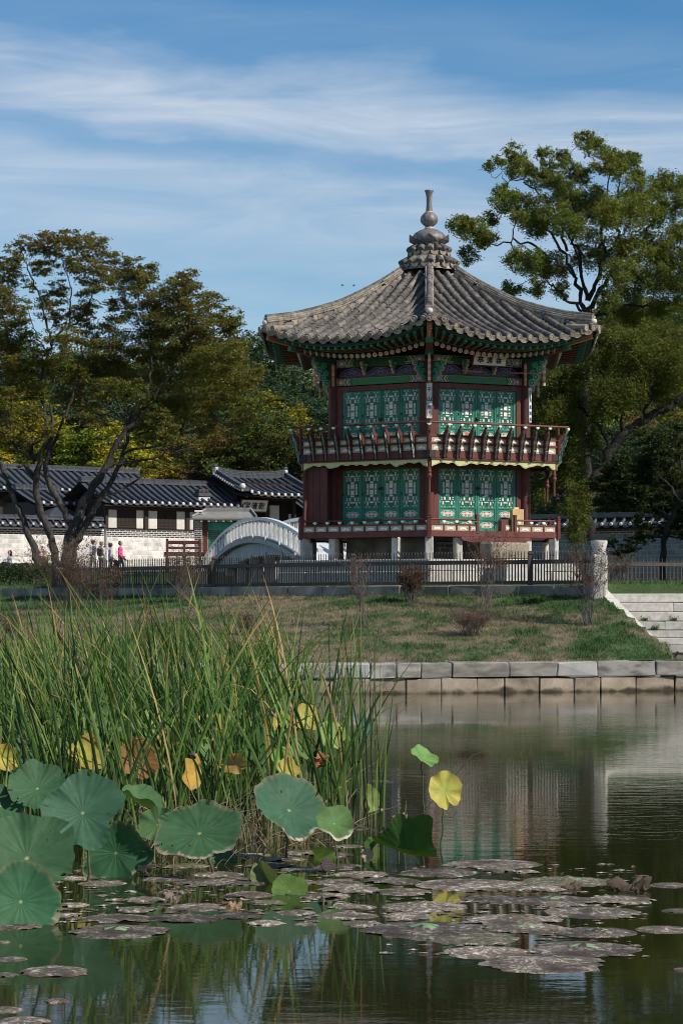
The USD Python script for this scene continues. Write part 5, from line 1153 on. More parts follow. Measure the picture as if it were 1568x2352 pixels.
m = MB(); m.cbox(-w2, w2, 0, .05, 0, hh, .02, Tm); m.build('board_frame', M['redv'], nb)
m = MB(); m.box(-w2 + .07, w2 - .07, -.008, 0, .07, hh - .05, Tm); m.build('board_face', M['board'], nb)
for i, chh in enumerate('宮清乾'):
    m = MB(); m.poly(affinity.translate(glyph(chh, .40), (-1 + i) * .47, hh / 2 + .02), -.006, Tm @ frame((0, -.008, 0), (1, 0, 0), (0, 1, 0), (0, 0, 1))); m.build('letter', M['ink'], nb)
# right wing of the range, half hidden by the pavilion
rw_ = thing('palace_wing', 'low dark-tiled wing right of the gate hall, half hidden by the pavilion', 'hall')
tiled_roof(rw_, FM, 8.2, 16, 6.75, 7.95, 2.4, .42, .088)
m = MB(); m.box(8.3, 15.8, .6, 4, ZG, 6.9, FM); m.build('timber_wall', M['darkwood'], rw_)
masonry(rw_, FM, 8.3, 10.2, 5.2, 5.25, 6.5, .5, cap=0, seed=4)
# --- walls and roofs further left
lw = thing('palace_wall', 'pale stone-block wall with dark tile coping left of the long hall', 'wall')
sL = FS(-60); wz = FZ(1207, -6.0, .55)
masonry(lw, FM, sL, sA + .2, ZG, FZ(1231, -6, .6), FZ(1214, -6, .6), .60, cap=280, seed=2)
tiled_roof(lw, FM, sL, sA + .15, wz, wz + .30, .42, .42, .07, ridge_h=.16, d0=.25)
for (s0, s1, dd, ze_, zr_, run, lab) in ((FS(-80, 14), FS(330, 14), 12, 8.1, 9.35, 2.6, 'dark-tiled palace roof furthest back on the left behind the leaning trunks'),
                                        (FS(48, 5), FS(150, 5), 3.5, 6.95, 7.75, 2.2, 'short dark-tiled palace roof behind the stone-block wall, between the trunks')):
    b_ = thing('palace_roof', lab, 'roof')
    tiled_roof(b_, FM, s0, s1, ze_, zr_, run, .45, .09, d0=dd)
    m = MB(); m.box(s0 + .3, s1 - .3, dd + .6, dd + 2 * run - .6, ZG, ze_ + .1, FM); m.build('wall', M['darkwood'], b_)
b_ = thing('palace_roof', 'low grey hipped roof just above the wall coping behind the big trunks', 'roof')
s0, s1 = FS(70, 3), FS(190, 3); m = MB(); V = [(s0, 1.6, 6.0), (s1, 1.6, 6.0), (s1, 5, 6.0), (s0, 5, 6.0), (s0 + 1.6, 3.3, 6.75), (s1 - .8, 3.3, 6.75)]
m.add(V, [[0, 1, 5], [0, 5, 4], [1, 2, 5], [2, 3, 4], [2, 4, 5], [3, 0, 4]], FM); m.build('roof_slope', M['dark_tile'], b_); m = MB(); m.box(s0 + .3, s1 - .3, 2, 4.7, ZG, 6.0, FM); m.build('wall', M['darkwood'], b_)
# --- grey block wall with red brick band on the right, running towards us
TR = math.radians(-34); RE = np.array([math.cos(TR), math.sin(TR), 0]); RM = frame(np.array([PX(1225, 98), 98., 0]), RE, np.array([-RE[1], RE[0], 0]), (0, 0, 1))
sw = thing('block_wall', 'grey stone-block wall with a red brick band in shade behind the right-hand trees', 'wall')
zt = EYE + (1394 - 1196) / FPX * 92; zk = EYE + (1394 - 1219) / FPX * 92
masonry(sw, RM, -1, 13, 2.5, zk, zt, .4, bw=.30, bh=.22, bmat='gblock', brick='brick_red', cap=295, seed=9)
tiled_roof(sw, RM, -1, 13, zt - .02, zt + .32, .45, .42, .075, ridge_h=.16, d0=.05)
sh_ = thing('palace_roof', 'small dark-tiled roof corner between the pavilion and the drooping branches', 'roof')
tiled_roof(sh_, FM, FS(1190, -8), FS(1300, -8), 6.45, 7.3, 2.0, .42, .09, d0=-12)
m = MB(); m.box(FS(1190, -8) + .3, FS(1300, -8) - .3, -11.4, -8.6, 2.4, 6.5, FM); m.build('wall', M['interior'], sh_)
# --- small green gate at the far end of the bridge
gg = thing('bridge_gate', 'small green gate with red posts and grey roof at the far end of the bridge', 'gate')
Y = 113.; GX0 = lambda u: PX(u, Y)
def gz(v): return ZV(v, Y)
m = MB(); x0, x1, xr0, xr1 = GX0(442), GX0(590), GX0(472), GX0(576); ze_, zr_ = gz(1190), gz(1172)
V = [(x0, Y - .6, ze_), (x1, Y - .6, ze_), (x1, Y + .9, ze_), (x0, Y + .9, ze_), (xr0, Y + .15, zr_), (xr1, Y + .15, zr_)]; V += [(a, b, c - .08) for a, b, c in V[:4]]
m.add(V, [[0, 1, 5], [0, 5, 4], [1, 2, 5], [2, 3, 4], [2, 4, 5], [3, 0, 4], [0, 6, 7], [0, 7, 1], [1, 7, 8], [1, 8, 2], [3, 9, 6], [3, 6, 0], [6, 9, 8], [6, 8, 7]])
MGR = pmat('grey_sheet_roof', [(.15, .15, .145), (.24, .235, .225)], 3, .7, .2, 20); m.build('roof_slope', MGR, gg)
m = MB(); m.cbox(xr0 - .05, xr1 + .05, Y + .05, Y + .25, zr_ - .05, zr_ + .12, .02); m.build('ridge', MGR, gg)
for xa, xb in ((xr0, x0), (xr1, x1)): m = MB(); m.tube([(xa, Y + .1, zr_ + .05), (xb, Y - .6, ze_ + .05)], .06, 6); m.build('hip', MGR, gg)
for i in range(8):
    x = GX0(464 + 17 * i); m = MB(); m.cbox(x - .06, x + .06, Y - .55, Y - .2, ze_ - .20, ze_ - .08, .01, None, (.02, .10, .06)); m.box(x - .045, x + .045, Y - .556, Y - .55, ze_ - .185, ze_ - .095, None, (.35, .38, .33)); m.build('rafter_end', M['paint'], gg, cd=True)
for u0, u1 in ((465.5, 477), (570, 581)):
    m = MB(); m.cbox(GX0(u0), GX0(u1), Y - .12, Y + .12, ZG - .5, ze_ - .1, .02); m.build('post', M['redv'], gg)
m = MB(); m.cbox(GX0(477), GX0(570), Y - .08, Y + .08, gz(1216), gz(1199), .02); m.build('beam', M['green'], gg)
for u0 in (477, 507, 538):
    d = part('lattice_door', gg); a, b = GX0(u0) + .02, GX0(u0 + 30.5); z0, z1 = ZG, gz(1217)
    m = MB()
    for xx in (a, b - .08): m.cbox(xx, xx + .08, Y - .05, Y + .05, z0, z1, .01)
    for z in (z0, z0 + .7, z1 - .1): m.cbox(a + .08, b - .08, Y - .045, Y + .045, z, z + .1, .01)
    m.build('frame', M['green'], d)
    m = MB(); n = 9
    for i in range(n): x = a + .08 + (b - a - .16) * (i + .5) / n; m.box(x - .012, x + .012, Y - .02, Y, z0 + .8, z1 - .1)
    for z in np.arange(z0 + .85, z1 - .12, .085): m.box(a + .08, b - .08, Y, Y + .015, z, z + .02)
    m.build('lattice', M['green'], d)
    m = MB(); m.box(a + .08, b - .08, Y + .03, Y + .04, z0 + .8, z1 - .1); m.build('paper', M['paper'], d)
pl = thing('brick_pillar', 'square pier of dark bricks with white joints beside the green gate', 'pillar')
Tm = frame((GX0(447.5), Y - .3, 0), (1, 0, 0), (0, 1, 0), (0, 0, 1)); W = GX0(465) - GX0(447.5)
m = MB(); m.box(0, W, 0, W, ZG - .5, gz(1172), Tm); m.build('mortar', M['mortar'], pl)
bk = MB(); i = 0
for z in np.arange(ZG - .4, gz(1173) - .06, .088):
    for x in np.arange(-.06 if i % 2 else 0, W, .18):
        a, b = max(x, 0) + .01, min(x + .17, W) - .002
        if b > a + .02: bk.box(a, b, -.008, .01, z, z + .06, Tm)
    i += 1
tag(bk.build('brick_courses', M['brick_dark'], pl), kind='stuff')
# red timber barrier left of the gate
rb = thing('red_barrier', 'old red timber barrier with heavy posts before the brick pillar and shrub', 'barrier')
Y2 = 108.
for u0, u1, v0, v1 in ((381, 387, 1237, 1300), (456, 462, 1237, 1300), (420, 426, 1243, 1300)):
    m = MB(); m.cbox(PX(u0, Y2), PX(u1, Y2), Y2 - .07, Y2 + .07, ZG - .3, ZV(v0, Y2), .02); m.build('post', M['redv'], rb)
for u0, u1, v0, v1 in ((387, 456, 1242, 1250), (376, 470, 1268, 1277), (387, 456, 1256, 1261)):
    m = MB(); m.cbox(PX(u0, Y2), PX(u1, Y2), Y2 - .05, Y2 + .05, ZV(v1, Y2), ZV(v0, Y2), .02); m.build('rail', M['redv'], rb)
# ------------------------------------------------------------------ the white arched bridge
BA, BB = np.array([PX(470, 112), 112.]), np.array([PX(750, 66), 66.]); BD = BB - BA; BL = np.linalg.norm(BD); BT = BD / BL; BN = np.array([-BT[1], BT[0]])     # BN points to the viewer's right
def bz(t): return -5.61 * t * t + 4.77 * t + 3.996
def bp(t, o, z): q_ = BA + BD * t + BN * o; return np.array([q_[0], q_[1], z])
br = thing('arched_bridge', 'white humpbacked timber bridge arching from the green gate to the island', 'bridge')
ts = np.linspace(-.03, .97, 61); BW = 1.7
def strip(o0, o1, z0, z1, t0=-.03, t1=.97, n=61, f=bz):
    m = MB(); V = []
    tt = np.linspace(t0, t1, n)
    for t in tt:
        for o, z in ((o0, z0), (o1, z0), (o1, z1), (o0, z1)): V.append(bp(t, o, f(t) + z))
    F = []
    for i in range(n - 1):
        for a in range(4): b = (a + 1) % 4; F += [[i * 4 + a, i * 4 + b, i * 4 + 4 + b], [i * 4 + a, i * 4 + 4 + b, i * 4 + 4 + a]]
    F += [[0, 2, 1], [0, 3, 2]]; e = (n - 1) * 4; F += [[e, e + 1, e + 2], [e, e + 2, e + 3]]; m.add(V, F); return m
NB = 30
for side, o in ((-1, 0.0), (1, BW)):
    rl = part('railing', br)
    strip(o - .07, o + .07, -.05, .06).build('hand_rail', M['white'], rl)
    strip(o - .05, o + .05, -.66, -.60).build('bottom_rail', M['bridge_grey'], rl)
    for i in range(NB):
        t0 = -.02 + .97 * i / NB; t1 = -.02 + .97 * (i + 1) / NB; tm = (t0 + t1) / 2
        m = MB(); V = []
        for oo in (o - .03, o + .03):
            for t in (t0 - .0007, t0 + .0007):
                V += [bp(t, oo, bz(t) - .62), bp(t, oo, bz(t) - .05)]
        h = trimesh.convex.convex_hull(np.array(V)); m.add(h.vertices, h.faces); m.build('baluster', M['bridge_grey'], rl)
        kite = [(0, -.06), (.056, -.27), (.022, -.60), (-.022, -.60), (-.056, -.27)]; ka = math.radians(70); kd = np.array([*(BT * math.cos(ka) + BN * math.sin(ka)), 0]); kn = np.array([-kd[1], kd[0], 0])
        V = [bp(tm, o, bz(tm) + z) + kd * x * (1 if side < 0 else .4) + kn * q_ for q_ in (-.012, .012) for x, z in kite]; h = trimesh.convex.convex_hull(np.array(V)); m = MB(); m.add(h.vertices, h.faces); m.build('kite_panel', M['white'], rl)
    strip(o - .09, o + .09, -.84, -.68).build('edge_beam', M['bridge_grey'], br)
    if side < 0:
        for i in range(7):
            t = .25 + .1 * i; th_ = np.linspace(0, 3.6 * PI, 40); r_ = .13 - .0085 * th_; m = MB(); m.tube([bp(t + rr * math.cos(a) / BL, o - .11, bz(t) - .66 + rr * math.sin(a)) for a, rr in zip(th_, r_)], .016, 5); m.build('scroll', M['white'], br, 60)
m = strip(.02, BW - .02, -.76, -.66); m.build('deck', M['white'], br)
for i in range(60):
    t = -.02 + .97 * i / 60; m = MB(); V = [bp(t + q_, oo, bz(t + q_) + z) for q_ in (-.004, .004) for oo in (-.05, BW + .05) for z in (-.86, -.77)]; h = trimesh.convex.convex_hull(np.array(V)); m.add(h.vertices, h.faces); m.build('joist', M['concrete'], br)
def bar(t): return -3.42 * t * t + 3.466 * t + 2.99 + .05
for o in (.15, BW - .35):
    n = 41; tt = np.linspace(.10, .90, n); V = []
    for t in tt:
        for oo, z in ((o, bar(t) - .30), (o + .2, bar(t) - .30), (o + .2, bz(t) - .80), (o, bz(t) - .80)): V.append(bp(t, oo, z))
    F = []
    for i in range(n - 1):
        for a in range(4): b = (a + 1) % 4; F += [[i * 4 + a, i * 4 + b, i * 4 + 4 + b], [i * 4 + a, i * 4 + 4 + b, i * 4 + 4 + a]]
    m = MB(); m.add(V, F); m.build('arch_rib', M['concrete'], br)
for t in (.24, .36, .48, .60, .72, .84):
    for o in (.1, BW - .4):
        m = MB(); V = [bp(t + q_, oo, z) for q_ in (-.005, .005) for oo in (o, o + .3) for z in (-.6, bar(t) - .2)]; h = trimesh.convex.convex_hull(np.array(V)); m.add(h.vertices, h.faces); m.build('pier', M['concrete'], br)
    m = MB(); V = [bp(t + q_, oo, z) for q_ in (-.004, .004) for oo in (.1, BW - .1) for z in (2.5, 2.75)]; h = trimesh.convex.convex_hull(np.array(V)); m.add(h.vertices, h.faces); m.build('cross_beam', M['concrete'], br)
# ------------------------------------------------------------------ trees
M['leaf'] = pmat('tree_leaf', None, 3, .6, vcol=True, amount=.25, leaf=.38, spec=.2)
M['leaf_far'] = pmat('far_tree_leaf', None, .6, .7, vcol=True, amount=.5, leaf=.25, spec=.2, rnd=.22, hue=.018)
def leaf_quads(c, size, r, up=.6, aspect=.5, droop=0.0):
    n = len(c); d = r.normal(size=(n, 3)); d[:, 2] = d[:, 2] * (1 - up * .6) - droop; d /= np.linalg.norm(d, axis=1, keepdims=True)
    h = r.normal(size=(n, 3)); h[:, 2] += up * 2; w_ = np.cross(d, h); w_ /= np.linalg.norm(w_, axis=1, keepdims=True) + 1e-9
    L = (size * r.uniform(.6, 1.3, n))[:, None]
    V = np.stack([c - d * L * .5, c + w_ * L * aspect * .5, c + d * L * .5, c - w_ * L * aspect * .5], 1).reshape(-1, 3)
    b = np.arange(n)[:, None] * 4; F = np.concatenate([b + [0, 1, 2], b + [0, 2, 3]]).reshape(-1, 3)
    return V, F
def clump_points(cen, rad, n, r, flat=.45, sprays=9, droop=0.0, sp=.82, sd=.25):
    """leaf positions of a leafy clump made of several smaller sprays"""
    s = r.normal(size=(sprays, 3)); s /= np.linalg.norm(s, axis=1, keepdims=True); s *= (r.uniform(.1, 1, (sprays, 1)) ** .5) * sp; s[:, 2] *= .85
    k = r.integers(0, sprays, n); o = r.normal(size=(n, 3)) * np.array([1, 1, flat]) * sd * np.where(r.random((n, 1)) < .22, 1 + r.exponential(.22, (n, 1)), 1.0)
    if droop: o[:, 2] -= np.abs(r.normal(size=n)) * droop * r.random(n)
    return cen + (s[k] + o) * rad, s[k, 2] + o[:, 2]
def wobble(p, n, amp, r):
    p = np.asarray(p, float); d = np.concatenate([[0], np.cumsum(np.linalg.norm(np.diff(p, axis=0), axis=1))]); t = np.linspace(0, d[-1], n)
    q_ = np.stack([np.interp(t, d, p[:, k]) for k in range(3)], 1)
    k = np.ones(5) / 5; pad = np.vstack([q_[:1]] * 2 + [q_] + [q_[-1:]] * 2); q_ = np.stack([np.convolve(pad[:, i], k, 'valid') for i in range(3)], 1)
    q_[0], q_[-1] = p[0], p[-1]; w_ = r.normal(0, amp, q_.shape); w_[0] = w_[-1] = 0; return q_ + w_
def photo_tree(name, label, Y, limbs, clumps, leaf, per, col, tips, depth, seed, bark='bark', up=.6, droop=0., flat=.45, dens=1.0, zbase=None, aspect=.5, yoff=0., wob=2.0, thick=1.0):
    r = np.random.default_rng(seed); th = thing(name, label, 'tree'); px = Y / FPX
    pts, mbs = [], MB()
    for li, (p, r0, r1) in enumerate(limbs):
        dy = r.uniform(-.35, .35) * depth; n0 = len(p); q_ = []
        for i, (u, v) in enumerate(p):
            yy = Y + yoff + dy * (i / max(n0 - 1, 1)) ** 1.2 * (1 if li else .2); a = P(u, v, Y); q_.append([a[0], yy, a[2]])
        if li < 5 and zbase is not None and q_[0][2] < zbase + 1.5: q_.insert(0, [q_[0][0] + (q_[0][0] - q_[1][0]) * .3, Y + yoff, zbase - .3])
        w_ = wobble(q_, max(6, len(q_) * 4), wob * px, r); rr = (np.linspace(1, 0, len(w_)) ** .9 * (r0 - r1) * px + r1 * px) * thick
        rr = rr * (1 + .10 * np.sin(np.arange(len(w_)) * 1.7 + li)); mbs.tube(w_, rr, 9); pts.append(np.column_stack([w_, rr]))
    allp = np.vstack(pts); LP, LC = [], []
    tw = MB()
    for (u, v, rad) in clumps:
        c = P(u, v, Y); R = rad * px * 1.22; near = allp[np.argmin(np.hypot(allp[:, 0] - c[0], allp[:, 2] - c[2]) + .05 * np.abs(allp[:, 1] - Y))]
        cy = np.clip(near[1] + r.normal(0, .35) * depth, Y + yoff - depth, Y + yoff + depth); c = np.array([c[0], cy, c[2]])
        mid = (near[:3] + c) / 2 + r.normal(0, .15, 3) * R + [0, 0, -.15 * R]
        r_s = min(near[3] * .7, 3.2 * px); w_ = wobble([near[:3], mid, c], 9, .03 * R, r); tw.tube(w_, np.linspace(r_s, .8 * px, 9), 6)
        for _ in range(5):
            e = c + r.normal(0, .5, 3) * R * [1, 1, .8]; s_ = w_[r.integers(4, 9)]; tw.tube(wobble([s_, (s_ + e) / 2 + r.normal(0, .1, 3) * R, e], 6, .04 * R, r), np.linspace(.9 * px, .35 * px, 6), 4)
        n = int(per * dens * rad * rad); p_, hz = clump_points(c, R * 1.05, n, r, flat, int(14 + rad * .4), droop, 1.0, .155); LP.append(p_)
        t_ = col[0] + (col[1] - col[0]) * r.random() ; hi = np.clip((tips[1] - v) / (tips[1] - tips[0] + 1e-6), 0, 1) if tips else 0
        cc = np.repeat(t_[None], n, 0) * r.uniform(.75, 1.3, (n, 1)) * (1 + .15 * r.normal(size=(n, 1)))
        if tips:
            pr = (r.random(n) < (tips[3] * (.25 + .75 * hi) * r.uniform(.2, 1.6)))[:, None]; cc = np.where(pr, tips[2] * r.uniform(.7, 1.25, (n, 1)), cc)
        LC.append(np.clip(cc, .004, .6))
    mbs.build('trunk', M[bark], th, True); tw.build('branches', M[bark], th, True)
    LP, LC = np.vstack(LP), np.vstack(LC); V, F = leaf_quads(LP, leaf, r, up, aspect, droop * .6)
    define('crown', V, F, M['leaf'], th, False, np.repeat(LC, 4, 0)); return th
G = lambda *a: np.array(a, float)
zel_limbs = [([(152, 1290), (152, 1262), (179, 1188), (198, 1147), (239, 1082), (276, 1009), (317, 954), (340, 903), (345, 880)], 19, 3),
    ([(160, 1292), (172, 1248), (216, 1165), (258, 1105), (285, 1041), (294, 986), (300, 930)], 14, 2.5),
    ([(128, 1292), (122, 1248), (92, 1179), (80, 1105), (94, 1064), (108, 1009), (103, 949), (97, 903), (97, 871), (113, 820), (120, 793), (156, 754)], 13, 3),
    ([(92, 1300), (87, 1289), (51, 1193), (28, 1133), (0, 1073), (-15, 1030), (-30, 960)], 12, 5),
    ([(172, 1230), (159, 1193), (124, 1133), (101, 1082), (120, 1018), (124, 986), (118, 930)], 12, 3),
    ([(80, 1101), (51, 1046), (23, 1004), (21, 917), (5, 850)], 7, 2), ([(120, 788), (103, 737), (94, 687), (64, 623), (46, 577), (32, 535)], 4, .8), ([(156, 754), (165, 700), (158, 640), (140, 590)], 3, .8), ([(156, 754), (190, 735), (215, 690), (225, 620)], 3, .8), ([(113, 820), (90, 780), (70, 735), (60, 690)], 2.5, .6),
    ([(101, 1082), (138, 981), (152, 940), (177, 894), (184, 852), (190, 790)], 6, 1.5), ([(239, 1069), (294, 1064), (340, 1057), (377, 1048), (381, 1032)], 5, 2), ([(216, 1138), (271, 1128), (317, 1092)], 5.5, 2.5),
    ([(285, 1041), (391, 1014), (442, 988), (506, 972), (589, 967)], 4.5, .8), ([(317, 954), (368, 889), (382, 871), (420, 820), (460, 760)], 4, 1), ([(340, 903), (400, 860), (480, 820), (560, 850)], 3.5, .8), ([(345, 880), (350, 800), (345, 720), (330, 650)], 3.5, .8), ([(294, 986), (260, 900), (250, 820), (245, 760)], 3.5, 1), ([(97, 903), (60, 860), (20, 800), (0, 720), (5, 620)], 4, 1), ([(394, 1012), (430, 960), (450, 900)], 3, .8), ([(381, 1032), (450, 1035), (500, 1045)], 2, .5)]
zel_clumps = [(10,570,28),(20,620,32),(-10,680,45),(25,690,28),(70,570,26),(110,560,30),(150,560,26),(80,600,22),(120,605,28),(165,600,20),(105,690,32),(140,680,26),(30,770,36),(60,770,22),(-15,800,45),(200,585,30),(235,578,30),(255,600,26),(215,630,36),(235,660,33),(190,690,26),(310,622,26),(345,632,24),(300,660,33),(340,670,33),(270,705,26),(410,648,24),(440,650,24),(385,685,36),(430,692,38),(480,695,33),(515,712,26),(525,742,28),(340,720,45),(400,750,50),(460,750,45),(505,770,42),(290,760,45),(240,785,40),(200,765,32),(160,790,36),(350,810,50),(420,820,50),(480,830,50),(540,835,46),(585,872,30),(560,885,36),(280,830,46),(220,840,42),(160,850,38),(110,840,20),(500,900,42),(430,890,42),(360,880,36),(300,900,30),(250,900,30),(60,890,40),(20,870,36),(100,960,24),(15,985,30),(220,960,30),(360,940,34),(440,950,34),(330,1000,24),(400,1010,26),(290,940,22),(480,985,28),(555,960,26),(140,910,24),(120,1000,20),(-10,940,40),(60,1010,18),(420,1050,20),(470,1040,18),(60,650,12),(40,840,22),(180,900,34),(380,980,28),(60,840,30),(90,900,26),(30,930,30),(350,970,26),(420,930,34),(480,940,34),(530,920,34),(130,720,20),(180,720,28),(0,740,40),(280,650,26),(100,830,30),(60,1060,18),(520,860,40),(440,780,40),(380,760,40)]
photo_tree('zelkova_tree', 'large dark zelkova with several leaning trunks and rusty olive crown', 104, zel_limbs, zel_clumps,   .112, 1.75, (G(.130, .120, .025), G(.098, .114, .024)), (540, 820, G(.18, .095, .028), .30), 4.0, 11, zbase=3.0, flat=.45, thick=.78)
sop_limbs = [([(1350, 1240), (1345, 1100), (1346, 900), (1347, 760), (1347, 707)], 19, 16), ([(1347, 720), (1320, 642), (1302, 577), (1270, 541), (1234, 505), (1176, 462)], 9, 1.2), ([(1316, 630), (1255, 581), (1219, 561), (1176, 559), (1122, 575), (1085, 560), (1054, 549)], 6, 1), ([(1302, 577), (1281, 484), (1237, 444), (1212, 415), (1180, 376)], 6, .8), ([(1212, 415), (1162, 412), (1140, 397), (1097, 387)], 2.5, .6),
    ([(1347, 690), (1331, 606), (1324, 534), (1331, 469), (1302, 448), (1317, 419), (1299, 354)], 8, .8), ([(1350, 690), (1381, 617), (1385, 540), (1385, 462), (1399, 433), (1395, 370)], 9, .8), ([(1350, 710), (1399, 635), (1421, 592), (1425, 516), (1417, 444), (1432, 408), (1410, 365)], 9, .8), ([(1425, 595), (1471, 559), (1507, 559), (1568, 588), (1620, 600)], 7, 2), ([(1335, 715), (1309, 703), (1288, 671), (1248, 653), (1237, 635)], 6, 1.2), ([(1471, 559), (1500, 500), (1536, 451), (1558, 397)], 4, .7), ([(1345, 735), (1420, 700), (1490, 690), (1560, 700)], 7, 2), ([(1381, 600), (1430, 540), (1470, 470), (1465, 400)], 4, .8), ([(1331, 606), (1300, 520), (1270, 430), (1265, 350)], 4, .7)]
sop_clumps = [(1050,518,22),(1075,545,26),(1110,562,26),(1080,575,22),(1055,545,18),(1120,532,16),(1120,385,12),(1145,375,14),(1185,330,24),(1215,345,22),(1190,370,22),(1225,380,18),(1255,330,18),(1265,360,20),(1250,400,26),(1305,325,16),(1325,350,20),(1300,370,20),(1280,420,28),(1335,390,26),(1365,350,24),(1390,370,26),(1430,350,26),(1455,370,22),(1465,400,20),(1420,400,26),(1160,430,20),(1150,470,25),(1130,490,20),(1190,460,27),(1220,470,32),(1260,480,32),(1310,450,35),(1360,450,35),(1410,450,35),(1460,440,32),(1510,420,27),(1545,400,26),(1565,430,28),(1230,520,29),(1290,530,36),(1340,510,38),(1390,520,38),(1440,510,38),(1490,490,36),(1540,480,32),(1570,530,36),(1180,520,18),(1180,600,27),(1210,620,29),(1180,650,22),(1240,600,29),(1280,600,32),(1230,660,22),(1290,660,20),(1350,580,30),(1400,575,34),(1450,570,36),(1500,560,38),(1545,580,38),(1410,640,34),(1460,640,40),(1510,640,42),(1560,640,42),(1395,690,28),(1450,700,42),(1500,700,42),(1550,700,42)]
photo_tree('pagoda_tree', 'tall old pagoda tree rising behind the pavilion roof against the sky', 95, sop_limbs, sop_clumps, .105, 3.0, (G(.145, .165, .034), G(.105, .140, .030)), None, 3.5, 12, 'bark_dark', zbase=2.2, flat=.7, droop=.25, aspect=.42, wob=4.5, thick=.62)
dr_limbs = [([(1351, 1180), (1351, 1132), (1388, 1062), (1430, 992), (1472, 970), (1567, 914), (1640, 880)], 15, 8), ([(1400, 1045), (1380, 980), (1330, 930), (1290, 900), (1250, 890)], 7, 1.5), ([(1430, 992), (1410, 900), (1370, 850), (1330, 820)], 6, 1.5), ([(1472, 970), (1500, 890), (1490, 820)], 5, 1.5), ([(1388, 1062), (1340, 1040), (1300, 1060)], 4, 1), ([(1351, 1132), (1330, 1120), (1320, 1180)], 3, .8)]
dr_clumps = [(1290,862,36),(1340,830,40),(1400,805,44),(1450,800,44),(1500,820,44),(1250,900,32),(1240,960,32),(1285,950,36),(1330,930,40),(1380,900,44),(1430,880,40),(1290,1010,36),(1340,1000,36),(1320,1070,36),(1285,1080,28),(1265,1110,24),(1330,1120,32),(1312,1165,27),(1335,1190,22),(1322,1218,22),(1228,1118,22),(1245,1140,16),(1550,840,42),(1480,870,36),(1540,890,30),(1255,850,24),(1300,900,30),(1400,770,36),(1440,762,36),(1490,768,40),(1550,778,42)]
photo_tree('drooping_tree', 'dark leaning tree with drooping olive branches right beside the pavilion', 84, dr_limbs, dr_clumps, .09, 2.8, (G(.098, .112, .022), G(.075, .092, .020)), None, 2.2, 13, 'bark_dark', zbase=2.3, flat=.8, droop=.55, aspect=.4, wob=3.5, thick=.85)
mp_limbs = [([(1522, 1262), (1526, 1235), (1540, 1190), (1560, 1150), (1580, 1100)], 9, 4), ([(1526, 1235), (1490, 1225), (1450, 1262), (1420, 1275)], 4, .8), ([(1540, 1190), (1500, 1160), (1450, 1150), (1410, 1140)], 4, 1), ([(1560, 1150), (1530, 1100), (1480, 1080)], 4, 1)]
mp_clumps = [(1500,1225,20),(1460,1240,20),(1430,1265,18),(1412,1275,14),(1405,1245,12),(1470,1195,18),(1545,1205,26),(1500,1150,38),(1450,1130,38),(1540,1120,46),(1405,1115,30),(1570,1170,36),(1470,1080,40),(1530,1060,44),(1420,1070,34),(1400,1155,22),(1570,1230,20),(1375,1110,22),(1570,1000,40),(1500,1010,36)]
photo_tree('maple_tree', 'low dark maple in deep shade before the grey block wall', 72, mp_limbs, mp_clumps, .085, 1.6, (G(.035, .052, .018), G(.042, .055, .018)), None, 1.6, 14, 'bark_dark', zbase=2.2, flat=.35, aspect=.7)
# trees of the wooded slope and behind the palace
def proto(kind, seed, cols, shape, nl, leaf, tips=None):
    r = np.random.default_rng(seed); th = thing(kind, '', ''); tr = MB()
    tr.tube(wobble([(0, 0, -.06), (.01, 0, .3), (0, .01, .6), (.01, 0, .9)], 9, .006, r), np.linspace(.028, .005, 9), 7)
    cl = []
    for i in range(46):
        h = r.uniform(.16, .97); a = r.uniform(0, 2 * PI)
        R = {'round': .34 * math.sin(PI * np.clip((h - .08) / .95, 0, 1)) ** .55, 'column': .20 * math.sin(PI * np.clip((h - .05) / 1.0, 0, 1)) ** .6, 'cone': .25 * (1.02 - h) ** .75 + .02, 'spread': .42 * math.sin(PI * np.clip((h - .2) / .82, 0, 1)) ** .5}[shape]
        rr = R * r.uniform(.45, 1.0); c = np.array([rr * math.cos(a), rr * math.sin(a), h]); cl.append((c, r.uniform(.065, .12) * (.75 if shape in ('cone', 'column') else 1)))
    LP, LC = [], []
    for c, R in cl:
        s_ = np.array([0, 0, max(.1, c[2] - .12)]); tr.tube([s_, (s_ + c) / 2 + [0, 0, -.02], c], np.linspace(.008, .002, 3), 4)
        n = int(nl * R * R / .0085 / 46); p_, hz = clump_points(c, R, n, r, .45, 14, 0, .95, .19); LP.append(p_)
        t_ = cols[0] + (cols[1] - cols[0]) * r.random(); cc = t_[None] * r.uniform(.7, 1.35, (n, 1))
        if tips is not None: cc = np.where(r.random((n, 1)) < .4 * r.random(), tips * r.uniform(.8, 1.2, (n, 1)), cc)
        LC.append(cc)
    tr.build('trunk', M['bark'], th, True); V, F = leaf_quads(np.vstack(LP), leaf, r, .5, .55)
    define('crown', V, F, M['leaf_far'], th, False, np.repeat(np.vstack(LC), 4, 0)); return th
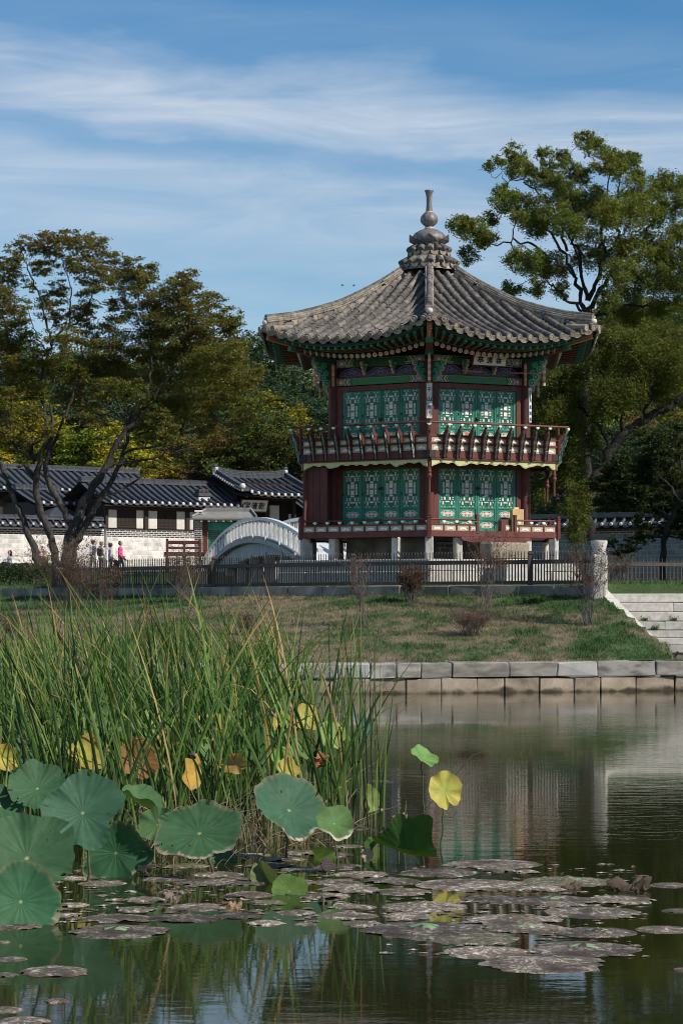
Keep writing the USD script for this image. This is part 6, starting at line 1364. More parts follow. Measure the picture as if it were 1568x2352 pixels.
K = {'dark': ('forest_tree', 'dense dark tree', 'dark trees of the wooded slope', (G(.036, .068, .034), G(.052, .078, .030)), 'round', 15000, .020, None),
     'mid': ('leafy_tree', 'mid green tree', 'green trees behind the palace', (G(.072, .105, .024), G(.092, .118, .026)), 'round', 15000, .018, None),
     'gold': ('ginkgo_tree', 'yellowing autumn tree', 'yellowing trees behind the palace', (G(.26, .23, .022), G(.17, .18, .022)), 'column', 15000, .018, G(.40, .29, .02)),
     'lime': ('ginkgo_tree', 'fresh green ginkgo', 'green ginkgos behind the palace', (G(.13, .185, .022), G(.105, .16, .022)), 'column', 16000, .017, G(.24, .24, .022)),
     'rust': ('rusty_tree', 'rusty olive tree', 'rusty trees at the foot of the slope', (G(.13, .095, .026), G(.095, .088, .024)), 'spread', 14000, .018, G(.18, .085, .026)),
     'pine': ('pine_tree', 'blue-green conifer', 'conifers on the slope', (G(.026, .060, .038), G(.038, .070, .040)), 'cone', 12000, .020, None)}
protos = {}
LANDM = [(40, 'at the left edge'), (130, "behind the zelkova's left limbs"), (200, "behind the zelkova's forking trunks"), (265, "behind the middle of the zelkova crown"), (330, "behind the zelkova's right half"), (400, 'above the middle of the long hall'), (480, "above the long hall's right end"), (545, 'left of the gate hall ridge'), (610, 'above the gate hall roof'), (660, 'right above the gate hall ridge'), (720, 'just left of the pavilion balcony'), (800, "against the pavilion's left side"), (960, "hidden left behind the pavilion"), (1100, "hidden right behind the pavilion"), (1230, "behind the pavilion doors"), (1300, "just right of the pavilion body"), (1380, 'behind the trunk of the leaning tree'), (1440, 'behind the drooping branches'), (1500, "behind the leaning tree's limb"), (1550, 'near the right edge'), (9999, 'cut by the right edge')]
_seen = {}
def tree_label(kindtext, u, Y):
    where = next(t for x, t in LANDM if u < x); row = 'on the crest' if Y > 198 else 'halfway up the slope' if Y > 172 else 'at the foot of the slope' if Y > 140 else 'close behind the wall'
    k = (kindtext, row, where); n = _seen[k] = _seen.get(k, 0) + 1
    return f'{kindtext} {row} {where}' + ('' if n == 1 else ', right one' if n == 2 else ', third one')
def bg(kind, u, vt, Y, wide=1.0, rz=0):
    nm, lab, grp, cols, shape, nl, leaf, tips = K[kind]; X = PX(u, Y); z = float(zground(X, Y)); h = ZV(vt, Y) - z
    lab = tree_label(lab, u, Y)
    if kind not in protos:
        p_ = proto(nm, len(protos) + 40, cols, shape, nl, leaf, tips); protos[kind] = p_
        tag(p_, lab, 'tree', grp); x = UsdGeom.Xformable(p_); x.AddTranslateOp().Set(Gf.Vec3d(X, Y, z)); x.AddRotateZOp().Set(float(rz)); x.AddScaleOp().Set(Gf.Vec3f(h * wide, h * wide, h))
    else: dup(protos[kind], nm, lab, 'tree', grp, (X, Y, z), rz, (h * wide, h * wide, h))
rb_ = np.random.default_rng(91)
for u, v in ((-20, 770), (30, 800), (75, 812), (120, 790), (170, 800), (220, 790), (270, 800), (320, 790), (370, 800), (420, 790), (470, 790), (520, 770), (555, 757), (595, 765), (630, 805), (670, 835), (715, 855), (760, 870), (800, 860)): bg('dark' if rb_.random() < .8 else 'mid', u, v, 205 + rb_.uniform(-8, 12), 1.1, rb_.uniform(0, 360))
for u, v in ((0, 870), (50, 880), (110, 875), (180, 890), (250, 880), (330, 890), (400, 900), (460, 890), (520, 880), (575, 890), (620, 880), (660, 900), (700, 905), (740, 930), (790, 900)): bg('pine' if rb_.random() < .35 else 'dark', u, v, 180 + rb_.uniform(-5, 8), 1.15, rb_.uniform(0, 360))
for k, u, v, w_ in (('gold', 20, 930, 1.5), ('gold', 70, 880, 1.2), ('lime', 105, 965, 1.5), ('lime', 170, 985, 1.5), ('lime', 235, 970, 1.7), ('gold', 285, 975, 1.4), ('lime', 315, 985, 1.3), ('gold', 380, 1040, 1.6), ('rust', 430, 1000, 1.0), ('mid', 475, 985, 1.0), ('rust', 530, 985, 1.0), ('gold', 640, 905, 1.5), ('mid', 600, 925, 1.0), ('gold', 690, 935, 1.4), ('rust', 660, 975, .9), ('mid', 720, 960, 1.0), ('mid', 570, 1000, 1.0), ('pine', 745, 930, 1.3), ('mid', 10, 1020, 1.2), ('dark', 500, 1045, 1.2), ('dark', 620, 1040, 1.2), ('rust', 590, 985, .8)): bg(k, u, v, 160 + rb_.uniform(-6, 6), w_, rb_.uniform(0, 360))
for k, u, v, Y, w_ in (('rust', 1395, 715, 150, .9), ('dark', 1440, 690, 165, 1.1), ('rust', 1470, 725, 150, .9), ('dark', 1520, 680, 170, 1.1), ('dark', 1580, 690, 160, 1.1), ('mid', 1470, 770, 128, 1.3), ('mid', 1420, 790, 132, 1.1), ('lime', 1545, 800, 126, 1.5), ('mid', 1590, 790, 128, 1.2), ('mid', 1330, 800, 135, 1.1), ('dark', 1270, 850, 140, 1.2), ('mid', 1225, 870, 150, 1.0), ('dark', 1180, 880, 160, 1.1), ('dark', 1500, 960, 112, 1.1), ('dark', 1580, 980, 110, 1.1), ('dark', 1430, 1000, 112, 1.1), ('dark', 1360, 1000, 115, 1.1), ('dark', 1290, 1010, 118, 1.1), ('rust', 1530, 930, 118, .8), ('dark', 1240, 1020, 125, 1.1), ('dark', 1120, 900, 165, 1.2), ('dark', 1050, 900, 165, 1.2), ('dark', 980, 900, 165, 1.2), ('dark', 900, 900, 165, 1.2), ('dark', 840, 900, 165, 1.2)): bg(k, u, v, Y, w_, rb_.uniform(0, 360))
# a big tree just beyond the right edge, whose shade lies over the maple and the wall
sh0 = dup(protos['mid'], 'leafy_tree', 'broad green tree just beyond the right edge of the view', 'tree', None, (21, 66, 2.3), 30, (15, 15, 13)); dup(protos['mid'], 'leafy_tree', 'second broad green tree further back beyond the right edge', 'tree', None, (27, 76, 2.3), 130, (16, 16, 14))
# clipped green hedge on the far left
hd = thing('hedge', 'clipped dark green hedge at the left edge behind the fence', 'hedge'); r = np.random.default_rng(5); c = np.stack([r.uniform(PX(-40, 68), PX(120, 68), 9000), r.uniform(67.6, 69, 9000), 2.3 + .72 * r.random(9000) ** .6], 1); V, F = leaf_quads(c, .06, r)
define('foliage', V, F, M['leaf'], hd, False, np.repeat(G(.03, .05, .014)[None] * r.uniform(.6, 1.4, (9000, 1)), 4, 0))
# ------------------------------------------------------------------ shrubs
def shrub(label, u, v, Y, w_, h, stems, leaves, lcol, seed, spread=1.0, z=None, leaf=.035, name='bare_shrub', low=.0, sr=.008, droop=0.):
    r = np.random.default_rng(seed); X = PX(u, Y); b = np.array([X, Y, float(zground(X, Y)) if z is None else z]); th = thing(name, label, 'shrub', loc=b); m = MB(); LP = []
    for i in range(stems):
        a = r.uniform(0, 2 * PI); e = np.array([math.cos(a) * w_ / 2 * spread * r.uniform(.15, 1), math.sin(a) * w_ / 2 * r.uniform(.1, .9), h * r.uniform(.7, 1.0)]); s_ = np.array([r.normal(0, .09 * w_), r.normal(0, .05 * w_), -.03])
        st_ = wobble([s_, s_ + (e - s_) * [.3, .3, .45], e], 9, .012 * h, r); m.tube(st_, np.linspace(sr, sr * .4, 9), 4)
        for _ in range(5):
            p0 = st_[r.integers(3, 8)]; d = r.normal(0, 1, 3); d[2] = abs(d[2]) * .9 + .3 - droop; p1 = p0 + unit(d) * r.uniform(.12, .32) * h * .8; q_ = wobble([p0, p1], 5, .01 * h, r); m.tube(q_, np.linspace(sr * .5, sr * .2, 5), 3, caps=False)
            for _ in range(2):
                p2 = q_[r.integers(2, 5)]; d = r.normal(0, 1, 3); d[2] = abs(d[2]) * .6 + .1 - droop; p3 = p2 + unit(d) * r.uniform(.05, .18) * h * .7; m.tube([p2, p3], [sr * .25, sr * .14], 3, caps=False); LP += [p2 + (p3 - p2) * t_ for t_ in (.4, .7, 1.0)]
    m.build('stems', M['twig'], th)
    if leaves:
        LP = np.array(LP); LP = LP[LP[:, 2] > low * h]; c = LP[r.integers(0, len(LP), leaves)] + r.normal(0, .025, (leaves, 3)); V, F = leaf_quads(c, leaf, r, .2, .6)
        define('leaves', V, F, M['leaf'], th, False, np.repeat(np.asarray(lcol)[None] * r.uniform(.5, 1.5, (leaves, 1)), 4, 0))
BR, RD_ = G(.085, .045, .030), G(.11, .035, .026)
shrub('thin bare grey shrub on the bank below the fence, left of the round brown bush', 830, 1450, 50.6, .75, 1.5, 12, 700, G(.12, .06, .045), 1)
shrub('dense round reddish-brown bush against the kerb in front of the pavilion', 945, 1368, 53.7, .98, .80, 40, 9000, G(.095, .050, .036), 2, leaf=.026, name='round_bush')
shrub('tall thin bare shrub with dark red leaf tips before the pavilion entrance', 1118, 1398, 52.3, 1.25, 1.75, 16, 1000, G(.14, .055, .042), 3, low=.45)
shrub('low spreading reddish shrub in the middle of the grassy bank', 1082, 1480, 49.4, 1.25, .62, 70, 3600, G(.14, .06, .048), 4, leaf=.022, name='low_bush', spread=1.2, droop=.4, sr=.005)
shrub('bare many-stemmed shrub with brown leaves beside the stone pillar', 1352, 1462, 50.2, 1.55, 1.75, 18, 3200, G(.11, .06, .045), 5, low=.45, leaf=.03)
shrub('big tangled bare brown shrub hiding the foot of the zelkova trunks', 155, 1385, 58, 2.6, 1.75, 60, 5200, G(.13, .075, .055), 6, leaf=.038, name='tangled_bush', sr=.005, spread=1.15, droop=.35)
shrub('second tangled bare shrub right of the zelkova trunks before the fence', 235, 1372, 57.5, 1.7, 1.1, 30, 2200, G(.13, .075, .055), 16, leaf=.04, name='tangled_bush', sr=.0045, spread=1.3, droop=.5)
shrub('grey twiggy shrub behind the reeds before the red barrier', 420, 1362, 57.4, 1.25, 1.45, 50, 2400, G(.13, .08, .06), 7, leaf=.03, name='twig_bush', sr=.0045)
shrub('small twiggy shrub just right of the stone pillar beside the upper kerb', 1425, 1345, 57.5, .9, .72, 24, 500, BR, 8, z=2.36, leaf=.03)
shrub('little brown shrub low on the bank at the left edge behind the reeds', 20, 1460, 50.5, .9, .6, 24, 900, G(.09, .05, .035), 9, leaf=.03, name='low_bush')
shrub('little brown shrub on the bank behind the reeds below the twiggy shrub', 560, 1470, 50, .8, .5, 20, 700, G(.09, .05, .035), 10, leaf=.03, name='low_bush')
shrub('tuft of bright green weeds below the kerb left of the bare shrub', 1225, 1385, 52.5, .85, .16, 30, 1500, G(.035, .095, .025), 18, leaf=.04, name='weed_tuft')
for u, i, lab in ((1478, 2, 'green weeds growing in the joint of the third stone step'), (1545, 2, 'second tuft of weeds at the right of the third stone step'), (1505, 3, 'small weeds on the fourth stone step near a joint')):
    Yw_ = SY[i + 1] + .40; shrub(lab, u, 0, Yw_, .28, .09, 10, 260, G(.05, .12, .03), 30 + i, z=ZV(sv[i + 1], SY[i + 1]) - .01, leaf=.03, name='weed_tuft', sr=.003)
# two small birds
for i, (u, v) in enumerate(((786, 655), (812, 656))):
    b_ = thing('bird', ['tiny dark bird gliding in the sky left of the pavilion roof, the left one', 'tiny dark bird in the sky left of the pavilion roof, the one nearer the roof'][i], 'bird'); c = P(u, v, 200); m = MB()
    m.lathe([(.001, -.13), (.03, -.06), (.035, .02), (.015, .12), (.001, .17)], 8, frame(c, (0, 1, 0), (0, 0, 1), (1, 0, .1)))
    for s in (-1, 1): V = [c + [.05, 0, 0], c + [-.05, 0, 0], c + [-.02, s * .16, .09], c + [.03, s * .17, .09], c + [-.06, s * .34, .02]]; V += [p + [0, 0, .008] for p in V]; m.add(V, [[0, 1, 2], [0, 2, 3], [3, 2, 4], [5, 7, 6], [5, 8, 7], [8, 9, 7]])
    m.build('body', M['black'], b_)
ORD = 'first second third fourth fifth sixth seventh eighth ninth tenth eleventh twelfth thirteenth fourteenth fifteenth sixteenth seventeenth eighteenth nineteenth twentieth twenty-first twenty-second'.split()
# ------------------------------------------------------------------ lotus and reeds
GREEN, TEAL, LIME, YEL, BRN, DRY = (.042, .104, .046), (.042, .106, .060), (.13, .22, .055), (.40, .36, .065), (.22, .11, .035), (.30, .20, .11)
def leaf_shape(R, seed, wave=.13, cup=.24, droop=0., fold=0., notch=0., nr=16, na=84):
    """a lotus leaf in its own frame: centre at the origin, upper side to +z; returns points, faces, r, angle"""
    r = np.random.default_rng(seed); a = np.linspace(0, 2 * PI, na, endpoint=False); q_ = np.linspace(0, 1, nr + 1)[1:]
    ph = r.uniform(0, 2 * PI, 8); am = r.normal(0, 1, 8)
    edge = 1 + sum(.036 * am[k] * np.cos((k + 2) * a + ph[k]) for k in range(5)) - notch * np.exp(-((np.angle(np.exp(1j * (a - r.uniform(0, 6)))) / .16) ** 2))
    edge = edge + (.012 * np.cos(11 * a + ph[5]) + .009 * np.cos(17 * a + ph[6])) * (1.3 if R > .1 else .6)
    wv = sum(am[(k + 3) % 8] * np.cos((k + 3) * a + ph[(k + 2) % 8]) * (.9 if k < 3 else .5) for k in range(6))
    wv = wv / (np.abs(wv).max() + 1e-6)
    A, Q = np.meshgrid(a, q_); E = edge[None] * Q; x, y = R * E * np.cos(A), R * E * np.sin(A)
    z = R * (cup * (Q ** 1.6) * .9 + wave * wv[None] * Q ** 2.6 - droop * np.clip(Q - .55, 0, 1) ** 2 * 3.0)
    z += R * .007 * np.cos(19 * A + .5) * Q ** .6 * (1 - .5 * Q) + R * .05 * (meshkit.fbm(np.stack([E * np.cos(A) * 2.2, E * np.sin(A) * 2.2, 0 * A + seed], -1), 3, seed) - .5) * Q
    z += R * .02 * np.cos(37 * A + ph[0]) * np.clip(Q - .75, 0, 1) * 2
    if fold: z += R * fold * np.abs(E * np.cos(A)) * .9; x = x * (1 - .45 * fold)
    V = np.vstack([[0, 0, -R * .015], np.stack([x, y, z], -1).reshape(-1, 3)]); F = [[0, 1 + j, 1 + (j + 1) % na] for j in range(na)]
    for i in range(nr - 1):
        for j in range(na):
            b = 1 + i * na; F += [[b + j, b + na + j, b + na + (j + 1) % na], [b + j, b + na + (j + 1) % na, b + (j + 1) % na]]
    return V, np.array(F), np.concatenate([[0], Q.ravel()]), np.concatenate([[0], A.ravel()])
def leaf_colour(q_, a, V, R, base, rim=None, rimw=.12, seed=0, vein=1.0, blotch=None, low=None):
    c = np.broadcast_to(np.asarray(base, float), (len(q_), 3)).copy(); n = meshkit.fbm(V / R * 1.7 + seed, 4, seed); n2 = meshkit.fbm(V / R * 6 + seed, 3, seed + 3)
    c *= (.78 + .44 * n)[:, None]
    aj = a + .10 * np.sin(3 * a + seed) + .05 * (n - .5) * q_
    vn = np.exp(-((np.abs(((aj * 19 / (2 * PI)) % 1) - .5) - .5) / .05) ** 2) * (1 - .85 * q_) * (.5 + n) * vein
    c = c + vn[:, None] * (np.array([.10, .13, .06]) * .32)
    c = np.where((q_ < .045)[:, None], np.array([.34, .40, .16]), c)
    sp = meshkit.noise(V / R * 26 + seed * 3.1, seed); c = np.where((sp > .86)[:, None] & (n > .5)[:, None], c * .55 + np.array([.05, .04, .02]), c)
    if blotch is not None:
        m = np.clip((n2 * .6 + n * .4 + .35 * q_ - .62) * 5, 0, 1)[:, None]; c = c * (1 - m) + np.asarray(blotch) * m
    if rim is not None:
        m = np.clip((q_ + .35 * (n2 - .5) + .12 * (n - .5) - (1 - rimw)) / (rimw * .5), 0, 1)[:, None]
        if low is not None: m = m * np.clip((low - .15) / .35, 0, 1)[:, None]; c = c * (1 - m) + np.asarray(rim) * m
    return np.clip(c, .004, .8)
def lotus(label, u, v, Y, R, nrm, base, seed, rim=None, rimw=.10, stem_to=None, twist=0., blotch=None, name='lotus_leaf', group=None, squash=1.0, **kw):
    th = thing(name, label, 'lotus leaf', group); c = P(u, v, Y)
    V, F, q_, a = leaf_shape(R, seed, na=160 if R > .15 else 84, **kw); V[:, 1] *= squash; ex, ey, ez = basis(nrm); ct, s_ = math.cos(twist), math.sin(twist); ex, ey = ex * ct + ey * s_, ey * ct - ex * s_
    lowness = -(V @ np.stack([ex, ey, ez]))[:, 2] / R; C = leaf_colour(q_, a, V, R, base, rim, rimw, seed, blotch=blotch, low=lowness if Y < 15.5 or base[0] < .2 else None)
    W = V @ np.stack([ex, ey, ez]) + c
    if R > .15 and name == 'lotus_leaf' and seed < 200:
        rh = np.random.default_rng(seed + 5); fc = V[F].mean(1); rad = np.hypot(fc[:, 0], fc[:, 1]) / R; an = np.arctan2(fc[:, 1], fc[:, 0]); keep = np.ones(len(F), bool)
        for _ in range(3):
            hr, ha = rh.uniform(.35, .85) * R, rh.uniform(-PI, PI); hc = np.array([hr * math.cos(ha), hr * math.sin(ha)]); keep &= np.hypot(fc[:, 0] - hc[0], (fc[:, 1] - hc[1]) * rh.uniform(.6, 1.6)) > R * rh.uniform(.012, .035)
        for _ in range(5):
            ta = rh.uniform(-PI, PI); keep &= ~((rad > rh.uniform(.84, .95)) & (np.abs(np.angle(np.exp(1j * (an - ta)))) < rh.uniform(.015, .05)))
        F = F[keep]
        ed = np.clip((q_ - .9 + .25 * (meshkit.fbm(V / R * 2.3 + seed, 3, seed + 9) - .55)) / .06, 0, 1)[:, None]; ed = ed * (seed in (104, 105, 106, 107)) * .6; C = C * (1 - ed) + np.array([.20, .16, .09]) * ed
    define('blade', W, F, M['lotus'], th, True, C)
    if stem_to is not False:
        e = np.array([PX(stem_to[0] if stem_to else u + 8, c[1] + .10 + .5 * R), c[1] + .10 + .5 * R, -.05])
        m = MB(); b = c - ez * .012; mid = (b + e) / 2 + [.02, .03, .05]; r = np.random.default_rng(seed); w_ = wobble([b, b - ez * min(.07, R * .4) - np.array([0, 0, .02]), mid + [0, .02, 0], e], 14, .003, r); m.tube(w_, np.linspace(.0065, .009, 14) * (R / .22) ** .4, 7); m.build('stem', M['stem'], th, True)
    return th
RIM = (.40, .34, .26)
lotus('round green lotus leaf at upper left, tucked behind the large front leaf', 86, 1812, 15.0, .185, (.15, -.72, .68), GREEN, 101, twist=.4, stem_to=(95, 2020))
lotus('large round blue-green lotus leaf facing the viewer, with a bright centre, second from the left', 190, 1868, 14.4, .235, (.10, -.86, .50), TEAL, 102, stem_to=(200, 2080), wave=.09)
lotus('broad green lotus leaf at the left edge, above the shaded lowest leaf', 62, 1972, 13.6, .265, (.12, -.80, .58), GREEN, 103, stem_to=(60, 2140), wave=.07)
lotus('half-shaded dark lotus leaf lowest at the left edge, standing in the water', 48, 2072, 12.7, .205, (.30, -.90, .34), (.034, .11, .05), 104, rim=RIM, rimw=.06, stem_to=(40, 2180), wave=.09)
lotus('shaded dark green lotus leaf hanging low behind the big leaves', 266, 1960, 14.9, .215, (.05, -.86, -.08), (.028, .095, .042), 105, rim=RIM, rimw=.08, stem_to=(262, 2040), wave=.12, squash=.85)
lotus('wide green lotus leaf like a shallow bowl with a dry lower rim, in the middle', 458, 1915, 14.9, .262, (-.10, -.62, .78), GREEN, 106, rim=RIM, rimw=.07, stem_to=(496, 2030), cup=.12, wave=.08)
lotus('tilted blue-green lotus leaf with a dry white lower rim, right of the bowl-shaped leaf', 664, 1862, 15.8, .262, (.42, -.62, .66), TEAL, 107, rim=(.5, .45, .38), rimw=.08, stem_to=(645, 2012), twist=.3, wave=.11)
lotus('smaller mid green lotus leaf tucked behind the tilted leaf, dry below', 768, 1893, 15.3, .125, (.35, -.75, .55), (.07, .14, .04), 108, rim=(.5, .45, .36), rimw=.22, stem_to=(770, 1990))
lotus('folded green lotus leaf seen edge-on between the two large leaves', 320, 1848, 15.6, .14, (.45, -.30, .85), (.06, .13, .05), 109, fold=.5, stem_to=(325, 2010), twist=.5)
lotus('green lotus leaf half hidden behind the left side of the bowl-shaped leaf', 362, 1895, 15.4, .12, (-.2, -.82, .5), (.07, .14, .05), 110, stem_to=(370, 2010))
lotus('small pale green lotus leaf touching the water below the bowl-shaped leaf', 512, 1983, 15.8, .09, (.1, -.85, .5), (.05, .12, .06), 111, rim=(.5, .46, .38), rimw=.14, stem_to=False)
lotus('upright round lime green lotus leaf at the water line in the centre', 664, 2048, 14.0, .102, (.02, -.95, .25), (.11, .19, .045), 112, rim=(.16, .09, .04), rimw=.07, stem_to=False, cup=.1, wave=.04)
lotus('tilted light green lotus leaf on a tall stem standing alone over the open water', 972, 1741, 17.2, .105, (.45, -.45, .80), (.14, .26, .075), 113, stem_to=(966, 1952), twist=.6, wave=.16)
lotus('yellow lotus leaf with a green centre on a thin stem over the open water', 1021, 1816, 16.6, .115, (.20, -.93, .25), (.40, .40, .085), 114, rim=(.30, .20, .08), rimw=.09, stem_to=(1004, 1965), blotch=(.46, .38, .08), notch=.35, wave=.14, squash=1.15)
lotus('large half-folded dark green lotus leaf lying at the edge of the floating leaves', 935, 1962, 15.7, .235, (-.15, -.55, .80), (.035, .085, .014), 115, rim=(.12, .06, .02), rimw=.04, stem_to=False, fold=.75, twist=1.25, wave=.10, squash=.9)
lotus('pale lotus leaf cut by the left picture edge above the broad green leaf', 2, 1852, 14.9, .125, (.3, -.75, .55), GREEN, 116, stem_to=(4, 2030))
lotus('narrow twisted lime lotus leaf drooping to the water beside the seed pod', 728, 1978, 15.2, .11, (.85, -.5, .1), (.10, .16, .03), 117, fold=.7, stem_to=False, twist=.9)
lotus('small dark lotus leaf at the foot of the reeds left of the half-folded leaf', 857, 1941, 16.2, .06, (-.5, -.6, .6), (.05, .10, .02), 118, stem_to=False, fold=.3)
lotus('curled pale dying lotus leaf just above the upright round leaf', 612, 2016, 14.6, .10, (-.4, -.8, .3), (.12, .15, .06), 119, rim=(.42, .40, .24), rimw=.3, stem_to=False, fold=.6, twist=.7)
lotus('small pointed green lotus leaf at the right foot of the reeds', 842, 1835, 18.4, .105, (.8, -.55, .1), (.16, .22, .06), 120, stem_to=(846, 1900), fold=.4)
REEDLEAF = [(205, 1733, 17.5, .17, YEL, (.1, -.9, .35), 'bright yellow lotus leaf glimpsed among the reeds above the big round leaf'), (318, 1745, 17.8, .16, BRN, (.2, -.9, .25), 'brown withered lotus leaf among the reeds right of the bright yellow one'), (360, 1745, 18.2, .13, (.30, .30, .07), (-.4, -.85, .25), 'yellow-green lotus leaf behind the brown withered one'), (437, 1775, 16.8, .145, (.48, .28, .06), (.85, -.5, .05), 'orange-yellow lotus leaf hanging down like a flag among the reeds'), (492, 1672, 21, .19, YEL, (.1, -.8, .5), 'wide yellow lotus leaf high among the reeds'), (560, 1648, 22, .17, (.45, .30, .05), (-.2, -.85, .4), 'golden lotus leaf in the middle of the reeds beside the wide yellow one'), (612, 1690, 20, .19, (.11, .22, .08), (.2, -.8, .5), 'light green lotus leaf deep in the reeds'), (645, 1658, 23, .13, YEL, (.3, -.8, .3), 'small yellow lotus leaf under the seed pod among the reeds'), (700, 1650, 21.5, .165, (.34, .36, .09), (.5, -.7, .35), 'yellow-green lotus leaf on the right side of the reeds'),
            (660, 1768, 17.6, .105, YEL, (.5, -.8, .2), 'small yellow lotus leaf right above the tilted leaf'), (642, 1748, 17.9, .11, (.17, .27, .06), (.7, -.65, .2), 'lime lotus leaf leaning upright above the tilted leaf'), (12, 1742, 17.5, .13, YEL, (.4, -.85, .2), 'yellow lotus leaf near the left edge among the reeds'), (58, 1745, 18.4, .15, TEAL, (.1, -.85, .4), 'blue-green lotus leaf among the reeds near the left edge'), (28, 1648, 22.5, .19, TEAL, (.1, -.75, .6), 'far blue-green lotus leaf high among the reeds at the left edge'), (395, 1690, 20.3, .16, (.40, .30, .06), (-.3, -.8, .4), 'dull gold lotus leaf between the reeds left of the wide yellow one'), (352, 1660, 22.5, .13, (.20, .28, .07), (.2, -.8, .5), 'faint green lotus leaf far back between the reeds'), (590, 1725, 18.6, .16, (.045, .11, .03), (.1, -.7, .3), 'dark green shaded lotus leaf in the reeds'), (455, 1725, 18.9, .13, (.12, .22, .07), (.7, -.6, .3), 'upright green lotus leaf behind the orange flag-like one'), (832, 1665, 23, .12, TEAL, (.85, -.5, .2), 'blue-green lotus leaf seen edge-on at the right of the reeds'), (130, 1700, 19.5, .17, (.14, .22, .06), (.2, -.8, .5), 'green lotus leaf above the bright yellow one'), (540, 1758, 17.4, .12, (.30, .20, .08), (-.4, -.8, .3), 'tan lotus leaf low among the reed stems'), (250, 1660, 22, .16, (.10, .19, .08), (.0, -.8, .55), 'grey-green lotus leaf behind the reeds in the left half'), (760, 1690, 20.5, .13, (.22, .30, .08), (.4, -.8, .4), 'light green lotus leaf before the open water'), (690, 1715, 19, .12, (.10, .17, .05), (.2, -.8, .4), 'mid green lotus leaf below the yellow-green one')]
for i, (u, v, Y, R, c, n_, lab) in enumerate(REEDLEAF):
    k_ = min(1., (19.0 + .25 * (i % 7)) / Y); Y, R = Y * k_, R * k_ * (.82 if c[0] > .25 else .98)
    lotus(lab, u, v, Y, R, n_, c, 200 + i, rim=(.34, .20, .07) if c in (YEL, BRN) or c[0] > .25 else None, rimw=.16, blotch=(.34, .24, .06) if c[0] > .25 else None, wave=.14, fold=.15 * (i % 3), twist=i * .7, cup=.18)
# withered brown leaves
def withered(label, u, v, Y, R, nrm, seed, col=(.26, .16, .10), squash=.6, twist=0., name='withered_leaf'):
    th = thing(name, label, 'withered leaf'); r = np.random.default_rng(seed); V, F, q_, a = leaf_shape(R, seed, nr=18, na=110, wave=.34, cup=-.1, fold=.5, droop=.4); V[:, 1] *= squash; V += (meshkit.fbm(V / R * 4 + seed, 4, seed)[:, None] - .5) * R * .5
    C = leaf_colour(q_, a, V, R, col, (.12, .08, .06), .2, seed, vein=.2); ex, ey, ez = basis(nrm); ct, s_ = math.cos(twist), math.sin(twist); ex, ey = ex * ct + ey * s_, ey * ct - ex * s_
    define('blade', V @ np.stack([ex, ey, ez]) + P(u, v, Y), F, M['lotus'], th, True, C)
withered('crumpled orange-brown withered lotus leaf hanging in the right side of the reeds', 735, 1748, 18.5, .085, (.4, -.7, -.3), 301, (.34, .15, .07), .8)
withered('large curled brown withered lotus leaf rising like a ridge among the floating leaves', 1445, 2036, 14.2, .15, (-.1, -.3, .9), 302, (.075, .055, .040), .5, .2)
withered('small curled brown withered leaf just left of the large ridge-like one', 1310, 2040, 14.3, .085, (.2, -.3, .9), 303, (.09, .065, .045), .5)
withered('ragged dark withered leaf edge among the front floating leaves', 1290, 2160, 12.35, .15, (0, -.35, .9), 304, (.08, .06, .045), .35)
withered('dry beige withered leaf clump at the foot of the reeds', 918, 1885, 18.1, .085, (0, -.6, .7), 305, (.30, .22, .14), .8)
withered('pale crumpled withered leaf beside the half-folded lotus leaf', 842, 1962, 15.6, .055, (.3, -.7, .4), 306, (.42, .34, .24), .8)
withered('curled brown withered leaf floating near the left leaves', 395, 2058, 13.6, .065, (0, -.4, .9), 307, (.20, .15, .12), .7)
withered('small dry curl of leaf on the water in front of the upright round leaf', 540, 2080, 13.3, .05, (.2, -.5, .8), 308, (.28, .18, .13), .6)
# seed pods
def pod(label, u, v, Y, r_, tilt, stem_to, seed):
    th = thing('seed_pod', label, 'seed pod'); c = P(u, v, Y); ex, ey, ez = basis(tilt); D = frame(c, ex, ey, ez); m = MB(); m.lathe([(.001, -r_ * 1.3), (r_ * .25, -r_ * 1.1), (r_ * .75, -r_ * .2), (r_, 0), (r_ * .95, r_ * .12), (.001, r_ * .10)], 16, D, None, .06, 10); m.build('cup', pod.mat, th, 50)
    m = MB()
    for k, (n, R) in enumerate(((1, 0), (6, .42), (11, .75))):
        for i in range(n): a = i * 2 * PI / n; m.lathe([(r_ * .11, r_ * .125), (.001, r_ * .12)], 7, D @ frame((r_ * R * math.cos(a), r_ * R * math.sin(a), .002), (1, 0, 0), (0, 1, 0), (0, 0, 1)))
    m.build('seed_holes', M['ink'], th)
    e = np.array(list(on_water(*stem_to)[:2]) + [-.05]); b = c - ez * r_ * 1.25; m = MB(); m.tube(wobble([b, b - ez * .04, (b + e) / 2 + [0.02, 0, .05], e], 12, .003, np.random.default_rng(seed)), .005, 6); m.build('stem', M['stem'], th, True)
pod.mat = pmat('seed_pod_skin', [(.035, .024, .026), (.075, .052, .052)], 20, .7, .3, 60)
pod('dark purple lotus seed pod on a tan stalk in the middle of the reeds', 624, 1636, 18.8, .036, (-.2, -.5, .6), (560, 1935), 1)
pod('dark lotus seed pod drooping before the orange-yellow leaf', 440, 1738, 16.6, .032, (-.2, -.5, -.8), (462, 1960), 2)
pod('brown seed pod with round holes nodding at the water beside the twisted leaf', 751, 1987, 15.1, .042, (.4, -.9, .2), (758, 2020), 3)
pod('little dark seed pod low behind the folded leaf', 343, 1833, 16.0, .026, (-.5, -.3, -.6), (350, 1990), 4)
pod('small black seed pod standing at the water right of the upright round leaf', 741, 2073, 13.6, .028, (.1, -.2, -.9), (738, 2092), 5)
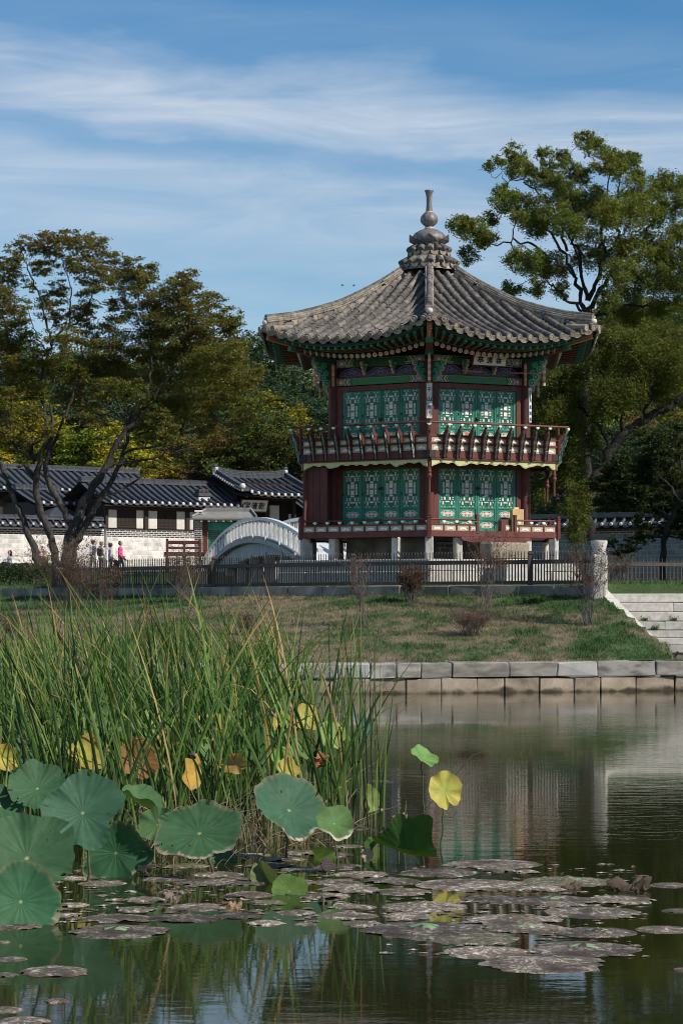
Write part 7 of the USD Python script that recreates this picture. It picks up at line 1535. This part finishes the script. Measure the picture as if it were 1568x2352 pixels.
# reeds
REED = [G(.075, .140, .028), G(.042, .092, .022), G(.115, .180, .038), G(.024, .058, .018), G(.16, .20, .06)]
def blade(p, h, lean, bend, w_, r, n=9):
    """a ribbon: base p, height h, lean = (x, y) tip offset"""
    t = np.linspace(0, 1, n); c = p + np.stack([lean[0] * (t ** 1.7), lean[1] * (t ** 1.7), h * (t - bend * t ** 4)], 1)
    a = r.normal(0, .65); s = np.array([math.cos(a), math.sin(a), 0]); tw = r.uniform(-.8, .8); W = w_ * np.clip(1.12 - t ** 4 * 1.1, .06, 1) * np.where(t < .15, .8, 1)
    sd = np.stack([math.cos(a) * np.cos(tw * t) - math.sin(a) * np.sin(tw * t), math.sin(a) * np.cos(tw * t) + math.cos(a) * np.sin(tw * t), 0 * t], 1)
    d = np.gradient(c, axis=0); d /= np.linalg.norm(d, axis=1, keepdims=True); k = np.cross(sd, d) * (W * .30)[:, None]
    V = np.concatenate([c - sd * W[:, None] / 2, c + k, c + sd * W[:, None] / 2]); F = []
    for i in range(n - 1):
        for o in (0, n): F += [[o + i, o + n + i, o + n + i + 1], [o + i, o + n + i + 1, o + i + 1]]
    return V, np.array(F), np.tile(t, 3)
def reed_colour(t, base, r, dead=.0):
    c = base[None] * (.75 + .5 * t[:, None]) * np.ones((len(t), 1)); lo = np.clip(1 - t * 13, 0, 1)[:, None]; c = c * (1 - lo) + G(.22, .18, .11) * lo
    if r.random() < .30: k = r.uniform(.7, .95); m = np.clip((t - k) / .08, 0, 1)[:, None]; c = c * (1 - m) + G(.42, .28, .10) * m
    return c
r = np.random.default_rng(2024); A, n = MB(), 0
def in_reeds(u, Y):
    lim = np.interp(Y, [15.5, 17, 19, 22, 26, 31], [560, 800, 850, 840, 800, 710]); return u < lim - 210 * r.random() ** 1.7
cnt = 0
while cnt < 1450:
    Y = r.uniform(15.6, 30) if r.random() < .75 else r.uniform(17, 23); u = r.uniform(-60, 850)
    if not in_reeds(u, Y): continue
    if Y < 17.4 and r.random() < .62: continue
    if r.random() > .35 + .65 * float(fbm(u / 60., Y / 2., 1., 4)) + .15: continue
    X = PX(u, Y); ed = np.interp(u, [-60, 500, 700, 850], [1.0, 1.0, .93, .82]); h = r.normal(1.56, .28) * ed * np.interp(Y, [15, 20, 30], [.93, 1, 1.04]); h = np.clip(h, .6, 2.08)
    bend = r.choice([0, .06, .16, .38], p=[.34, .28, .23, .15]); lean = np.array([-abs(r.normal(.19, .17)) if r.random() < .72 else abs(r.normal(.12, .16)), r.normal(0, .17)]) * h
    if bend > .2: lean *= r.uniform(1.4, 2.4)
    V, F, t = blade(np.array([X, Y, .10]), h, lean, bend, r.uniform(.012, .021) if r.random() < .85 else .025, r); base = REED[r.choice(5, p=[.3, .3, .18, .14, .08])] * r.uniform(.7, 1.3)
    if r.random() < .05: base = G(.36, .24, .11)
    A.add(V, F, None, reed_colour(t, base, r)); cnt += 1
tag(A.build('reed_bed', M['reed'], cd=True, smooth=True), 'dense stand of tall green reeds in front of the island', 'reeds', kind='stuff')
A = MB()
for _ in range(520):
    Y = r.uniform(15.4, 20); u = r.uniform(230, 880)
    if not in_reeds(u - 25, Y): continue
    h = r.uniform(.12, .55); V, F, t = blade(np.array([PX(u, Y), Y, .1]), h, r.normal(0, .22, 2) * (1 + h), r.choice([0, .3, .9]), r.uniform(.006, .012), r, 6); A.add(V, F, None, np.tile(G(.30, .24, .16) * r.uniform(.35, 1.3), (len(V), 1)))
tag(A.build('dry_reed_litter', M['reed'], cd=True), 'pale dead reed stems tangled at the foot of the reed bed', 'dead reeds', kind='stuff')
# sparse single reeds on the right edge of the bed: each is a thing
SP = [(838, 1880, 1420, -20, 0), (842, 1900, 1500, -6, 0), (850, 1895, 1462, 14, 0), (856, 1905, 1560, -10, 0), (862, 1900, 1500, 22, 0), (868, 1905, 1452, 8, 0), (874, 1908, 1580, -14, 0), (880, 1905, 1640, 10, 0), (846, 1870, 1400, -30, 0), (832, 1860, 1380, -26, 0), (826, 1880, 1350, 4, 0), (820, 1890, 1370, -40, 0), (860, 1880, 1600, 40, 0), (870, 1890, 1640, 36, 0), (852, 1915, 1700, 20, 0), (812, 1900, 1330, -12, 0), (804, 1910, 1420, -30, 0), (882, 1860, 1520, 30, 0), (876, 1850, 1660, -24, 0), (864, 1860, 1380, -8, 0)]
for i, (u, v, vt, du, _) in enumerate(SP):
    b = on_water(u, v); Y = b[1]; tip = P(u + du, vt, Y); h = tip[2] - WATER; th = thing('reed_stalk', f'single thin green reed, {ORD[sorted(range(len(SP)), key=lambda q_: SP[q_][:2]).index(i)]} from the left at the edge of the bed', 'reed', 'single reeds at the right edge of the bed')
    V, F, t = blade(b + [0, 0, -.05], h + .05, (tip[0] - b[0], r.normal(0, .08)), 0, .011, r, 10); define('blade', V, F, M['reed'], th, True, reed_colour(t, REED[i % 5], r))
th = thing('reed_stalk', 'long pale yellow reed leaning far out to the right over the water', 'reed'); b = on_water(760, 1890); tip = P(998, 1570, b[1]); V, F, t = blade(b, tip[2] - WATER, (tip[0] - b[0], .2), 0, .011, r, 12); V2 = V; define('blade', V2, F, M['reed'], th, True, np.tile(G(.16, .15, .05), (len(V), 1)))
th = thing('lotus_stalk', 'dark bare stalk slanting across the water behind the yellow lotus leaf', 'stalk'); m = MB(); b = on_water(928, 1935); m.tube([b, b * .55 + P(1060, 1755, b[1]) * .45 + [0, 0, .02], P(1085, 1735, b[1]), P(1143, 1716, b[1])], [.006, .005, .0035, .002], 5); m.build('stem', M['stem'], th, True)
for i, (u, v, vt, du, lab) in enumerate(((912, 1920, 1858, 4, 'short dry broken reed stump left of the tall lotus stem'), (922, 1925, 1840, 10, 'dry reed stump with a bent tip near the tall lotus stem'), (946, 1935, 1905, -2, 'pale stub of a reed between the stems at the water'))):
    b = on_water(u, v); th = thing('reed_stump', lab, 'reed'); m = MB(); tp = P(u + du, vt, b[1]); m.tube([b - [0, 0, .05], (b + tp) / 2 + [.005, 0, 0], tp], [.007, .006, .004], 6); m.build('stalk', M['dry'], th, True)
# fallen reeds and litter on the water between the floating leaves
FL = [(860, 1800, 26), (885, 1798, 20)]
# floating rotting leaves
def row_labels(items, where):
    """labels for small leaves: their row from the back and their place in it; items: (index, u, v)"""
    vs = sorted(items, key=lambda q_: q_[2]); out = {}; n = max(1, round(len(vs) / 4)); rows_ = np.array_split(np.arange(len(vs)), n)
    for k, rw in enumerate(rows_):
        for j, q_ in enumerate(sorted((vs[m_] for m_ in rw), key=lambda q_: q_[1])): out[q_[0]] = f'small rotting leaf, {ORD[j]} from the left, {ORD[k]} row {where}'
    return out
def floating(u, v, hw, seed, label, group=None, green=0, name='floating_leaf'):
    r = np.random.default_rng(seed); c = on_water(u, v); R = 1.13 * hw / FPX * c[1]; na, nr = 72, 6; a = np.linspace(0, 2 * PI, na, endpoint=False); ph = r.uniform(0, 6, 6)
    e = 1 + .07 * np.cos(2 * a + ph[0]) + .06 * np.cos(3 * a + ph[1]) + .04 * np.cos(5 * a + ph[2]) + .04 * np.cos(9 * a + ph[3]) + .03 * np.cos(13 * a + ph[5]) + .05 * (meshkit.fbm(np.stack([np.cos(a) * 6 + seed, np.sin(a) * 6, 0 * a], 1), 3, seed) - .5) * 3
    if r.random() < .5: e *= 1 - .25 * np.exp(-(np.angle(np.exp(1j * (a - ph[4]))) / .2) ** 2)
    V = [[0, 0, .0]]
    for q_ in np.linspace(0, 1, nr + 1)[1:]: V += np.stack([R * e * q_ * np.cos(a), R * e * q_ * np.sin(a), 0 * a], 1).tolist()
    V = np.array(V); n_ = meshkit.fbm(np.column_stack([V[:, :2] / R * 2.2 + seed, np.zeros(len(V))]), 3, seed); rad = np.hypot(V[:, 0], V[:, 1]) / R
    V[:, 2] = .005 + np.clip(n_ - .45, 0, 1) * R * .10 * (1 - .8 * rad) + np.exp(-(rad / .18) ** 2) * R * (.09 if green else .02) - .009 * np.clip((rad - .75) / .25, 0, 1)
    F = [[0, 1 + j, 1 + (j + 1) % na] for j in range(na)]
    for i in range(nr - 1):
        b = 1 + i * na
        for j in range(na): F += [[b + j, b + na + j, b + na + (j + 1) % na], [b + j, b + na + (j + 1) % na, b + (j + 1) % na]]
    th = thing(name, label, 'floating leaf', group, loc=c + [0, 0, .0006 * (seed % 9)]); define('blade', V, np.array(F), M['pad_green' if seed % 9 == 2 else 'pad'], th, True)
    if green:
        m = MB(); aa = np.linspace(0, 2 * PI, 18, endpoint=False); rr = R * (.22 + .06 * np.cos(3 * aa + ph[0]) + .03 * np.cos(7 * aa)); V2 = [[0, 0, R * .105]] + [[x * math.cos(q_), .8 * x * math.sin(q_), R * .035 + .006] for x, q_ in zip(rr, aa)]
        V2 += [[x * 1.0 * math.cos(q_), .8 * x * math.sin(q_), 0] for x, q_ in zip(rr, aa)]
        F2 = [[0, 1 + j, 1 + (j + 1) % 18] for j in range(18)] + [[1 + j, 19 + j, 19 + (j + 1) % 18] for j in range(18)] + [[1 + j, 19 + (j + 1) % 18, 1 + (j + 1) % 18] for j in range(18)]
        define('green_centre', np.array(V2), np.array(F2), M['padgreen'], th, True)
M['padgreen'] = pmat('leaf_centre', [(.09, .20, .10), (.16, .26, .13), (.24, .28, .16)], 25, .5, .4, 40, bdist=.004)
cv = lambda x, y, w_: (752.6 + x / 1.923, 1913 + y / 1.923, w_ / 1.923)
RIGHT = [(735, 140, 185, 0, 'long brown floating leaf furthest back beside the half-folded lotus leaf'), (490, 178, 160, 0, 'brown floating leaf in front of the tip of the half-folded lotus leaf'), (755, 168, 70, 0, None), (875, 174, 46, 0, None), (100, 252, 122, 0, None), (60, 225, 95, 0, None), (640, 232, 235, 0, 'largest brown floating leaf of the right-hand patch'), (1060, 217, 190, 1, 'brown floating leaf with a yellow-green centre left of the withered ridge'), (1510, 234, 88, 0, 'brown floating leaf cut by the right picture edge, the rear one'), (930, 247, 115, 0, None), (330, 262, 120, 0, None), (740, 297, 125, 0, None), (990, 303, 170, 1, 'floating leaf with a pale green dome below the small curled withered leaf'), (1290, 300, 140, 0, 'brown floating leaf under the withered ridge'), (430, 328, 190, 1, 'floating leaf with a long green flank in the middle of the patch'), (1175, 354, 205, 1, 'broad brown floating leaf with a dark green middle'), (1540, 347, 65, 0, 'brown floating leaf cut by the right picture edge, the middle one'), (120, 330, 90, 0, None), (360, 370, 110, 0, None), (90, 370, 115, 0, None), (810, 388, 190, 1, 'brown floating leaf with a cream cone at its centre'), (880, 425, 160, 1, 'flat floating leaf with a mint green streak'), (430, 432, 250, 1, 'large brown floating leaf with a green dome at the front left of the patch'), (1490, 430, 130, 0, 'brown floating leaf cut by the right picture edge, the front one'), (1190, 442, 170, 1, 'floating leaf with the roundest green dome right of the water drops'), (640, 470, 190, 0, None), (1130, 515, 225, 1, 'big brown floating leaf with two green humps at the front right'), (700, 530, 180, 0, 'brown floating leaf left of the ragged withered edge'), (960, 580, 255, 0, 'long grey-brown floating leaf nearest to the viewer on the right'), (1565, 610, 40, 0, None), (150, 405, 80, 0, None)]
RL = row_labels([(i, q_[0], q_[1]) for i, q_ in enumerate(RIGHT) if not q_[4]], 'of the right-hand patch')
for i, (x, y, w_, g, lab) in enumerate(RIGHT): floating(*cv(x, y, w_), 400 + i, lab or RL[i], None if lab else 'small rotting leaves of the right-hand patch', g)
cl = lambda x, y, w_: (x / 1.923, 2007 + y / 1.923, w_ / 1.923)
LEFT = [(520, 258, 210, 1, 'large brown floating leaf with a small mint patch at the lower left'), (510, 200, 135, 0, 'brown floating leaf just behind the large one with the mint patch'), (810, 200, 135, 0, 'grey-brown floating leaf right of the leaf pair at the lower left'), (240, 435, 140, 0, 'lone flaky floating leaf over the reflection of the big lotus leaves'), (50, 380, 70, 0, 'floating leaf at the left edge, the upper of two'), (25, 450, 58, 0, 'floating leaf at the left edge, the lower of two'), (10, 305, 36, 0, None), (30, 605, 72, 0, 'grey floating leaf in the lower left corner'), (100, 655, 110, 0, 'floating leaf cut by the lower picture edge on the left'), (600, 160, 85, 0, None), (880, 150, 120, 0, None), (1050, 190, 92, 0, None), (1170, 221, 72, 0, None), (1350, 226, 50, 0, None), (1300, 175, 92, 0, None), (1480, 190, 85, 0, None), (320, 140, 70, 0, None), (300, 185, 55, 0, None), (250, 566, 50, 0, 'tiny pale floating leaf alone over the dark reflection'), (640, 117, 85, 0, None), (1100, 95, 95, 0, None), (1440, 102, 95, 1, 'floating leaf with a mint patch beside the upright round leaf'), (450, 45, 105, 0, None), (900, 40, 130, 0, None), (1180, 128, 70, 0, None), (60, 235, 120, 0, 'brown sodden leaf under the lowest lotus leaf at the left edge'), (720, 25, 90, 0, None), (330, 20, 70, 0, None), (760, 85, 60, 0, None), (1040, 30, 80, 0, None), (1300, 40, 90, 0, None), (1480, 40, 110, 0, None)]
LL = row_labels([(i, q_[0], q_[1]) for i, q_ in enumerate(LEFT) if not q_[4]], 'before the lotus leaves')
for i, (x, y, w_, g, lab) in enumerate(LEFT): floating(*cl(x, y, w_), 500 + i, lab or LL[i], None if lab else 'small rotting leaves before the lotus leaves', g)
FOOT = ((650, 1975, 45), (700, 1960, 40), (760, 1965, 45), (800, 1945, 35), (580, 1965, 40), (870, 1795, 22), (892, 1798, 18), (826, 1905, 22), (868, 1860, 20), (900, 1912, 26), (945, 1942, 36), (620, 1990, 50), (700, 1998, 55), (780, 1990, 50), (430, 1990, 50), (500, 2010, 55), (330, 1990, 40), (560, 2030, 45), (830, 2010, 60), (900, 2025, 60))
FTL = row_labels([(i, q_[0], q_[1]) for i, q_ in enumerate(FOOT)], "at the reeds' foot")
for i, (u, v, w_) in enumerate(FOOT): floating(u, v, w_, 600 + i, FTL[i], 'small rotting leaves at the foot of the reeds')
# broken bits of leaf between the pads
r = np.random.default_rng(88); A = MB()
for (u0, u1, v0, v1, n) in ((880, 1480, 1985, 2200, 340), (100, 860, 1990, 2120, 300)):
    for _ in range(n):
        c = on_water(r.uniform(u0, u1), r.uniform(v0, v1)); k = r.integers(5, 9); a = np.sort(r.uniform(0, 2 * PI, k)); R = r.uniform(.010, .045); V = np.stack([R * r.uniform(.6, 1.5, k) * np.cos(a), R * r.uniform(.5, 1.1, k) * np.sin(a), np.full(k, .004)], 1) + c
        A.add(np.vstack([c + [0, 0, .009], V]), [[0, 1 + j, 1 + (j + 1) % k] for j in range(k)])
tag(A.build('leaf_scraps', M['pad']), 'scraps of rotten leaf scattered between the floating leaves', 'leaf scraps', kind='stuff')
# duckweed by the wall
r = np.random.default_rng(8); n = 2600; u = r.uniform(1400, 1600, n); Y = r.uniform(44.6, 47.5, n) - (r.random(n) ** 2) * .8; k = fbm(u / 18, Y * 3, 1, 6) > .45; u, Y = u[k], Y[k]; n = len(u); V, F = leaf_quads(np.stack([PX(u, Y), Y, np.full(n, WATER + .006)], 1), .05, r, 0); V[:, 2] = WATER + .005
tag(define('duckweed', V, F, M['leaf'], None, False, np.repeat(np.array([G(.07, .11, .03), G(.13, .13, .05), G(.16, .15, .09)])[r.integers(0, 3, n)], 4, 0)), 'thin raft of duckweed along the wall on the right', 'duckweed', kind='stuff')
# ------------------------------------------------------------------ people beyond the pond
import manifold3d as m3
def sph(c, r): return m3.Manifold.sphere(float(r), 14).translate([float(x) for x in c])
def bone(a, ra, b, rb): return m3.Manifold.batch_hull([sph(a, ra), sph(b, rb)])
def body_mesh(bones, edge=.022):
    m = m3.Manifold()
    for b in bones: m = m + b
    m = m.refine_to_length(edge); q_ = m.to_mesh(); t = trimesh.Trimesh(q_.vert_properties[:, :3], q_.tri_verts, process=True); trimesh.smoothing.filter_taubin(t, iterations=8); return np.array(t.vertices), np.array(t.faces)
SKIN = G(.42, .26, .18)
def person(label, u, Y, z, H, face, top, trousers, hair, sit=False, hairlong=False, hat=None, bag=None, vest=None, step=.1, arms=((.05, .1), (-.05, .1)), shoes=(.03, .03, .03), group=None, hand_up=False):
    """H height, face: the yaw the person looks along (0 = towards the camera, 90 = to the right)"""
    th = thing('person', label, 'person', group, loc=(PX(u, Y), Y, z), rz=face); S = H / 1.70; B = []; hip = .90 if not sit else .47; sh = hip + .50
    J = lambda x, y, zz: np.array([x, y, zz]) * S          # x to the person's left, -y forward
    B += [bone(J(0, 0, hip), .13 * S, J(0, .01, hip + .22), .12 * S), bone(J(-.07, .01, hip + .24), .105 * S, J(.07, .01, sh - .08), .11 * S), bone(J(.07, .01, hip + .24), .105 * S, J(-.07, .01, sh - .08), .11 * S), bone(J(-.14, .01, sh - .04), .06 * S, J(.14, .01, sh - .04), .06 * S), bone(J(0, .01, sh), .055 * S, J(0, -.01, sh + .12), .05 * S)]
    hz = sh + .22; B += [bone(J(0, -.01, hz + .02), .088 * S, J(0, -.025, hz - .05), .066 * S), bone(J(0, .015, hz + .02), .088 * S, J(0, 0, hz + .035), .09 * S), bone(J(0, -.105, hz - .01), .012 * S, J(0, -.10, hz - .03), .016 * S)]
    for s in (-1, 1): B.append(bone(J(s * .088, .01, hz - .01), .018 * S, J(s * .09, .01, hz + .02), .016 * S))
    for i, s in enumerate((-1, 1)):
        if sit:
            k, an = J(s * .10, -.42, hip - .0), J(s * .11, -.42, .08)
        else:
            st = step * (1 if s > 0 else -1); k, an = J(s * .09, -st * .6 - .02, .49), J(s * .09, -st * 1.1 + .03, .085)
        B += [bone(J(s * .09, 0, hip - .02), .088 * S, k, .058 * S), bone(k, .056 * S, an, .038 * S), bone(an - J(0, 0, .04), .036 * S, an + J(0, -.14, -.05), .032 * S)]
        sh_, (ax, ay) = J(s * .17, .01, sh - .05), arms[i]
        if hand_up and s > 0: el, wr = J(s * .22, -.12, sh - .28), J(s * .08, -.30, sh - .10)
        else: el, wr = J(s * .22 + ax, .02 + ay * .2, sh - .33), J(s * .20 + ax, -.08 - ay, sh - .56)
        B += [bone(sh_, .052 * S, el, .042 * S), bone(el, .040 * S, wr, .030 * S)]; d = unit(wr - el)
        pm = wr + d * .05 * S; B.append(bone(wr + d * .02 * S, .026 * S, pm, .028 * S))
        for f in range(4): o = np.array([.0, -.03 + .02 * f, 0]) * S; B.append(bone(pm + o, .0095 * S, pm + o + d * (.07 + .01 * (f in (1, 2))) * S, .0085 * S))
        B.append(bone(wr + d * .03 * S, .011 * S, wr + d * .07 * S + np.array([-s * .01, -.045, 0]) * S, .009 * S))
    V, F = body_mesh(B); C = np.tile(SKIN, (len(V), 1)); x, y, zz = V.T / S; tb = hip + (.0 if not sit else -.06)
    neck = sh + .03; C[zz < neck] = top; lo = (zz < tb) & (np.abs(x) < .175) if not sit else (zz < hip + .07) & ((y < -.10) | (zz < tb)) & (np.abs(x) < .19); C[lo] = trousers; C[zz < .075] = shoes
    handz = np.abs(x) > .17; C[handz & (zz < sh - .57) & (zz > hip - .3)] = SKIN
    if vest is not None: C[(zz < sh) & (zz > hip + .03) & (np.abs(x) < .15)] = vest
    eye = (np.hypot(np.abs(x) - .032, zz - hz - .008) < .013) & (y < -.07); C[eye] = (.03, .02, .02); C[(np.abs(x) < .028) & (np.abs(zz - hz + .058) < .008) & (y < -.06)] = (.28, .10, .09)
    define('body', V, F, M['cloth'], th, True, C)
    # hair
    hb = [bone(J(0, .02, hz + .03), .100 * S, J(0, .035, hz - .01), .092 * S)]
    if hairlong: hb += [bone(J(0, .06, hz), .085 * S, J(0, .08, sh - .12), .07 * S), bone(J(.06, .04, hz), .05 * S, J(.08, .04, sh - .1), .045 * S), bone(J(-.06, .04, hz), .05 * S, J(-.08, .04, sh - .1), .045 * S)]
    hm = m3.Manifold()
    for b in hb: hm = hm + b
    hm = hm - m3.Manifold.cube([.3 * S, .3 * S, .3 * S], True).translate([0, (-.045 - .15) * S, (hz - .115) * S]); q_ = hm.refine_to_length(.02).to_mesh(); t = trimesh.Trimesh(q_.vert_properties[:, :3], q_.tri_verts, process=True); trimesh.smoothing.filter_taubin(t, iterations=4)
    define('hair', np.array(t.vertices), np.array(t.faces), M['cloth'], th, True, np.tile(np.asarray(hair, float), (len(t.vertices), 1)))
    if hat:
        kind, colr = hat; m = MB(); D = frame(J(0, .01, hz + .05), (1, 0, 0), (0, 1, 0), (0, 0, 1))
        if kind == 'cap': m.lathe([(.112 * S, -.02 * S), (.114 * S, .02 * S), (.09 * S, .075 * S), (.001, .095 * S)], 16, D, colr); m.poly(Point(0, 0).buffer(.10 * S), .01, D @ frame((0, -.10 * S, 0), (1, 0, 0), (0, 0, 1), (0, 1, 0)), colr)
        else: m.lathe([(.19 * S, -.01 * S), (.11 * S, .01 * S), (.108 * S, .06 * S), (.08 * S, .09 * S), (.001, .09 * S)], 18, D, colr)
        m.build('hat', M['cloth'], th, True if kind != 'cap' else False, cd=True)
    if bag:
        m = MB(); (kind, colr) = bag
        if kind == 'pack': m.cbox(-.15 * S, .15 * S, .12 * S, .30 * S, (hip + .08) * S, (sh - .02) * S, .05, None, colr); m.cbox(-.11 * S, .11 * S, .29 * S, .35 * S, (hip + .12) * S, (hip + .3) * S, .03, None, colr)
        else: m.cbox(-.20 * S, .16 * S, -.40 * S, -.16 * S, (hip + .04) * S, (hip + .26) * S, .06, None, colr)
        bg_ = thing('bag', {'pack': 'black rucksack on the back of the grey-haired walker', 'lap': 'black shoulder bag on the lap of the long-haired person'}[kind], 'bag', loc=(PX(u, Y), Y, z), rz=face); m.build('bag_body', M['cloth'], bg_, cd=True)
        m = MB()
        for s in (-1, 1): m.tube([J(s * .1, .13, sh - .04), J(s * .11, -.02, sh + .03), J(s * .11, -.12, sh - .12), J(s * .10, -.10, hip + .15)] if kind == 'pack' else [J(.1, -.3, hip + .24), J(.05, -.28, hip + .4), J(-.1, -.3, hip + .24)], .014, 5, None, colr)
        m.build('strap', M['cloth'], bg_, cd=True)
GZ0 = ZG - .10
person('person in a pink jacket and dark trousers walking to the right along the far path', 277, 116, 3.30, 1.60, 80, G(.55, .06, .22), G(.03, .03, .035), G(.012, .010, .010), step=.16)
person('person in a white cap and dark vest over a lavender shirt among the walkers', 214, 116.4, 3.30, 1.70, 60, G(.34, .34, .46), G(.22, .20, .17), G(.06, .05, .05), hat=('cap', (.55, .50, .45)), vest=G(.05, .05, .06), hand_up=True)
person('grey-haired person with a black rucksack seen from behind on the far path', 233, 115.6, 3.30, 1.56, 165, G(.45, .44, .45), G(.10, .09, .09), G(.16, .13, .11), bag=('pack', (.02, .018, .018)), step=.08)
person('person in a lavender shirt and dark brimmed hat bending slightly on the far path', 254, 116.2, 3.26, 1.54, 110, G(.42, .38, .52), G(.05, .05, .06), G(.03, .025, .025), hat=('brim', (.08, .08, .09)), arms=((.03, .12), (.0, .1)))
person('person with long dark hair and a pale top sitting on the stone bench', 22, 114, 3.22, 1.60, -50, G(.50, .50, .52), G(.10, .09, .09), G(.014, .012, .012), sit=True, hairlong=True, bag=('lap', (.018, .018, .02)))
person('person in a dark brown jacket half hidden behind the left trunks of the zelkova', 91, 114.5, 3.22, 1.66, 20, G(.05, .025, .022), G(.03, .03, .03), G(.015, .012, .012), sit=True)
person('person in an olive yellow jacket half hidden behind the left trunks of the zelkova', 102, 114.8, 3.22, 1.62, -20, G(.16, .12, .03), G(.05, .045, .04), G(.10, .09, .09), sit=True)
bn = thing('stone_bench', 'long stone bench with block legs under the seated people on the far left', 'bench')
for x in np.linspace(PX(-12, 114.3), PX(118, 114.3), 5): m = MB(); m.cbox(x - .14, x + .14, 114.0, 114.6, 2.9, 3.52, .02); m.build('leg', M['granite_dark'], bn)
m = MB(); m.cbox(PX(-24, 114.3), PX(128, 114.3), 113.95, 114.65, 3.525, 3.65, .03); m.build('seat', M['granite_dark'], bn)
